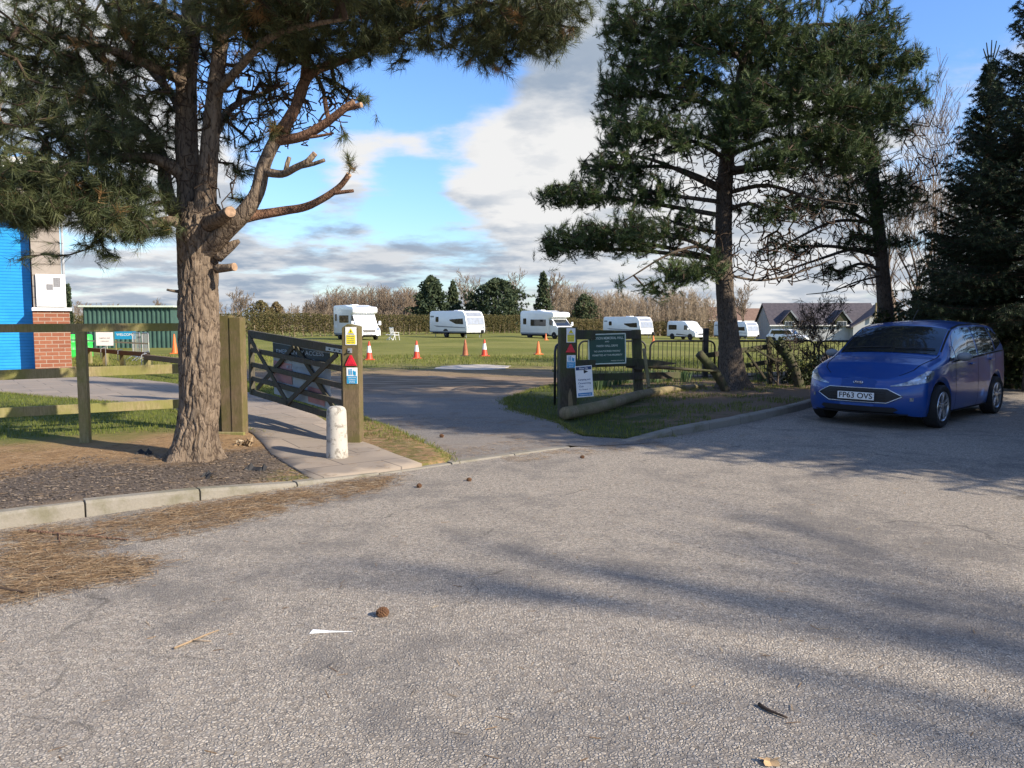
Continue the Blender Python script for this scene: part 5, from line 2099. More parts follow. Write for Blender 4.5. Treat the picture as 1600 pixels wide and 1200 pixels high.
# leaning logs and collapsed fence by the pine
lg = D(1128, 600, 16.3)
lg.z = .1
t1 = thing('leaning_log', 'short thick sawn log leaning against the left side of the pine trunk', 'log', lg)
mb = MB()
pp_, rr_ = resample([Vector((0.12, .1, .02)), D(1118, 582, 16.3) - lg, D(1092, 552, 16.2) - lg], [.10, .095, .09], .06)
bark_tube(mb, pp_, rr_, 18, .012, 8)
mb.build('trunk', M['oldwood'], t1, smooth=True)
cf = D(1190, 600, 17.8)
cf.z = .08
t2 = thing('collapsed_fence', 'collapsed mossy rails with crossed props sagging between the pine and the leaning ivy post', 'fence', cf)
for nm, a, b, w_, h_ in (('rail', (1100, 556, 17.3), (1205, 541, 18), .06, .11), ('rail', (1150, 574, 17.6), (1222, 562, 18), .06, .10), ('post', (1201, 526, 18), (1203, 600, 18), .10, .10),
                         ('prop', (1200, 527, 17.85), (1252, 588, 17.6), .08, .09), ('prop', (1165, 548, 17.6), (1196, 592, 17.6), .05, .06), ('prop', (1180, 545, 17.5), (1222, 570, 17.5), .04, .05)):
    mb = MB()
    up = (0, 1, 0) if nm != 'rail' else (0, 0, 1)
    mb.beam(D(*a) - cf, D(*b) - cf, w_, h_, 0, up=up, bev=.01)
    mb.build(nm, M['oldwood'], t2)
ip = D(1248, 604, 17.5)
ip.z = .08
t3 = thing('leaning_post', 'thick ivy-covered post leaning left in front of the railings near the car bonnet', 'post', ip)
mb = MB()
pp_, rr_ = resample([Vector((.05, 0, -.05)), D(1240, 575, 17.5) - ip, D(1218, 533, 17.5) - ip], [.115, .115, .105], .08)
bark_tube(mb, pp_, rr_, 18, .012, 7)
mb.build('trunk', M['oldwood'], t3, smooth=True)
P_ = np.array([np.array(p) + NR.normal(0, .07, 3) for p in pp_ for _ in range(26)])
V, F, tt = needles(P_, NR.normal(0, 1, P_.shape), 5, .05, .04, (.3, 1.4), .05, tint=(0, .7))
fast_mesh('ivy', V, F, M['bramble'], t3, tt)
fr = D(1296, 600, 18.0)
fr.z = .1
t4 = thing('fallen_rail', 'mossy rail lying slanted up against the railings beside the car bonnet', 'rail', fr)
mb = MB()
mb.beam(D(1268, 588, 17.9) - fr, D(1345, 545, 18.6) - fr, .07, .12, 0, bev=.01)
mb.build('beam', M['oldwood'], t4)

# the pale rail lying along the ground
lo = G(884, 655, .06)
lt = thing('fallen_log', 'long pale mossy log lying on the bank from the dark gate post towards the pine', 'log', lo)
mb = MB()
pp_, rr_ = resample([Vector((-.02, .0, .09)), G(940, 635, .15) - lo + Vector((0, 0, .0)), G(1000, 617, .17) - lo, G(1050, 609, .16) - lo, G(1098, 604, .13) - lo], [.10, .10, .095, .085, .06], .06)
bark_tube(mb, pp_, rr_, 18, .009, 7, seed=4)
mb.build('trunk', M['logwood'], lt, smooth=True)

# green name board
def board(name, label, cat, c, w_, h_, mat, tilt=0.0, rz=0.0, th=.02):
    o = thing(name, label, cat, c, rz)
    o.rotation_euler = (0, tilt, rz)
    m_ = MB()
    m_.box((0, 0, 0), (w_, th, h_), 0, bev=.003)
    m_.build('board', M[mat], o)
    return o


gsD = 13.6
gc = (D(920, 522, gsD) + D(977, 568, gsD)) / 2
gw = (D(977, 545, gsD) - D(919, 545, gsD)).x
gh_ = D(945, 522, gsD).z - D(945, 568, gsD).z
gs = board('name_board', 'dark green painted board with cream lettering fixed to the broken fence', 'sign', gc, gw, gh_, 'greensign', tilt=-.03, rz=.10)
mb = MB()
for x0, z0, ww, hh in ((0, gh_ / 2, gw, .012), (0, -gh_ / 2, gw, .012), (-gw / 2, 0, .012, gh_), (gw / 2, 0, .012, gh_)):
    mb.box((x0, -.002, z0), (ww + .006, .026, hh + .006))
mb.build('rim', M['cream'], gs)
lettering([('GRAYSON MEMORIAL HALL', .06, 0, gh_ * .36, gw * .90), ('AND', .035, 0, gh_ * .245), ('PARISH HALL DRIVE', .05, 0, gh_ * .10, gw * .58), ("'NO UNAUTHORISED PARKING'", .04, 0, -gh_ * .08, gw * .72), ('PERMITTED AT THIS PROPERTY', .042, 0, -gh_ * .215, gw * .82), ('PARISH COUNCIL', .022, gw * .28, -gh_ * .41, gw * .36)], M['cream'], gs, -.0125)
# leaning event sign
es = D(913, 596, 12.25)
ew = .265
eh = D(913, 571, 12.25).z - D(913, 620, 12.25).z
ev = board('event_sign', 'tilted white event sign with a navy heading and blue foot below the green board', 'sign', es, ew, eh, 'signwhite', tilt=-.075, rz=.08, th=.006)
quad(ev, 'heading', -ew * .46, eh * .37, ew * .46, eh * .475, 'navy')
quad(ev, 'foot', -ew * .42, -eh * .465, ew * .42, -eh * .36, 'midblue')
tri(ev, 'arrow', [(.0, .125), (.0, .185), (.072, .15)], 'black')
lettering([('Now On', .045, 0, eh * .42, ew * .5)], M['signwhite'], ev, -.0065)
lettering([('Camping and', .04, 0, .03, ew * .72), ('Caravanning', .04, 0, -.025, ew * .74), ('Club', .04, -ew * .2, -.075, ew * .28), ('To Event  >', .03, 0, -.125, ew * .7)], M['navy'], ev, -.0045)
lettering([('Temporary site', .03, 0, -eh * .413, ew * .7)], M['signwhite'], ev, -.0065)

# railings
rl = [(903, 1009, 19.6, 19.8), (1014, 1117, 19.8, 20.0), (1121, 1272, 20.0, 20.4), (1277, 1400, 20.4, 20.9), (1405, 1535, 20.9, 21.4)]
names = ['behind the green board', 'between the broken fence post and the pine', 'running behind the pine trunk and leaning props', 'behind the leafless shrub by the car roof', 'hidden in the scrub behind the car']
for (x0, x1, d0, d1), lab in zip(rl, names):
    a = D(x0, 598, d0)
    b = D(x1, 598, d1)
    a.z = b.z = 0.02
    th_ = thing('railing', 'black round-cornered metal railing panel ' + lab, 'railing', a, group='railing panels along the field')
    u = b - a
    L = u.length
    u.normalize()
    H = D(x0 + 30, 533, d0).z - .02
    P = lambda s_, z: u * s_ + Vector((0, 0, z))
    mb = MB()
    rc = .16
    path_ = [P(0.02, 0.0), P(0.02, H - rc)] + [P(.02 + rc - rc * math.cos(q), H - rc + rc * math.sin(q)) for q in (.4, .8, 1.2, 1.57)]
    path_ += [P(L - .02 - rc + rc * math.cos(q), H - rc + rc * math.sin(q)) for q in (1.57, 1.2, .8, .4)] + [P(L - .02, H - rc), P(L - .02, 0)]
    mb.tube(path_, .024, 8)
    mb.build('frame', M['blackmetal'], th_, smooth=True)
    mb = MB()
    mb.tube([P(.02, .14), P(L - .02, .14)], .016, 6)
    k_ = int(L / .115)
    for i in range(1, k_):
        s_ = L * i / k_
        top = H if rc < s_ < L - rc else H - .06
        mb.tube([P(s_, .13), P(s_, top)], .0085, 6)
    mb.build('bars', M['blackmetal'], th_)
fpst = D(1103, 590, 19.9)
fpst.z = .05
t5 = thing('timber_post', 'square dark post standing behind the railings in front of the small campervan', 'post', fpst)
mb = MB()
hh = D(1103, 513, 19.9).z - .05
mb.box((0, .1, hh / 2 - .1), (.13, .13, hh + .2), 0, bev=.012)
mb.build('shaft', M['blackmetal'], t5)

# daffodil leaves at the foot of the railings
for i, (px, d) in enumerate([(945, 18.0), (962, 18.4), (978, 18.8), (1022, 18.6), (1045, 19.0), (1068, 18.8), (930, 17.6), (1150, 18.8), (1190, 18.9)]):
    c = D(px, 600, d)
    c.z = zright(c.x, c.y)
    lab = ['leftmost clump near the green board', 'clump below the green board', 'clump beside the leaning post', 'clump right of the broken post', 'clump under the broken rail', 'clump left of the leaning log', 'clump nearest the event sign', 'clump just right of the pine trunk', 'clump under the collapsed rails'][i]
    t6 = thing('daffodil_plant', 'spiky green daffodil leaves by the railings, ' + lab, 'plant', c, group='daffodil clumps along the railings')
    n = 60
    a = NR.uniform(0, 6.28, n)
    r = NR.uniform(0, .22, n)
    bs = np.stack([np.cos(a) * r, np.sin(a) * r, np.zeros(n)], 1)
    h = NR.uniform(.2, .36, n)
    top = bs + np.stack([np.cos(a) * h * .35, np.sin(a) * h * .35, h], 1)
    md = (bs + top) / 2 + np.stack([-np.cos(a) * .02, -np.sin(a) * .02, np.full(n, .03)], 1)
    w_ = np.stack([-np.sin(a), np.cos(a), np.zeros(n)], 1) * .009
    V = np.stack([bs - w_, bs + w_, md + w_, md - w_, top], 1).reshape(-1, 3)
    F = np.concatenate([np.stack([np.arange(n) * 5 + q for q in f], 1) for f in ((0, 1, 2), (0, 2, 3), (3, 2, 4))])
    fast_mesh('leaves', V, F, M['daff'], t6, np.repeat(NR.uniform(0, .9, n), 5))

# brick wall behind the car
wl = thing('brick_wall', 'old brown brick wall in deep shade at the right behind the car', 'wall', (14.6, 21.5, 0))
mb = MB()
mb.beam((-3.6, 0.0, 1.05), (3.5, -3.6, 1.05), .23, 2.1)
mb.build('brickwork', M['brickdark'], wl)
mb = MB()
mb.beam((-3.63, 0.015, 2.13), (3.53, -3.615, 2.13), .27, .06)
mb.build('coping', M['kerb'], wl)
# ------------------------------------------------------------------ camping field
def gz(x, y):
    return zfield(x, y)


def atpx(px, d):
    p = D(px, 520, d)
    return Vector((p.x, p.y, gz(p.x, p.y)))


def wheel(parent, x, y, r, wd, side, name='wheel'):
    mb = MB()
    Mx = Matrix.Translation((x, y, r)) @ Matrix.Rotation(math.pi / 2 * side, 4, 'X')
    mb.lathe([(r * .55, -wd / 2), (r * .93, -wd / 2), (r, -wd * .3), (r, wd * .3), (r * .93, wd / 2), (r * .55, wd / 2)], 24, 0, Mx)
    o = mb.build(name, M['tyre'], parent, smooth=True, autosmooth=.6)
    mb = MB()
    mb.lathe([(r * .60, -wd * .3), (r * .60, wd * .40), (r * .45, wd * .46), (r * .15, wd * .40), (r * .12, wd * .5)], 20, 0, Mx)
    mb.build('hubcap', M['alloy'], o, smooth=True, autosmooth=.6)
    return o


def side_panel(parent, name, poly, y, mat, th=.012):
    mb = MB()
    s = 1 if y > 0 else -1
    mb.prism(poly, y - s * .01, y + s * th, 'Y')
    return mb.build(name, M[mat], parent, bevel=.006)


def rrect(x0, z0, x1, z1, r=.08):
    out = []
    for cx_, cz_, a0 in ((x1 - r, z1 - r, 0), (x0 + r, z1 - r, 90), (x0 + r, z0 + r, 180), (x1 - r, z0 + r, 270)):
        for q in range(4):
            a = math.radians(a0 + q * 30)
            out.append((cx_ + r * math.cos(a), cz_ + r * math.sin(a)))
    return out


def front_quad(parent, name, pts4, mat, push=.012, n=6):
    """patch lying on the sloping nose: pts4 four 3d corners"""
    a, b, c, d = [Vector(p) for p in pts4]
    nr = (b - a).cross(d - a).normalized()
    if nr.x < 0:
        nr = -nr
    mb = MB()
    lo_ = [p - nr * .01 for p in (a, b, c, d)]
    hi = [p + nr * push for p in (a, b, c, d)]
    mb.add(lo_ + hi, [(0, 3, 2, 1), (4, 5, 6, 7), (0, 1, 5, 4), (1, 2, 6, 5), (2, 3, 7, 6), (3, 0, 4, 7)])
    return mb.build(name, M[mat], parent, bevel=.008)


def heading(deg):
    """front (+X) turned to deg from straight towards the viewer, to the right"""
    a = math.radians(deg)
    return math.atan2(-math.cos(a), math.sin(a))


def motorhome(label, loc_, deg, H=2.9, L=6.2, wd=2.2, blind=False, group=None):
    t = thing('motorhome', label, 'motorhome', loc_, heading(deg), group)
    h2 = H
    body = [(-L / 2, .42), (-L / 2, h2 - .15), (-L / 2 + .2, h2), (L / 2 - 2.9, h2 + .02), (L / 2 - 2.3, h2 - .10), (L / 2 - 1.15, h2 - .16), (L / 2 - .92, h2 - .30), (L / 2 - .95, h2 - .62), (L / 2 - 1.25, h2 - .74),
            (L / 2 - 1.6, h2 - .78), (L / 2 - 1.6, .42)]
    mb = MB()
    mb.prism(body, -wd / 2, wd / 2)
    mb.build('body', M['vanwhite'], t, bevel=.07, smooth=True, autosmooth=.7)
    cabw = wd * .45
    cab = [(L / 2 - 1.75, .35), (L / 2 - 1.75, h2 - .72), (L / 2 - 1.35, h2 - .76), (L / 2 - .62, 1.22), (L / 2 - .15, .98), (L / 2, .78), (L / 2 + .02, .35)]
    mb = MB()
    mb.prism(cab, -cabw, cabw)
    mb.build('cab', M['vanwhite'], t, bevel=.08, smooth=True, autosmooth=.7)
    w0 = cabw * .92
    front_quad(t, 'windscreen', [(L / 2 - .60, -w0, 1.24), (L / 2 - .60, w0, 1.24), (L / 2 - 1.26, w0 * .93, h2 - .86), (L / 2 - 1.26, -w0 * .93, h2 - .86)], 'blind' if blind else 'glass')
    front_quad(t, 'roof_light', [(L / 2 - 2.1, -.45, h2 - .115), (L / 2 - 2.1, .45, h2 - .115), (L / 2 - 1.4, .4, h2 - .15), (L / 2 - 1.4, -.4, h2 - .15)][::-1] if False else [(L / 2 - 1.35, -.45, h2 - .14), (L / 2 - 1.35, .45, h2 - .14), (L / 2 - 2.1, .4, h2 - .10), (L / 2 - 2.1, -.4, h2 - .10)], 'glass', .02)
    front_quad(t, 'grille', [(L / 2 + .015, -.50, .66), (L / 2 + .015, .50, .66), (L / 2 - .05, .58, .86), (L / 2 - .05, -.58, .86)], 'vandark', .045)
    front_quad(t, 'bumper_intake', [(L / 2 + .022, -.6, .36), (L / 2 + .022, .6, .36), (L / 2 + .022, .55, .47), (L / 2 + .022, -.55, .47)], 'vandark', .03)
    for s_ in (-1, 1):
        y0, y1 = s_ * cabw * .66, s_ * cabw * .94
        front_quad(t, 'headlight', [(L / 2 - .03, min(y0, y1), .80), (L / 2 - .03, max(y0, y1), .80), (L / 2 - .18, max(y0, y1), 1.02), (L / 2 - .18, min(y0, y1), 1.02)], 'lamp')
        side_panel(t, 'cab_window', [(L / 2 - 1.68, 1.30), (L / 2 - .82, 1.26), (L / 2 - 1.22, h2 - .90), (L / 2 - 1.68, h2 - .86)], s_ * cabw, 'glass')
        side_panel(t, 'window', rrect(-L / 2 + 1.6, h2 - 1.50, L / 2 - 2.0, h2 - .86), s_ * wd / 2, 'glass')
        side_panel(t, 'window', rrect(-L / 2 + .45, h2 - 1.35, -L / 2 + .95, h2 - .75), s_ * wd / 2, 'glass')
        side_panel(t, 'side_vent', rrect(-L / 2 + .35, 1.0, -L / 2 + .9, 1.3, .04), s_ * wd / 2, 'signwhite')
        side_panel(t, 'skirt', [(-L / 2 + .1, .40), (L / 2 - 1.7, .40), (L / 2 - 1.7, .56), (-L / 2 + .1, .56)], s_ * wd / 2, 'vangrey')
        wheel(t, -L / 2 + 1.35, s_ * (wd / 2 - .13), .34, .24, -s_)
        wheel(t, L / 2 - .95, s_ * (cabw - .10), .34, .24, -s_)
        mb = MB()
        mb.box((L / 2 - .75, s_ * (cabw + .22), 1.42), (.14, .22, .36), 0, bev=.04)
        mb.tube([(L / 2 - .78, s_ * cabw, 1.3), (L / 2 - .76, s_ * (cabw + .2), 1.36)], .03, 6)
        mb.build('mirror', M['vanwhite'], t)
    mb = MB()
    mb.box((-.6, 0, .36), (L - 1.2, wd - .3, .22))
    mb.build('chassis', M['mudgrey'], t)
    mb = MB()
    mb.box((L / 2 + .03, 0, .56), (.02, .52, .11))
    mb.build('number_plate', M['signwhite'], t)
    mb = MB()
    mb.box((-1.2, .2, h2 + .05), (.6, .6, .10), 0, bev=.03)
    mb.build('roof_vent', M['vanwhite'], t)
    return t


def caravan(label, loc_, deg, H=2.55, L=6.0, wd=2.2, group=None):
    t = thing('caravan', label, 'caravan', loc_, heading(deg), group)
    body = [(-L / 2, .50), (-L / 2 - .03, 1.5), (-L / 2 + .05, H - .12), (-L / 2 + .25, H), (L / 2 - 1.0, H), (L / 2 - .55, H - .10), (L / 2 - .22, H - .55), (L / 2 - .03, 1.15), (L / 2, .80), (L / 2 - .06, .50)]
    mb = MB()
    mb.prism(body, -wd / 2, wd / 2)
    mb.build('body', M['vanwhite'], t, bevel=.06, smooth=True, autosmooth=.7)
    front_quad(t, 'front_panel', [(L / 2 - .035, -1.03, 1.22), (L / 2 - .035, 1.03, 1.22), (L / 2 - .225, 1.03, H - .56), (L / 2 - .225, -1.03, H - .56)], 'vangrey', .006)
    for y0, y1, nm in ((-.98, -.36, 'front_window'), (-.32, .32, 'front_window'), (.36, .98, 'front_window')):
        front_quad(t, nm, [(L / 2 - .045, y0, 1.28), (L / 2 - .045, y1, 1.28), (L / 2 - .215, y1, H - .60), (L / 2 - .215, y0, H - .60)], 'screen', .014)
    front_quad(t, 'skylight', [(L / 2 - .24, -.98, H - .53), (L / 2 - .24, .98, H - .53), (L / 2 - .50, .9, H - .18), (L / 2 - .50, -.9, H - .18)], 'screen', .012)
    front_quad(t, 'gas_locker', [(L / 2 - .005, -.7, .62), (L / 2 - .005, .7, .62), (L / 2 - .02, .7, 1.02), (L / 2 - .02, -.7, 1.02)], 'vanwhite', .015)
    for s_ in (-1, 1):
        side_panel(t, 'window', [(L / 2 - 2.7, H - .80), (L / 2 - 2.7, 1.62), (L / 2 - 1.75, 1.32), (L / 2 - .55, 1.28), (L / 2 - .62, H - .72)], s_ * wd / 2, 'glass')
        side_panel(t, 'window', rrect(-L / 2 + 1.0, 1.5, -L / 2 + 1.5, H - .55), s_ * wd / 2, 'glass')
        side_panel(t, 'stripe', [(-L / 2 + 1.2, 1.02), (L / 2 - .3, .92), (L / 2 - .3, 1.0), (-L / 2 + .6, 1.16)], s_ * wd / 2, 'vangrey', .003)
        side_panel(t, 'grab_handle', rrect(-L / 2 + .15, H - .60, -L / 2 + .75, H - .45, .05), s_ * wd / 2, 'vangrey')
        side_panel(t, 'skirt', [(-L / 2 + .02, .50), (L / 2 - .1, .50), (L / 2 - .1, .62), (-L / 2 + .02, .62)], s_ * wd / 2, 'vangrey')
        wheel(t, -.35, s_ * (wd / 2 - .10), .31, .19, -s_)
        side_panel(t, 'wheel_arch', [(-.80, .48), (-.72, .70), (-.50, .84), (-.20, .84), (.02, .70), (.10, .48)], s_ * (wd / 2 - .002), 'vandark', .008)
        front_quad(t, 'front_light', [(L / 2 - .01, min(s_ * .8, s_ * .98), .85), (L / 2 - .01, max(s_ * .8, s_ * .98), .85), (L / 2 - .025, max(s_ * .8, s_ * .98), 1.1), (L / 2 - .025, min(s_ * .8, s_ * .98), 1.1)], 'lamp')
    for x in (-L / 2 + .5, L / 2 - .6):
        for s_ in (-1, 1):
            mb = MB()
            mb.tube([(x, s_ * .8, .5), (x + .12, s_ * .8, .0)], .035, 6)
            mb.build('corner_steady', M['vangrey'], t)
    mb = MB()
    mb.tube([(L / 2 - .4, -.5, .48), (L / 2 + .9, 0, .46), (L / 2 + 1.15, 0, .50)], .05, 8)
    mb.tube([(L / 2 - .4, .5, .48), (L / 2 + .9, 0, .46)], .05, 8)
    mb.tube([(L / 2 + .75, .0, .05), (L / 2 + .75, .0, .75)], .035, 8)
    mb.box((L / 2 + .95, 0, .60), (.35, .22, .35), 0, bev=.08)
    mb.build('hitch', M['vandark'], t)
    mb = MB()
    mb.box((-.2, 0, .44), (L - .6, wd - .5, .14))
    mb.build('chassis', M['mudgrey'], t)
    mb = MB()
    mb.box((.2, .1, H + .04), (.7, .7, .09), 0, bev=.03)
    mb.build('roof_vent', M['vanwhite'], t)
    return t


def campervan(label, loc_, deg, H=2.3, L=5.0, wd=1.95):
    t = thing('campervan', label, 'campervan', loc_, heading(deg))
    body = [(-L / 2, .35), (-L / 2 - .02, 1.3), (-L / 2 + .10, H - .12), (-L / 2 + .4, H), (L / 2 - 2.4, H), (L / 2 - 1.75, H - .12), (L / 2 - .82, 1.28), (L / 2 - .25, 1.08), (L / 2, .80), (L / 2 + .02, .35)]
    mb = MB()
    mb.prism(body, -wd / 2, wd / 2)
    mb.build('body', M['vanwhite'], t, bevel=.08, smooth=True, autosmooth=.7)
    front_quad(t, 'windscreen', [(L / 2 - .86, -.82, 1.31), (L / 2 - .86, .82, 1.31), (L / 2 - 1.45, .74, H - .50), (L / 2 - 1.45, -.74, H - .50)], 'screen')
    front_quad(t, 'grille', [(L / 2 + .012, -.5, .62), (L / 2 + .012, .5, .62), (L / 2 - .01, .55, .82), (L / 2 - .01, -.55, .82)], 'vandark')
    for s_ in (-1, 1):
        side_panel(t, 'cab_window', [(L / 2 - 1.95, 1.22), (L / 2 - 1.0, 1.22), (L / 2 - 1.52, H - .52), (L / 2 - 1.95, H - .50)], s_ * wd / 2, 'glass')
        side_panel(t, 'window', rrect(-L / 2 + .30, 1.22, -L / 2 + 1.75, H - .48), s_ * wd / 2, 'glass')
        side_panel(t, 'stripe', [(-L / 2 + 1.6, .62), (L / 2 - 1.2, .52), (L / 2 - 1.2, .60), (-L / 2 + 1.75, .74)], s_ * wd / 2, 'vandark', .004)
        side_panel(t, 'sill', [(-L / 2 + .1, .35), (L / 2 - .1, .35), (L / 2 - .1, .45), (-L / 2 + .1, .45)], s_ * wd / 2, 'vandark', .006)
        for x in (-L / 2 + .95, L / 2 - .92):
            side_panel(t, 'wheel_arch', [(x - .43, .34), (x - .36, .62), (x - .16, .76), (x + .16, .76), (x + .36, .62), (x + .43, .34)], s_ * wd / 2, 'vandark', .006)
            wheel(t, x, s_ * (wd / 2 - .07), .33, .22, -s_)
        y0, y1 = s_ * .60, s_ * .88
        front_quad(t, 'headlight', [(L / 2 - .01, min(y0, y1), .82), (L / 2 - .01, max(y0, y1), .82), (L / 2 - .16, max(y0, y1), 1.02), (L / 2 - .16, min(y0, y1), 1.02)], 'lamp')
        mb = MB()
        mb.box((L / 2 - 1.15, s_ * (wd / 2 + .14), 1.35), (.12, .20, .24), 0, bev=.04)
        mb.build('mirror', M['vanwhite'], t)
    return t


def estate_car(label, loc_, deg):
    t = thing('parked_car', label, 'car', loc_, heading(deg))
    L, H, wd = 4.7, 1.70, 1.86
    body = [(-L / 2, .35), (-L / 2 - .02, .95), (-L / 2 + .10, 1.05), (L / 2 - 1.35, 1.08), (L / 2 - .4, .95), (L / 2 - .05, .75), (L / 2, .35)]
    mb = MB()
    mb.prism(body, -wd / 2, wd / 2)
    mb.build('body', M['vanwhite'], t, bevel=.07, smooth=True, autosmooth=.7)
    cabn = [(-L / 2 + .12, 1.0), (-L / 2 + .45, H - .06), (-L / 2 + .7, H), (.25, H), (.55, H - .05), (L / 2 - 1.2, 1.0)]
    mb = MB()
    mb.prism(cabn, -wd / 2 + .10, wd / 2 - .10)
    mb.build('cabin', M['vanwhite'], t, bevel=.06, smooth=True, autosmooth=.7)
    front_quad(t, 'windscreen', [(L / 2 - 1.27, -.75, 1.10), (L / 2 - 1.27, .75, 1.10), (.62, .68, H - .10), (.62, -.68, H - .10)], 'glass')
    for s_ in (-1, 1):
        side_panel(t, 'window', [(-L / 2 + .45, 1.12), (L / 2 - 1.42, 1.10), (.52, H - .12), (-L / 2 + .62, H - .12)], s_ * (wd / 2 - .10), 'glass')
        for x in (-L / 2 + .85, L / 2 - .88):
            side_panel(t, 'wheel_arch', [(x - .42, .34), (x - .35, .62), (x - .16, .74), (x + .16, .74), (x + .35, .62), (x + .42, .34)], s_ * wd / 2, 'vandark', .006)
            wheel(t, x, s_ * (wd / 2 - .07), .34, .22, -s_)
        front_quad(t, 'headlight', [(L / 2 - .06, min(s_ * .5, s_ * .85), .74), (L / 2 - .06, max(s_ * .5, s_ * .85), .74), (L / 2 - .28, max(s_ * .5, s_ * .85), .92), (L / 2 - .28, min(s_ * .5, s_ * .85), .92)], 'lamp')
    return t


motorhome('white motorhome with closed white windscreen blind nearest the gate, left of the garden chairs', atpx(558, 68.5), 31, H=2.95, L=6.0, blind=True)
caravan('white caravan with silvery front windows standing alone left of centre on the field', atpx(714, 76.5), 41)
motorhome('white motorhome with dark windscreen to the left of the dark gate post', atpx(856, 78), 39, H=2.72, L=5.9)
caravan('white caravan half hidden by the green name board and broken fence post', atpx(981, 95), 37, L=6.3)
campervan('small white high-roofed campervan with dark side stripe left of the pine trunk', atpx(1073, 97), 31)
caravan('white caravan partly hidden behind the pine trunk on the bank', atpx(1150, 112), 29, L=6.6)
estate_car('white estate car parked in front of the white bungalow', atpx(1231, 98), 48)

# cones
def cone(label, p, kind=0, h=.75, sc=1.0):
    t = thing('traffic_cone', label, 'traffic cone', p, group='traffic cones along the field edge')
    t.scale = (sc,) * 3
    mb = MB()
    mb.box((0, 0, .02), (.40, .40, .04), 0, rz=.3, bev=.01)
    mb.build('base', M[['redpaint', 'orange', 'coneold'][kind] if kind != 2 else 'vandark'], t)
    mb = MB()
    r = lambda z: .145 - .115 * (z / h)
    mb.lathe([(r(.04) + .01, .04), (r(.10), .10), (r(h * .97), h * .97), (r(h) * .6, h)], 20)
    mb.build('shell', M[['redpaint', 'orange', 'coneold'][kind]], t, smooth=True, autosmooth=.6)
    if kind != 1:
        mb = MB()
        mb.lathe([(r(h * .40) + .003, h * .40), (r(h * .76) + .003, h * .76)], 20, cap=False)
        mb.build('sleeve', M['signwhite' if kind == 0 else 'coneold'], t, smooth=True)
    return t


for px, py, kd, lab in [(577, 562, 0, 'red cone with a white sleeve immediately right of the left gate post'), (651, 560, 0, 'red cone with a white sleeve standing alone in the grass left of the caravan'), (727, 556, 2, 'dirty dull cone below the caravan, left one of a close pair'),
                        (757, 556, 0, 'red cone with a white sleeve below the caravan, right one of a close pair'), (841, 553, 1, 'plain orange cone left of the dark gate post')]:
    p = G(px, py, 0)
    p.z = gz(p.x, p.y)
    cone(lab, p, kd, h=.75 if kd != 1 else .62)
p = G(273, 552, 0)
p.z = gz(p.x, p.y)
cone('big plain orange cone showing at the left edge of the old pine trunk', p, 1, h=.95)
for px, d, lab in ((853, 70, 'small orange cone lying beside the wheels of the motorhome left of the dark post'), (1021, 80, 'small red cone beyond the railings next to the second caravan')):
    cone(lab, atpx(px, d), 1, h=.6)

# garden chairs
def garden_chair(label, p, rz):
    t = thing('garden_chair', label, 'chair', p, rz, group='white garden chairs by the motorhome')
    mb = MB()
    mb.box((0, 0, .43), (.52, .50, .04), 0, bev=.01)
    mb.build('seat', M['white'], t)
    mb = MB()
    for i in range(5):
        mb.beam((-.22 + i * .11, .25, .43), (-.22 + i * .11, .40, 1.05), .06, .02, 0, up=(0, 1, 0))
    mb.beam((-.26, .40, 1.05), (.26, .40, 1.05), .03, .06)
    mb.build('backrest', M['white'], t)
    for sx in (-1, 1):
        mb = MB()
        mb.tube([(sx * .25, -.28, 0), (sx * .25, -.2, .43), (sx * .25, -.2, .65)], .022, 6)
        mb.build('leg', M['white'], t)
        mb = MB()
        mb.tube([(sx * .25, .42, 0), (sx * .25, .22, .43)], .022, 6)
        mb.build('leg', M['white'], t)
        mb = MB()
        mb.beam((sx * .25, -.22, .65), (sx * .25, .34, .67), .05, .03)
        mb.build('armrest', M['white'], t)
    return t


garden_chair('white garden chair with a tall slatted back beside the nearest motorhome', atpx(617, 66), 2.4)
tb = thing('camping_table', 'small low white table left of the white garden chair', 'table', atpx(609, 66.5))
mb = MB()
mb.box((0, 0, .45), (.6, .6, .03), 0, bev=.01)
mb.build('table_top', M['white'], tb)
for sx in (-1, 1):
    mb = MB()
    mb.tube([(sx * .25, -.25, 0), (-sx * .2, .2, .44)], .02, 6)
    mb.tube([(sx * .25, .25, 0), (-sx * .2, -.2, .44)], .02, 6)
    mb.build('leg', M['white'], tb)

# pale sand spread by the drive end
pl = [tuple(G(*q)[:2]) for q in ((676, 577), (690, 572.5), (720, 570.5), (760, 570), (795, 572), (790, 576.5), (755, 578.5), (715, 578))]
b_ = densify(pl, .25, .12, 4)
mb = MB()
mb.prism([(p.x, p.y) for p in b_], 0.002, 0.012, 'Z')
o = mb.build('sand_patch', M['sand'], None)
for v_ in o.data.vertices:
    v_.co.z += gz(v_.co.x, v_.co.y) + .005
tag(o, 'pale patch of sand spilt at the end of the drive', 'sand')

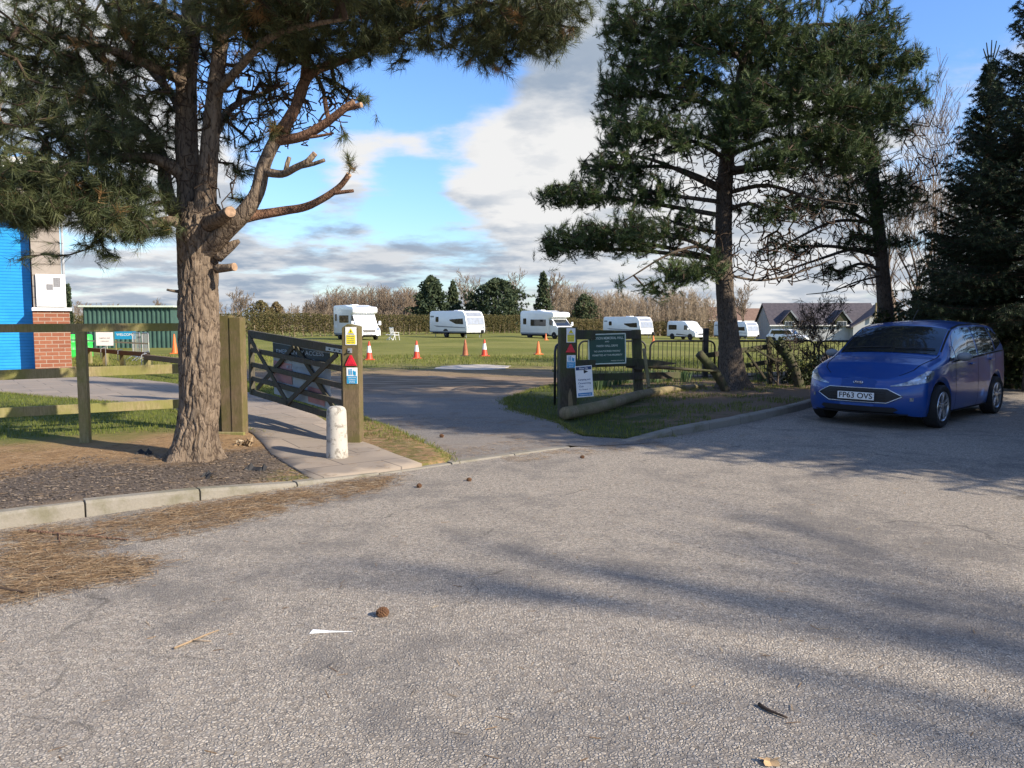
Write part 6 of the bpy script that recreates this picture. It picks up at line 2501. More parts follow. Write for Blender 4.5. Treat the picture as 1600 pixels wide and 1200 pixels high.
# ------------------------------------------------------------------ the left middle distance
cp_ = D(133, 540, 46)
cp_.z = gz(cp_.x, cp_.y)
cont = thing('storage_container', 'dark green corrugated storage container with a pale roof edge beyond the fence', 'container', cp_, rz=.10)
cw = (D(262, 500, 46) - D(133, 500, 46)).x * 1.01
chh = D(200, 480, 46).z - cp_.z
mb = MB()
nr = 19
pl_ = []
for i in range(nr):
    x0 = cw * i / nr
    s_ = cw / nr
    pl_ += [(x0, 0), (x0 + s_ * .30, 0), (x0 + s_ * .45, .07), (x0 + s_ * .85, .07), (x0 + s_ * .999, 0)]
pl_ += [(cw, 2.4), (0, 2.4)]
mb.prism(pl_, 0, chh, 'Z')
mb.build('body', M['contpaint'], cont)
mb = MB()
mb.box((cw / 2, 1.18, chh + .05), (cw + .5, 2.75, .10), 0, bev=.02)
mb.build('roof', M['cream'], cont)
mb = MB()
mb.box((-.03, 1.2, chh / 2), (.05, 2.3, chh - .1))
mb.build('door', M['vandark'], cont)
# barriers
for i, (px, d, rz, lab) in enumerate([(214, 31.5, -.9, 'left of the two'), (228, 30.8, -.95, 'right of the two')]):
    p = D(px, 560, d)
    p.z = gz(p.x, p.y)
    t = thing('crowd_barrier', 'galvanised crowd barrier in front of the green container, ' + lab, 'barrier', p, rz, group='galvanised crowd barriers')
    mb = MB()
    mb.tube([(-.6, 0, .15), (-.6, 0, 1.05), (-.55, 0, 1.1), (.55, 0, 1.1), (.6, 0, 1.05), (.6, 0, .15), (-.6, 0, .15)], .02, 6)
    mb.build('frame', M['galv'], t)
    mb = MB()
    for q in range(1, 10):
        mb.tube([(-.6 + q * .12, 0, .15), (-.6 + q * .12, 0, 1.1)], .008, 5)
    mb.build('bars', M['galv'], t)
    for sx in (-.45, .45):
        mb = MB()
        mb.tube([(sx, -.30, 0), (sx, 0, .22), (sx, .30, 0)], .018, 6)
        mb.build('foot', M['galv'], t)
for px, lab in ((113, 'left one half behind the brick pier'), (136, 'right one beside the fence post')):
    p = D(px, 560, 34)
    p.z = gz(p.x, p.y)
    t = thing('barrel', 'bright green plastic barrel beyond the fence, ' + lab, 'barrel', p, group='bright green barrels')
    mb = MB()
    mb.lathe([(.22, 0), (.25, .05), (.25, .3), (.27, .33), (.25, .36), (.25, .62), (.27, .65), (.25, .68), (.25, .95), (.20, 1.0)], 20)
    mb.build('drum', M['brightgreen'], t, smooth=True, autosmooth=.6)
    mb = MB()
    mb.lathe([(.2, 1.0), (.2, 1.03), (.06, 1.04), (.06, 1.07)], 20)
    mb.build('lid', M['vandark'], t)
p = D(197, 560, 36)
p.z = gz(p.x, p.y)
t = thing('field_banner', 'blue and white banner on short stakes below the green container', 'banner', p)
mb = MB()
zb0, zb1 = D(197, 530, 36).z - p.z, D(197, 516, 36).z - p.z
mb.box((0, 0, (zb0 + zb1) / 2), (.95, .02, zb1 - zb0))
mb.build('sheet', M['skyblue'], t)
lettering([('WELCOME', .16, 0, (zb0 + zb1) / 2, .8)], M['signwhite'], t, -.013)
for sx in (-.45, .45):
    mb = MB()
    mb.box((sx, .03, .45), (.04, .04, .9))
    mb.build('stake', M['rail'], t)
# tape line on pegs
t = thing('tape_line', 'pale tape strung low across the grass beside the green barrels', 'tape', (0, 0, 0))
mb = MB()
a, b = D(108, 531, 33), D(232, 537, 29.5)
mb.beam(a, b, .004, .06)
mb.build('tape', M['cream'], t)
mb = MB()
for f in (0, .5, 1):
    q = a.lerp(b, f)
    mb.tube([(q.x, q.y + .02, gz(q.x, q.y) - .05), (q.x, q.y + .02, q.z + .05)], .012, 6)
mb.build('peg', M['cream'], t)
# sign on a stake
p = D(165, 566, 25.5)
p.z = zverge(p.x, p.y)
t = thing('notice', 'square white paper notice on a thin stake by the knee rail', 'sign', p)
z0, z1 = D(165, 540, 25.5).z - p.z, D(165, 519, 25.5).z - p.z
mb = MB()
mb.box((0, 0, (z0 + z1) / 2), (.55, .01, z1 - z0))
mb.build('sheet', M['paper'], t)
lettering([('CAMPING AND', .06, 0, (z0 + z1) / 2 + .02, .36), ('CARAVANS', .06, 0, (z0 + z1) / 2 - .08, .26)], M['greyink'], t, -.007)
mb = MB()
mb.tube([(0, .02, 0), (0, .02, z1)], .012, 6)
mb.build('stake', M['vangrey'], t)


# knee rails
def knee(label, pts_, hgt):
    p0 = Vector((pts_[0][0], pts_[0][1], 0))
    t = thing('knee_rail', label, 'fence', p0)
    for a, b in zip(pts_, pts_[1:]):
        mb = MB()
        mb.beam(Vector((a[0], a[1], a[2] + hgt)) - p0, Vector((b[0], b[1], b[2] + hgt)) - p0, .12, .14, 0, bev=.015)
        mb.build('rail', M['kneewood'], t)
    for a in pts_:
        mb = MB()
        q = Vector(a) - p0
        mb.box((q.x, q.y + .06, q.z + hgt / 2 - .1), (.15, .15, hgt + .2 - .05), 0, bev=.01)
        mb.build('post', M['rail'], t)
        mb = MB()
        mb.tube([q + Vector((-.09, -.07, hgt * .45)), q + Vector((-.085, -.075, hgt + .06)), q + Vector((-.02, -.04, hgt + .10)), q + Vector((0, .05, hgt + .10))], .014, 6)
        mb.build('strap', M['galv'], t)


def kp(px, py, d, h):
    q = D(px, py, d)
    return (q.x, q.y, q.z - h)


knee('brown knee-high rail with metal straps running across the grass beyond the fence', [kp(138, 546, 29, .5), kp(163, 548, 27.4, .5), kp(190, 551, 26.0, .5), kp(232, 554, 24.2, .5)], .5)
knee('dark knee-high rail in shade nearest the old pine trunk', [kp(228, 558, 22, .5), kp(300, 566, 19.5, .5)], .5)


# ------------------------------------------------------------------ hedge, woods and houses
def leafy(name, mat, P, per, leaf, tint=(0, .9), parent=None, up=.4, brown=.05, wid=.6):
    d = NR.normal(0, 1, P.shape)
    d[:, 2] = np.abs(d[:, 2]) * up + d[:, 2] * (1 - up)
    d /= np.linalg.norm(d, axis=1, keepdims=True)
    V, F, tt = needles(P, d, per, leaf, leaf * wid, (.2, 1.5), leaf, tint=tint, brown=brown)
    return fast_mesh(name, V, F, M[mat], parent, tt)


def hedge(label, pts_, h, wd, dens, leaf, t0, t1, topw=.12):
    p0 = Vector((pts_[0][0], pts_[0][1], gz(*pts_[0])))
    t = thing('hedge', label, 'hedge', p0)
    Ps = []
    St = MB()
    for a, b in zip(pts_, pts_[1:]):
        a, b = Vector(a), Vector(b)
        L = (b - a).length
        n = int(L * h * dens)
        nrm = Vector((-(b - a).y, (b - a).x)).normalized()
        f = NR.uniform(0, 1, n)
        zq = NR.uniform(0, 1, n) ** .75
        o_ = NR.uniform(-1, 1, n)
        for i in range(n):
            q = a.lerp(b, f[i])
            hh = h * (1 + topw * noise.noise((q.x * .25, q.y * .25, 1)) + .05 * noise.noise((q.x * 1.3, q.y * 1.3, 1)))
            w_ = wd * (.75 + .25 * math.sin(min(1, zq[i] * 1.6) * 1.57)) * (1 + .3 * noise.noise((q.x, q.y, zq[i] * 3)))
            if zq[i] < .14 and R.random() < .6:
                continue
            x, y = q.x + nrm.x * o_[i] * w_ / 2, q.y + nrm.y * o_[i] * w_ / 2
            Ps.append((x - p0.x, y - p0.y, gz(x, y) + zq[i] * hh - p0.z))
        k_ = int(L / .9)
        for i in range(k_):
            q = a.lerp(b, (i + R.uniform(-.3, .3)) / k_)
            zg = gz(q.x, q.y)
            St.tube([(q.x - p0.x, q.y - p0.y, zg - .1 - p0.z), (q.x - p0.x + R.uniform(-.2, .2), q.y - p0.y, zg + h * .5 - p0.z)], .05, 5)
    leafy('foliage', 'hedge', np.array(Ps), 5, leaf, (t0, t1), t)
    St.build('stem', M['twig_pale'], t)


hedge('long clipped brown-green hedge behind the nearest motorhome and the caravan', [(-62, 58), (-40, 68), (-25, 77), (-12, 91), (4, 107)], 2.35, 1.5, 150, .13, .0, .7)
hedge('browner clipped hedge along the far right side of the field', [(4.5, 107.5), (14, 117), (27, 124), (34, 128)], 2.3, 1.6, 100, .16, .35, 1.0)

# bare woodland behind the hedge, one brown mass
def wood(label_name, x0, x1, y0, y1, n, hfun, seed, mat, tw=.022):
    rg = np.random.default_rng(seed)
    A, B, ra, rb = [], [], [], []
    for i in range(n):
        x, y = rg.uniform(x0, x1), rg.uniform(y0, y1)
        zg = gz(x, y) - .3
        h = hfun(x, y) * rg.uniform(.82, 1.04)
        p = np.array([x, y, zg])
        le = rg.normal(0, .06, 2)
        m = 7
        pts_ = [p + np.array([le[0] * h * (s / m), le[1] * h * (s / m), h * s / m]) + rg.normal(0, .05, 3) * (s > 0) for s in range(m + 1)]
        for s in range(m):
            A.append(pts_[s]); B.append(pts_[s + 1])
            ra.append(.07 * (1 - s / m) + tw); rb.append(.07 * (1 - (s + 1) / m) + tw)
            nb = 1 if s < 1 else 5
            for q in range(nb):
                a = rg.uniform(0, 6.28)
                l = h * rg.uniform(.08, .22) * (1.15 - s / m * .6)
                q0 = pts_[s] + (pts_[s + 1] - pts_[s]) * rg.uniform(0, 1)
                dv = np.array([math.cos(a) * .6, math.sin(a) * .6, rg.uniform(.5, 1.1)])
                dv /= np.linalg.norm(dv)
                q1 = q0 + dv * l
                A.append(q0); B.append(q1); ra.append(tw); rb.append(tw * .7)
                for w_ in range(3):
                    d2 = dv + rg.normal(0, .4, 3)
                    d2 /= np.linalg.norm(d2)
                    q2 = q0 + dv * l * rg.uniform(.4, 1)
                    A.append(q2); B.append(q2 + d2 * l * .45); ra.append(tw * .75); rb.append(tw * .5)
    V, F = segs_geo(np.array(A), np.array(B), np.array(ra), np.array(rb), 3)
    return tag(fast_mesh(label_name, V, F, M[mat]), kind='stuff')


wl_ = D(478, 500, 128).x
wr_ = D(655, 500, 128).x
wood('bare_woodland', wl_, wr_, 122, 136, 330, lambda x, y: 5.1 * (.55 + .55 * min(1, max(0.05, (x - wl_) / 5.5))) + .5 * noise.noise((x * .3, 0, 1)) + 1.1, 5, 'twig_far', .022)
wood('bare_woodland', D(865, 500, 135).x, D(1100, 500, 135).x, 126, 142, 420, lambda x, y: 6.9 + 1.5 * noise.noise((x * .16, 0, 4)) , 9, 'twig_pale', .023)
wood('bare_scrub', D(455, 500, 118).x, D(640, 500, 118).x, 112, 121, 110, lambda x, y: 3.6 + .6 * noise.noise((x * .3, 0, 7)), 15, 'twig_far', .022)
wood('bare_scrub', D(870, 500, 120).x, D(1110, 500, 120).x, 121, 126, 150, lambda x, y: 4.6 + 1.0 * noise.noise((x * .2, 0, 7)), 16, 'twig_pale', .022)
wood('far_treeline', -260, -50, 240, 270, 260, lambda x, y: 7 + 2.5 * noise.noise((x * .03, 0, 2)), 25, 'twig_far', .06)


def fartree(name, label, px, d, top, wpx, mat, n, leaf, shape, tint=(0, .8), seed=0, per=6):
    c = D(px, 500, d)
    c.z = gz(c.x, c.y) - .1
    t = thing(name, label, 'tree', c)
    H = D(px, top, d).z - c.z
    Rr = wpx * d / FPX / 2
    P = []
    while len(P) < n:
        f = NR.uniform(0, 1)
        a = NR.uniform(0, 6.28)
        r = shape(f) * Rr * (.70 + .55 * noise.noise((math.cos(a) * 1.6 + seed, math.sin(a) * 1.6, f * 6)) + .35 * noise.noise((math.cos(a) * 5 + seed, math.sin(a) * 5, f * 14)))
        q = r * NR.uniform(.25, 1) ** .5
        P.append((math.cos(a) * q, math.sin(a) * q, f * H))
    leafy('crown', mat, np.array(P), per, leaf, tint, t, brown=.04)
    mb = MB()
    pp_, rr_ = resample([Vector((0, 0, -.2)), Vector((0, 0, H * .5)), Vector((0, 0, H * .95))], [Rr * .10 + .08, Rr * .06 + .05, .03], .4)
    bark_tube(mb, pp_, rr_, 8, .01, 4)
    mb.build('trunk', M['bark_dark'], t, smooth=True)
    return t


cone_s = lambda f: max(.03, (1 - f) ** .75) * min(1, .55 + f * 3)
round_s = lambda f: math.sin(math.pi * min(1, .18 + .82 * f)) ** .6
egg = lambda f: max(.03, math.sin(math.pi * min(1, .25 + .74 * f))) ** .8
fartree('conifer_tree', 'broad dark conifer at the right end of the bare wood, left of two smaller ones', 674, 118, 432, 76, 'farconifer', 2300, .40, egg, seed=1)
fartree('conifer_tree', 'blue-grey conifer squeezed between two darker conifers behind the caravan', 708, 121, 440, 60, 'farconifer', 1000, .38, cone_s, (.2, .95), seed=2)
fartree('conifer_tree', 'wide rounded dark conifer behind the right end of the white caravan', 774, 117, 436, 124, 'farconifer', 3000, .42, round_s, seed=3)
fartree('ivy_tree', 'narrow ivy-clad tree standing above the motorhome near the dark gate post', 849, 122, 426, 34, 'farconifer', 900, .40, egg, (.2, .9), seed=4)
fartree('evergreen_bush', 'olive green bush to the right of the ivy-clad tree', 912, 122, 460, 56, 'farconifer', 900, .36, round_s, (.5, 1), seed=5)
fartree('evergreen_bush', 'dark bush low against the hall pier near the white poster', 108, 60, 445, 18, 'farconifer', 500, .22, cone_s, seed=6)
for px, d, top, sd, sp_, lab in [(372, 125, 447, 71, .95, 'rounded bare tree just right of the old pine trunk on the skyline'), (738, 140, 418, 72, .9, 'tall bare tree behind the three conifers, left one'), (805, 142, 414, 73, .9, 'tall bare tree behind the three conifers, right one'),
                           (238, 150, 464, 74, .9, 'low rounded bare tree above the green container roof'), (1165, 130, 440, 75, .9, 'bare tree just right of the pine trunk above the brick houses'), (1060, 150, 452, 76, .9, 'bare tree rising over the brown wood left of the pine trunk'),
                           (850, 124, 424, 77, .6, 'bare stems showing through the narrow ivy-clad tree'), (955, 150, 460, 78, .9, 'small bare tree over the wood above the second caravan'), (885, 146, 452, 79, .8, 'bare tree between the ivy-clad tree and the brown wood')]:
    c = D(px, 500, d)
    c.z = gz(c.x, c.y) - .1
    bare('bare_tree', lab, c, D(px, top, d).z - c.z, sp_, .24, sd, mat='twig_far', levels=6, tw=.022, nchild=(3, 4), fork=.2, up=.45)
fartree('bare_bush', 'low tan bush right of the rounded bare tree beyond the hedge', 408, 120, 470, 56, 'hedge', 700, .3, round_s, (.5, .9), seed=8)
fartree('bare_bush', 'brown beech bush beyond the hedge left of the nearest motorhome', 432, 126, 472, 40, 'hedge', 600, .3, round_s, (.8, 1), seed=9)


def house(name, label, c, L, dp_, eave, ridge, rz, wall, roof, wins=(), gable=None, chimney=None, over=.35):
    t = thing(name, label, 'house', c, rz)
    mb = MB()
    mb.prism([(0, -.5), (dp_, -.5), (dp_, eave), (dp_ / 2, ridge - .15), (0, eave)], 0, L, 'X')
    mb.build('wall', M[wall], t)
    rf = MB()
    sl = (ridge - eave) / (dp_ / 2)
    e = over
    rf.prism([(-e, eave - e * sl), (dp_ / 2, ridge), (dp_ + e, eave - e * sl), (dp_ + e, eave - e * sl + .16), (dp_ / 2, ridge + .16), (-e, eave - e * sl + .16)], -.3, L + .3, 'X')
    ro = rf.build('roof', M[roof], t)
    mb = MB()
    mb.box((L / 2, -e - .02, eave - e * sl + .02), (L + .6, .06, .16))
    mb.build('gutter', M['soffit'], t)
    for x0, z0, x1, z1 in wins:
        mb = MB()
        mb.box(((x0 + x1) / 2, -.02, (z0 + z1) / 2), (x1 - x0, .08, z1 - z0))
        w_ = mb.build('window', M['soffit'], t)
        mb = MB()
        k_ = max(1, int((x1 - x0) / .7))
        for i in range(k_):
            a = x0 + .06 + (x1 - x0 - .06) * i / k_
            b = x0 + (x1 - x0 - .06) * (i + 1) / k_
            mb.box(((a + b) / 2, -.065, (z0 + z1) / 2), (b - a, .02, z1 - z0 - .12))
        mb.build('pane', M['blueglass'], w_)
    if chimney:
        mb = MB()
        mb.box((chimney, dp_ / 2, ridge + .45), (.8, .5, 1.2))
        mb.build('chimney', M['brickfar'], ro)
    return t


c = D(1204, 530, 122)
c.z = gz(c.x, c.y)
W_ = (D(1372, 500, 122) - D(1204, 500, 122)).x
eav = D(1204, 506, 122).z - c.z
rid = D(1204, 475, 126).z - c.z
bung = house('bungalow', 'long white bungalow with a dark tiled roof and small gabled dormers', c, W_, 8, eav, rid, -.02, 'render', 'tiles')
kpx = 122 / FPX
for px in (1232, 1312):                                # gabled dormers
    x = (px - 1204) * kpx
    dz0, dz1 = D(px, 510, 122).z - c.z, D(px, 487, 122).z - c.z
    mb = MB()
    mb.prism([(x - .95, dz0), (x + .95, dz0), (x + .95, eav + .45), (x, dz1 - .1), (x - .95, eav + .45)], -.35, 3.4, 'Y')
    dm = mb.build('dormer', M['oldwood'], bung)
    mb = MB()
    pr_ = [(x - 1.5, eav + .12), (x, dz1 + .05), (x + 1.5, eav + .12), (x + 1.5, eav + .30), (x, dz1 + .26), (x - 1.5, eav + .30)]
    mb.prism(pr_, -.55, 3.6, 'Y')
    mb.build('dormer_roof', M['tiles'], dm)
    mb = MB()
    mb.beam((x, -.58, dz1 + .16), (x + 1.5, -.58, eav + .2), .06, .22)
    mb.build('bargeboard', M['vangrey'], dm)
    mb = MB()
    mb.box((x, -.39, dz0 + .42), (1.5, .08, .75))
    w_ = mb.build('window', M['soffit'], dm)
    mb = MB()
    for q in (-.48, 0, .48):
        mb.box((x + q, -.44, dz0 + .42), (.42, .03, .66))
    mb.build('pane', M['blueglass'], w_)
# cross gable at the right end
xg = (1382 - 1204) * kpx
hw = 5.6
ea_, ri_ = eav - .35, rid - .25
mb = MB()
mb.prism([(xg - hw, -.5), (xg + hw, -.5), (xg + hw, ea_ - .1), (xg, ri_ - .2), (xg - hw, ea_ - .1)], -1.4, 4, 'Y')
mb.build('gable_wall', M['render'], bung)
mb = MB()
mb.prism([(xg - hw - .5, ea_ - .30), (xg, ri_), (xg + hw + .5, ea_ - .30), (xg + hw + .5, ea_ - .06), (xg, ri_ + .24), (xg - hw - .5, ea_ - .06)], -1.8, 4.2, 'Y')
mb.build('gable_roof', M['tiles'], bung)
mb = MB()
mb.tube([((1356 - 1204) * kpx, -1.9, D(1356, 500, 120).z - c.z), ((1357 - 1204) * kpx, -1.9, D(1357, 473, 120).z - c.z)], .16, 8)
mb.build('flue', M['logwood'], bung)

for px0, px1, d, te, tr_, lab in [(1100, 1160, 150, 499, 481, 'low brown-roofed brick house behind the campervan and the pine trunk'), (1150, 1206, 146, 500, 483, 'red brick house with a pale gutter just left of the white bungalow')]:
    c = D(px0, 520, d)
    c.z = gz(c.x, c.y)
    L = (D(px1, 500, d) - D(px0, 500, d)).x
    house('brick_house', lab, c, L, 7, D(px0, te, d).z - c.z, D(px0, tr_, d + 3.5).z - c.z, .03, 'brickfar', 'tilesbrown', [(L * .2, .6, L * .4, 1.8), (L * .6, .6, L * .82, 1.8)])
# ------------------------------------------------------------------ the blue car
CL = 4.15
SX = np.linspace(0, 1, 500)


def table(keys, sm=.05):
    x = np.array([k_[0] for k_ in keys])
    y = np.array([k_[1] for k_ in keys])
    g = np.linspace(-.4, 4.6, 1001)
    v = np.interp(g, x, y)
    s = sm / (g[1] - g[0])
    w_ = int(3 * s)
    kr = np.exp(-.5 * (np.arange(-w_, w_ + 1) / s) ** 2)
    kr /= kr.sum()
    v = np.convolve(np.pad(v, w_, mode='edge'), kr, 'valid')
    return lambda q: float(np.interp(q, g, v))


zt_ = table([(-.4, .70), (0, .74), (.1, .80), (.3, .905), (.55, .985), (.8, 1.045), (.96, 1.075), (1.04, 1.11), (1.4, 1.40), (1.66, 1.545), (2.0, 1.60), (2.6, 1.625), (3.3, 1.60), (3.75, 1.545), (3.95, 1.43), (4.06, 1.12), (4.12, .95), (4.6, .8)], .05)
zc_ = table([(-.4, .60), (0, .66), (.2, .76), (.5, .875), (.9, .955), (1.4, .985), (2.2, 1.015), (3.2, 1.07), (3.9, 1.09), (4.15, .85), (4.6, .8)], .06)
zd_ = table([(-.4, .68), (0, .72), (.1, .78), (.3, .88), (.55, .955), (.8, 1.015), (.96, 1.045), (1.03, 1.08), (1.36, 1.32), (1.66, 1.485), (2.0, 1.545), (2.6, 1.565), (3.3, 1.545), (3.72, 1.495), (3.92, 1.38), (4.04, 1.08), (4.12, .92), (4.6, .8)], .04)
wsd = table([(-.4, .80), (.25, .84), (.7, .865), (1.4, .875), (3.2, .875), (3.7, .85), (4.0, .80), (4.15, .72), (4.6, .7)], .06)
wdd = table([(-.4, .55), (.1, .60), (.5, .66), (.9, .73), (1.03, .745), (1.36, .705), (1.66, .665), (2.4, .655), (3.3, .645), (3.8, .63), (4.15, .55), (4.6, .5)], .05)
WR = .325
WX = (.80, 3.29)


def nose(x):
    return min(1.0, max(0.02, x / .30)) ** (1 / 3.2) if x < .30 else 1.0


def tailn(x):
    return 1.0 if x < 3.95 else max(.75, 1 - .25 * ((x - 3.95) / .2) ** 2)


def section(x):
    ns = nose(x) * tailn(x)
    ws = wsd(x) * ns
    wc = ws * .975
    wd_ = min(wdd(x) * (nose(x) ** .8), wc * .97)
    zb = .20 + .10 * max(0, 1 - x / .25) ** 2
    for xc in WX:
        if abs(x - xc) < .385:
            zb = max(zb, .31 + math.sqrt(max(0, .385 ** 2 - (x - xc) ** 2)))
    A = (ws * .955, zb)
    A2 = (ws * .99, max(zb + .05, .34))
    B = (ws, max(zb + .10, .60))
    C = (wc, max(zc_(x), B[1] + .06))
    Dd = (wd_, max(zd_(x), C[1] + .02))
    E = (0, max(zt_(x), Dd[1] + .005))
    out = []
    low = [A, A2, B, C]
    P = [Vector((p[0], p[1])) for p in low]
    for i in range(3):
        p0, p1, p2, p3 = P[max(i - 1, 0)], P[i], P[i + 1], P[min(i + 2, 3)]
        for j in range(6):
            s = j / 6
            q = .5 * ((2 * p1) + (p2 - p0) * s + (2 * p0 - 5 * p1 + 4 * p2 - p3) * s * s + (3 * p1 - p0 - 3 * p2 + p3) * s ** 3)
            out.append((q.x, q.y))
    for j in range(8):
        s = j / 8
        bul = .022 * math.sin(math.pi * s)
        out.append((C[0] + (Dd[0] - C[0]) * s + bul, C[1] + (Dd[1] - C[1]) * s + bul * .5))
    for j in range(11):
        s = j / 10
        out.append((Dd[0] * (1 - s), Dd[1] + (E[1] - Dd[1]) * (1 - (1 - s) ** 2.3)))
    return out            # 18 + 8 + 11 = 37 points


NSEC = 37


def lean(x, z):
    """how far the nose falls back above and below the bumper line"""
    k_ = max(0, 1 - x / .5)
    return k_ * (.16 * max(0, (z - .52) / .3) ** 1.6 + .05 * max(0, (.40 - z) / .2) ** 2) - (max(0, (x - 3.9) / .25) * .10 * max(0, (z - .9) / .6))


def S(x, v, side=1):
    """v from 0 sill to 1 centre line"""
    sec = section(x)
    q = v * (NSEC - 1)
    i = min(NSEC - 2, int(q))
    f = q - i
    y = sec[i][0] * (1 - f) + sec[i + 1][0] * f
    z = sec[i][1] * (1 - f) + sec[i + 1][1] * f
    return Vector((x + lean(x, z), y * side, z))


VC, VD = 18 / 36, 26 / 36
car_p = Vector((6.31, 11.71, 0))
rear_p = Vector((8.22, 13.52, 0))
hv = (car_p - rear_p).normalized()
# local +X runs from nose to tail, so the car's local axes turn with the tail direction
rzc = math.atan2(-hv.y, -hv.x)
side_v = Vector((math.cos(rzc + math.pi / 2), math.sin(rzc + math.pi / 2), 0))
# the wheel seen nearest is on the local -Y side if -Y faces right/front
sgn = -1
org = car_p - Vector((math.cos(rzc), math.sin(rzc), 0)) * WX[0] * 1.06 - side_v * sgn * .80
car = thing('car', 'blue compact people carrier parked nose forward in the shade on the right', 'car', (org.x, org.y, 0.0), rzc)
car.scale = (1.06, 1.04, .985)

xs_ = sorted(set([0.0015, .004, .009, .016, .026, .04, .058, .08, .105, .135, .17, .205, .25] + list(np.arange(.28, 4.1, .033)) + [4.12, 4.15]))
V, F = [], []
for x in xs_:
    sec = section(x)
    ring = [(x + lean(x, z), y, z) for y, z in sec] + [(x + lean(x, z), -y, z) for y, z in sec[-2::-1]]
    V += ring
NR_ = 2 * NSEC - 1
for i in range(len(xs_) - 1):
    for k_ in range(NR_ - 1):
        a = i * NR_ + k_
        F.append((a, a + 1, a + NR_ + 1, a + NR_))
mb = MB()
mb.add(V, F)
mb.add(V[:NR_], [tuple(range(NR_ - 1, -1, -1))])
mb.add(V[-NR_:], [tuple(range(NR_))])
mb.build('body', M['carpaint'], car, smooth=True, autosmooth=.9)
mb = MB()
for s_ in (-1, 1):
    pass
mb.box((2.05, 0, .42), (3.6, 1.15, .46))
mb.box((2.05, 0, .24), (3.5, 1.5, .06))
mb.box((2.04, 0, .5), (1.6, 1.5, .5))
mb.build('underbody', M['mudgrey'], car)


def patch(name, us, vlo, vhi, mat, side=-1, off=.004, n=8, parent=None, smooth=True):
    """strip on the body surface, us list of x, vlo/vhi functions or lists"""
    vs, fs = [], []
    m_ = len(us)
    for i, x in enumerate(us):
        for j in range(n + 1):
            v = vlo[i] + (vhi[i] - vlo[i]) * j / n
            e = 1e-3
            p = S(x, v, side)
            px_ = S(x + .01, v, side) - p
            pv = S(x, min(1, v + .01), side) - S(x, max(0, v - .01), side)
            nr = px_.cross(pv)
            if nr.length < 1e-9:
                nr = Vector((0, side, 0))
            nr.normalize()
            if nr.dot(p - Vector((2.0, 0, .7))) < 0:
                nr = -nr
            vs.append(p + nr * off)
    for i in range(m_ - 1):
        for j in range(n):
            a = i * (n + 1) + j
            fs.append((a, a + 1, a + n + 2, a + n + 1))
    b_ = MB()
    b_.add(vs, fs)
    return b_.build(name, M[mat] if isinstance(mat, str) else mat, parent or car, smooth=smooth)


def lin(a, b, n):
    return [a + (b - a) * i / (n - 1) for i in range(n)]


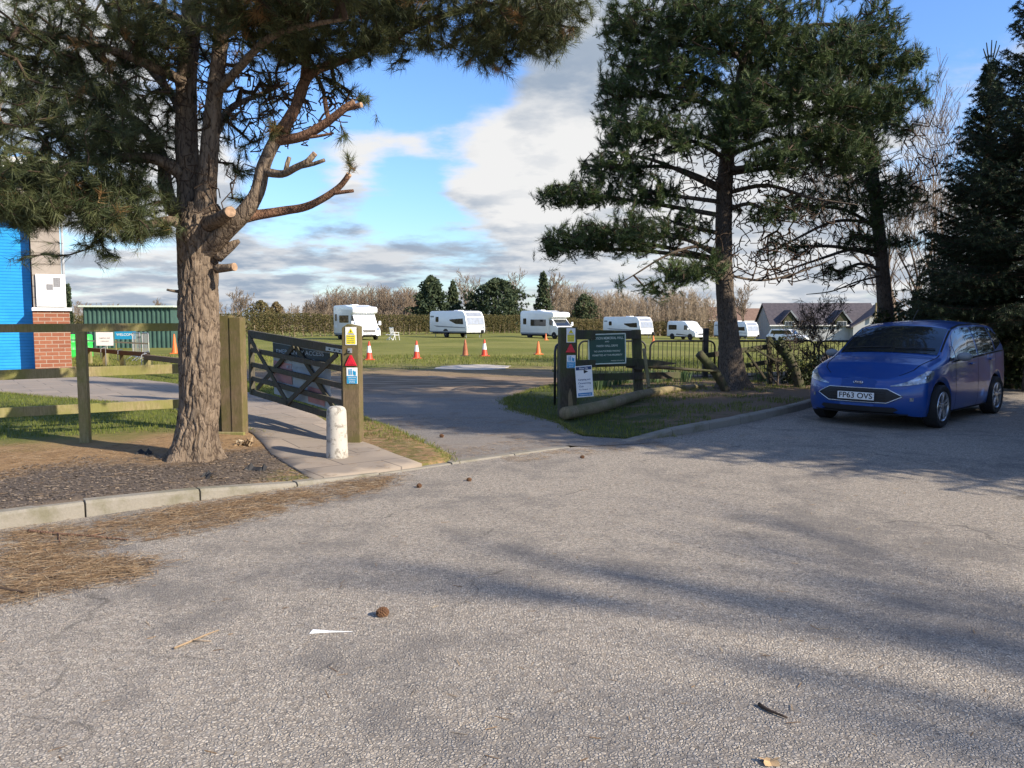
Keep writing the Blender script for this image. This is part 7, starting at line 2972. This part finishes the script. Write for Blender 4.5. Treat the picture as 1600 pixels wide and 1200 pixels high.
# windscreen, both halves in one mesh
us = lin(1.02, 1.63, 16)
vs, fs = [], []
nn_ = 20
for i, x in enumerate(us):
    for j in range(2 * nn_ + 1):
        y = (j - nn_) / nn_
        v = VD + .012 + (1 - VD - .012) * (1 - abs(y))
        p = S(x, min(1, v), 1 if y >= 0 else -1)
        vs.append(p + Vector((-.4, 0, .9)) * .006)
w1 = 2 * nn_ + 1
for i in range(len(us) - 1):
    for j in range(w1 - 1):
        a = i * w1 + j
        fs.append((a, a + 1, a + w1 + 1, a + w1))
b_ = MB()
b_.add(vs, fs)
b_.build('windscreen', M['glass'], car, smooth=True)
for sd in (-1, 1):
    us = lin(1.12, 1.36, 8)
    patch('quarter_window', us, [VC + .02] * 8, [VC + .025 + (VD - VC - .055) * ((u - 1.1) / .30) for u in us], 'glass', sd)
    us = lin(1.40, 2.32, 14)
    patch('door_window', us, [VC + .012] * 14, [min(VD - .022, VC + .012 + (VD - VC - .034) * ((u - 1.05) / .50)) for u in us], 'glass', sd)
    us = lin(2.40, 3.20, 14)
    patch('door_window', us, [VC + .012] * 14, [VD - .022] * 14, 'glass', sd)
    us = lin(3.26, 3.70, 8)
    patch('quarter_window', us, [VC + .02 + .05 * max(0, (u - 3.3) / .4) for u in us], [VD - .03 - .05 * max(0, (u - 3.4) / .3) for u in us], 'glass', sd)
    # lamps sweep back along the wing
    us = lin(.04, .54, 18)
    lo_ = [VC - .115 + .05 * ((u - .04) / .5) for u in us]
    hi_ = [VC - .095 + .175 * min(1, (u - .04) / .22) ** .8 - .10 * max(0, (u - .36) / .18) for u in us]
    hl = patch('headlight', us, lo_, [max(a + .008, b) for a, b in zip(lo_, hi_)], 'lamp', sd, .007)
    for ua, ub in ((.15, .23), (.27, .39)):
        us = lin(ua, ub, 6)
        patch('reflector', us, [VC - .055 + .02 * abs(q - 2.5) / 2.5 for q in range(6)], [VC + .012 - .02 * abs(q - 2.5) / 2.5 for q in range(6)], 'chrome', sd, .010, parent=hl)
    # door shuts
    for u0 in (1.36, 2.36, 3.22):
        patch('door_gap', [u0, u0 + .009], [.06, .06], [VC - .005, VC - .005], 'mudgrey', sd, .0025, 12)
    patch('sill_trim', lin(1.22, 2.88, 10), [.0] * 10, [.05] * 10, 'mudgrey', sd, .004, 3)
    for u0 in (2.08, 2.98):
        h_ = MB()
        p = S(u0, VC - .045, sd)
        h_.box(p + Vector((0, sd * .022, 0)), (.19, .03, .032), 0, bev=.011)
        h_.build('door_handle', M['carpaint'], car)
    # mirrors
    p = S(1.32, VC + .01, sd)
    h_ = MB()
    h_.tube([p + Vector((0, -sd * .02, .02)), p + Vector((.0, sd * .10, .05))], .025, 8)
    Mx = Matrix.Translation(p + Vector((.0, sd * .135, .065))) @ Matrix.Diagonal((.065, .105, .068, 1))
    prof = [(math.sin(a) , -math.cos(a)) for a in np.linspace(.05, math.pi - .05, 12)]
    h_.lathe(prof, 18, 0, Mx)
    h_.build('mirror', M['vangrey'], car, smooth=True)
    # fog lamp and side trim of the bumper
    us = lin(.15, .18, 5)
    patch('fog_light', us, [.23] * 5, [.258] * 5, 'lamp', sd, .006, 4)
    # window line trim
    patch('window_trim', lin(1.2, 3.75, 26), [VC - .004] * 26, [VC + .008] * 26, 'mudgrey', sd, .005, 2)
    patch('roof_rail', lin(1.1, 3.9, 30), [VD - .008] * 30, [VD + .006] * 30, 'mudgrey', sd, .003, 2)
    for xc in WX:
        # wheel with five double spokes
        y0 = sd * .80
        wo_ = MB()
        Mx = Matrix.Translation((xc, y0, WR)) @ Matrix.Rotation(-math.pi / 2 * sd, 4, 'X')
        wo_.lathe([(.215, -.10), (.29, -.105), (WR, -.08), (WR, .075), (.305, .102), (.285, .104), (.228, .090)], 40, 0, Mx, cap=False)
        ty = wo_.build('wheel', M['tyre'], car, smooth=True, autosmooth=.7)
        rm = MB()
        rm.lathe([(.228, .085), (.220, .098), (.205, .080), (.200, -.06), (.05, -.06)], 36, 0, Mx, cap=False)
        rm.lathe([(.055, -.05), (.058, .075), (.045, .088), (.01, .09)], 20, 0, Mx)
        for q in range(5):
            for da in (-.16, .16):
                a = q * 2 * math.pi / 5 + .3
                p0 = Mx @ Vector((math.cos(a + da * 1.6) * .045, math.sin(a + da * 1.6) * .045, .070))
                p1 = Mx @ Vector((math.cos(a + da) * .212, math.sin(a + da) * .212, .078))
                rm.beam(p0, p1, .030, .030, 0, up=Vector((0, sd, 0)), bev=.006)
        rm.build('rim', M['alloy'], ty, smooth=True, autosmooth=.6)
        bk = MB()
        bk.lathe([(.20, -.055), (.20, -.05)], 24, 0, Mx)
        bk.build('brake_disc', M['mudgrey'], ty)
        # wheel arch lining
        ar = MB()
        for q in range(18):
            a0, a1 = math.pi * q / 18, math.pi * (q + 1) / 18
            pts4 = []
            for yy in (sd * .50, sd * .845):
                for a in (a0, a1):
                    pts4.append((xc + .383 * math.cos(a), yy, .31 + .383 * math.sin(a)))
            ar.add(pts4, [(0, 1, 3, 2)])
        ar.add([(xc + .383 * math.cos(a), sd * .5, .31 + .383 * math.sin(a)) for a in np.linspace(0, math.pi, 19)], [tuple(range(19))])
        ar.build('arch_liner', M['mudgrey'], car)


def fx(y, z):
    """front skin x at height z and half width y"""
    x = .30 * min(1, abs(y) / .84) ** 3.2
    return x + lean(x, z)


def front(name, poly, mat, off, parent=None, thick=.02):
    """poly of (y, z) laid on the nose"""
    pts_ = []
    n = len(poly)
    for i in range(n):
        a, b = Vector(poly[i]), Vector(poly[(i + 1) % n])
        k_ = max(1, int((b - a).length / .05))
        for j in range(k_):
            pts_.append(a.lerp(b, j / k_))
    bd = [Vector((p.x, p.y)) for p in pts_]
    ins = list(bd)
    ys = [p.x for p in bd]
    zs_ = [p.y for p in bd]
    y = min(ys)
    while y < max(ys):
        z = min(zs_)
        while z < max(zs_):
            if inside((y, z), bd):
                ins.append(Vector((y + .001, z + .001)))
            z += .03
        y += .05
    v, e, f, *_ = geometry.delaunay_2d_cdt(ins, [(i, (i + 1) % len(bd)) for i in range(len(bd))], [], 1, 1e-4)
    b_ = MB()
    b_.add([(fx(p.x, p.y) - off, p.x, p.y) for p in v], [tuple(q) for q in f])
    return b_.build(name, M[mat], parent or car, smooth=True)


gr_ = front('grille', [(-.58, .50), (-.40, .405), (.40, .405), (.58, .50), (.40, .595), (-.40, .595)], 'vandark', .010)
rim_ = MB()
ring = [(-.60, .50), (-.41, .395), (.41, .395), (.60, .50), (.41, .605), (-.41, .605), (-.60, .50)]
pp_ = []
for a, b in zip(ring, ring[1:]):
    for j in range(6):
        y = a[0] + (b[0] - a[0]) * j / 6
        z = a[1] + (b[1] - a[1]) * j / 6
        pp_.append(Vector((fx(y, z) - .010, y, z)))
pp_.append(pp_[0])
rim_.tube(pp_, .009, 6)
rim_.build('grille_surround', M['chrome'], car, smooth=True)
gb_ = MB()
for z in (.44, .475, .525, .56):
    w_ = .40
    gb_.tube([Vector((fx(y, z) - .014, y, z)) for y in np.linspace(-w_, w_, 9)], .006, 5)
gb_.build('grille_bars', M['vandark'], gr_)
front('lower_intake', [(-.55, .30), (-.48, .255), (.48, .255), (.55, .30), (.50, .335), (-.50, .335)], 'vandark', .008)
front('splitter', [(-.66, .222), (.66, .222), (.66, .240), (-.66, .240)], 'vandark', .012)
# number plate
npz = .485
npl = thing_plate = MB()
npl.box((fx(0, npz) - .030, 0, npz), (.014, .52, .111), 0, bev=.004)
pl_o = npl.build('number_plate', M['signwhite'], car)
vs, fs = text_geo('FP63 OVS', .1, bold=True)
wd_ = max(v.x for v in vs) - min(v.x for v in vs)
kx, kz = .47 / wd_, .088 / .07
b_ = MB()
b_.add([(fx(0, npz) - .0395, -v.x * kx, npz + v.y * kz * .92) for v in vs], fs)
b_.build('lettering', M['black'], pl_o)
# oval badge
bz = .685
b_ = MB()
tilt = Matrix.Translation((fx(0, bz) - .012, 0, bz)) @ Matrix.Rotation(math.radians(-58), 4, 'Y') @ Matrix.Diagonal((.028, .070, 1, 1))
b_.lathe([(1, -.01), (1, .006), (.88, .009)], 28, 0, tilt)
bd_ = b_.build('badge', M['chrome'], car)
b_ = MB()
b_.lathe([(.86, .0), (.86, .0105)], 28, 0, tilt)
b_.build('badge_face', M['navy'], bd_)
vs, fs = text_geo('Ford', .045)
t2_ = Matrix.Translation((fx(0, bz) - .012, 0, bz)) @ Matrix.Rotation(math.radians(-58), 4, 'Y')
b_ = MB()
b_.add([t2_ @ Vector((v.y * .85, -v.x, .0125)) for v in vs], fs)
b_.build('lettering', M['chrome'], bd_)
# bonnet shut lines and wipers
for sd in (-1, 1):
    patch('bonnet_gap', lin(.13, 1.03, 22), [VD - .004] * 22, [VD + .004] * 22, 'mudgrey', sd, .003, 2)
wp = MB()
for y0, y1 in ((.55, -.02), (-.08, -.58)):
    wp.tube([S(1.09, VD + (1 - VD) * (1 - abs(y) / .66), 1 if y >= 0 else -1) + Vector((.05 * abs(y - y0), 0, .03 + .03 * abs(y - y0))) for y in np.linspace(y0, y1, 8)], .009, 5)
wp.build('wiper', M['vandark'], car)
ae = MB()
ae.tube([(1.95, 0, 1.57), (2.0, 0, 1.63), (2.2, 0, 1.80)], .006, 6)
ae.build('aerial', M['vandark'], car)

# ------------------------------------------------------------------ small things lying about
def pine_cone(label, p, r=.045):
    t = thing('fallen_cone', label, 'pine cone', p, R.uniform(0, 6), group='pine cones lying on the tarmac')
    mb = MB()
    for i in range(70):
        f = (i + .5) / 70
        a = i * 2.39996
        rr = r * math.sin(math.pi * min(.98, .12 + .8 * f)) ** .8
        x = (f - .5) * r * 2.2
        c = Vector((x, math.cos(a) * rr * .75, r * .72 + math.sin(a) * rr * .75))
        d = Vector((.35, math.cos(a), math.sin(a))).normalized()
        u = d.cross(Vector((1, 0, 0))).normalized()
        s_ = r * .26
        q = [c - u * s_, c + u * s_, c + d * s_ * 1.3 + u * s_ * .6, c + d * s_ * 1.3 - u * s_ * .6]
        n = d.cross(u) * .003
        mb.add([v - n for v in q] + [v + n for v in q], [(0, 1, 2, 3), (7, 6, 5, 4), (0, 4, 5, 1), (1, 5, 6, 2), (2, 6, 7, 3), (3, 7, 4, 0)])
    Mx = Matrix.Translation((0, 0, r * .72)) @ Matrix.Rotation(math.pi / 2, 4, 'Y')
    mb.lathe([(.002, -r), (r * .5, -r * .4), (r * .55, 0), (r * .3, r * .8)], 10, 0, Mx)
    mb.build('scales', M['cone'], t)
    return t


def onpark(px, py):
    p = G(px, py, 0)
    p.z = zpark(p.x, p.y)
    return p


for px, py, r, lab in [(598, 962, .028, 'brown pine cone beside the white paper sliver'), (655, 762, .022, 'pine cone on the chippings below the end of the gate verge'), (733, 752, .02, 'small pine cone just outside the flush kerb'),
                       (910, 716, .02, 'small pine cone at the right end of the flush kerb'), (690, 640, .024, 'pine cone lying on the drive')]:
    p = onpark(px, py)
    if py < 660:
        p = G(px, 683, .01)
    pine_cone(lab, p, r)
t = thing('paper_scrap', 'white sliver of torn paper lying on the tarmac', 'paper', onpark(508, 988))
mb = MB()
k_ = .0024
mb.prism([(-.075, -.022), (-.07, .03), (.02, .012), (.14, .002), (.02, -.006)], .004, .007, 'Z')
mb.build('sheet', M['paper'], t)


def stick(name, label, pts_, rad, mat, forks=(), cat='stick'):
    p0 = onpark(*pts_[0])
    t = thing(name, label, cat, p0)
    mb = MB()
    w_ = [onpark(*q) - p0 + Vector((0, 0, rad * .9 + R.uniform(0, .006))) for q in pts_]
    pp_, rr_ = resample(w_, [rad * (1 - .5 * i / (len(w_) - 1)) for i in range(len(w_))], .02)
    mb.tube(pp_, rr_, 8)
    for i0, (px, py) in forks:
        mb.tube([w_[i0], onpark(px, py) - p0 + Vector((0, 0, .01))], [rad * .6, rad * .3], 6)
    mb.build('stem', M[mat], t, smooth=True)


stick('fallen_stick', 'thin pale stick on the open tarmac', [(272, 1014), (300, 1002), (322, 992), (342, 986)], .006, 'stick', [(1, (330, 1003))])
stick('fallen_twig', 'short dark bent twig on the tarmac at lower right', [(1186, 1104), (1198, 1112), (1212, 1118), (1230, 1125)], .008, 'twig')
stick('fallen_branch', 'reddish fallen branch in the needles by the kerb', [(45, 832), (90, 836), (140, 840), (200, 846)], .012, 'bark_red', [(2, (165, 834)), (1, (95, 852))], 'branch')
stick('fallen_branch', 'short dark branch end at the left edge of the picture', [(-20, 918), (10, 924), (38, 928)], .012, 'twig', cat='branch')
t = thing('dead_leaf', 'tan leaf at the bottom edge of the picture', 'leaf', onpark(1203, 1192))
mb = MB()
vs = [(math.cos(a) * .035 * (1 + .3 * math.sin(5 * a)), math.sin(a) * .028 * (1 + .3 * math.sin(5 * a)), .008 + .008 * math.cos(2 * a)) for a in np.linspace(0, 2 * math.pi, 21)[:-1]]
mb.add(vs + [(0, 0, .004)], [(i, (i + 1) % 20, 20) for i in range(20)])
mb.build('blade', M['leaf'], t)
for i, (px, py, lab) in enumerate([(546, 694, 'pile')] if False else [(383, 697, 'dry pale leaves heaped at the foot board of the double gate post')]):
    p = G(px, py, .1)
    t = thing('leaf_pile', lab, 'leaves', p)
    n = 26
    P = np.stack([NR.normal(0, .06, n), NR.normal(0, .04, n), NR.uniform(.0, .07, n)], 1)
    leafy('leaves', 'litter', P, 2, .07, (.75, .95), t, wid=.7, brown=0)
# torn weed membrane round the tree
for px, py, w_, h_, rz, lab in [(222, 712, .16, .07, .3, 'torn black membrane scrap left of the old pine foot'), (318, 742, .10, .12, -.2, 'torn black membrane flap standing up in front of the old pine'), (396, 727, .22, .10, .15, 'torn black membrane strip right of the old pine foot')]:
    p = G(px, py, .12)
    p.z = zverge(p.x, p.y)
    t = thing('membrane_scrap', lab, 'litter', p, rz)
    mb = MB()
    n = 8
    vs = []
    for i in range(n + 1):
        f = i / n
        vs.append((-w_ / 2 + w_ * f, .02 * math.sin(f * 7), -.02))
        vs.append((-w_ / 2 + w_ * f + .02, .05 + .03 * math.sin(f * 5), h_ * (.35 + .65 * abs(noise.noise((f * 6 + px, 0, 0))) * 1.6)))
        vs.append((-w_ / 2 + w_ * f + .01, .13, .012))
    fs = []
    for i in range(n):
        for j in range(2):
            a = i * 3 + j
            fs.append((a, a + 3, a + 4, a + 1))
    mb.add(vs, fs)
    mb.build('sheet', M['membrane'], t)
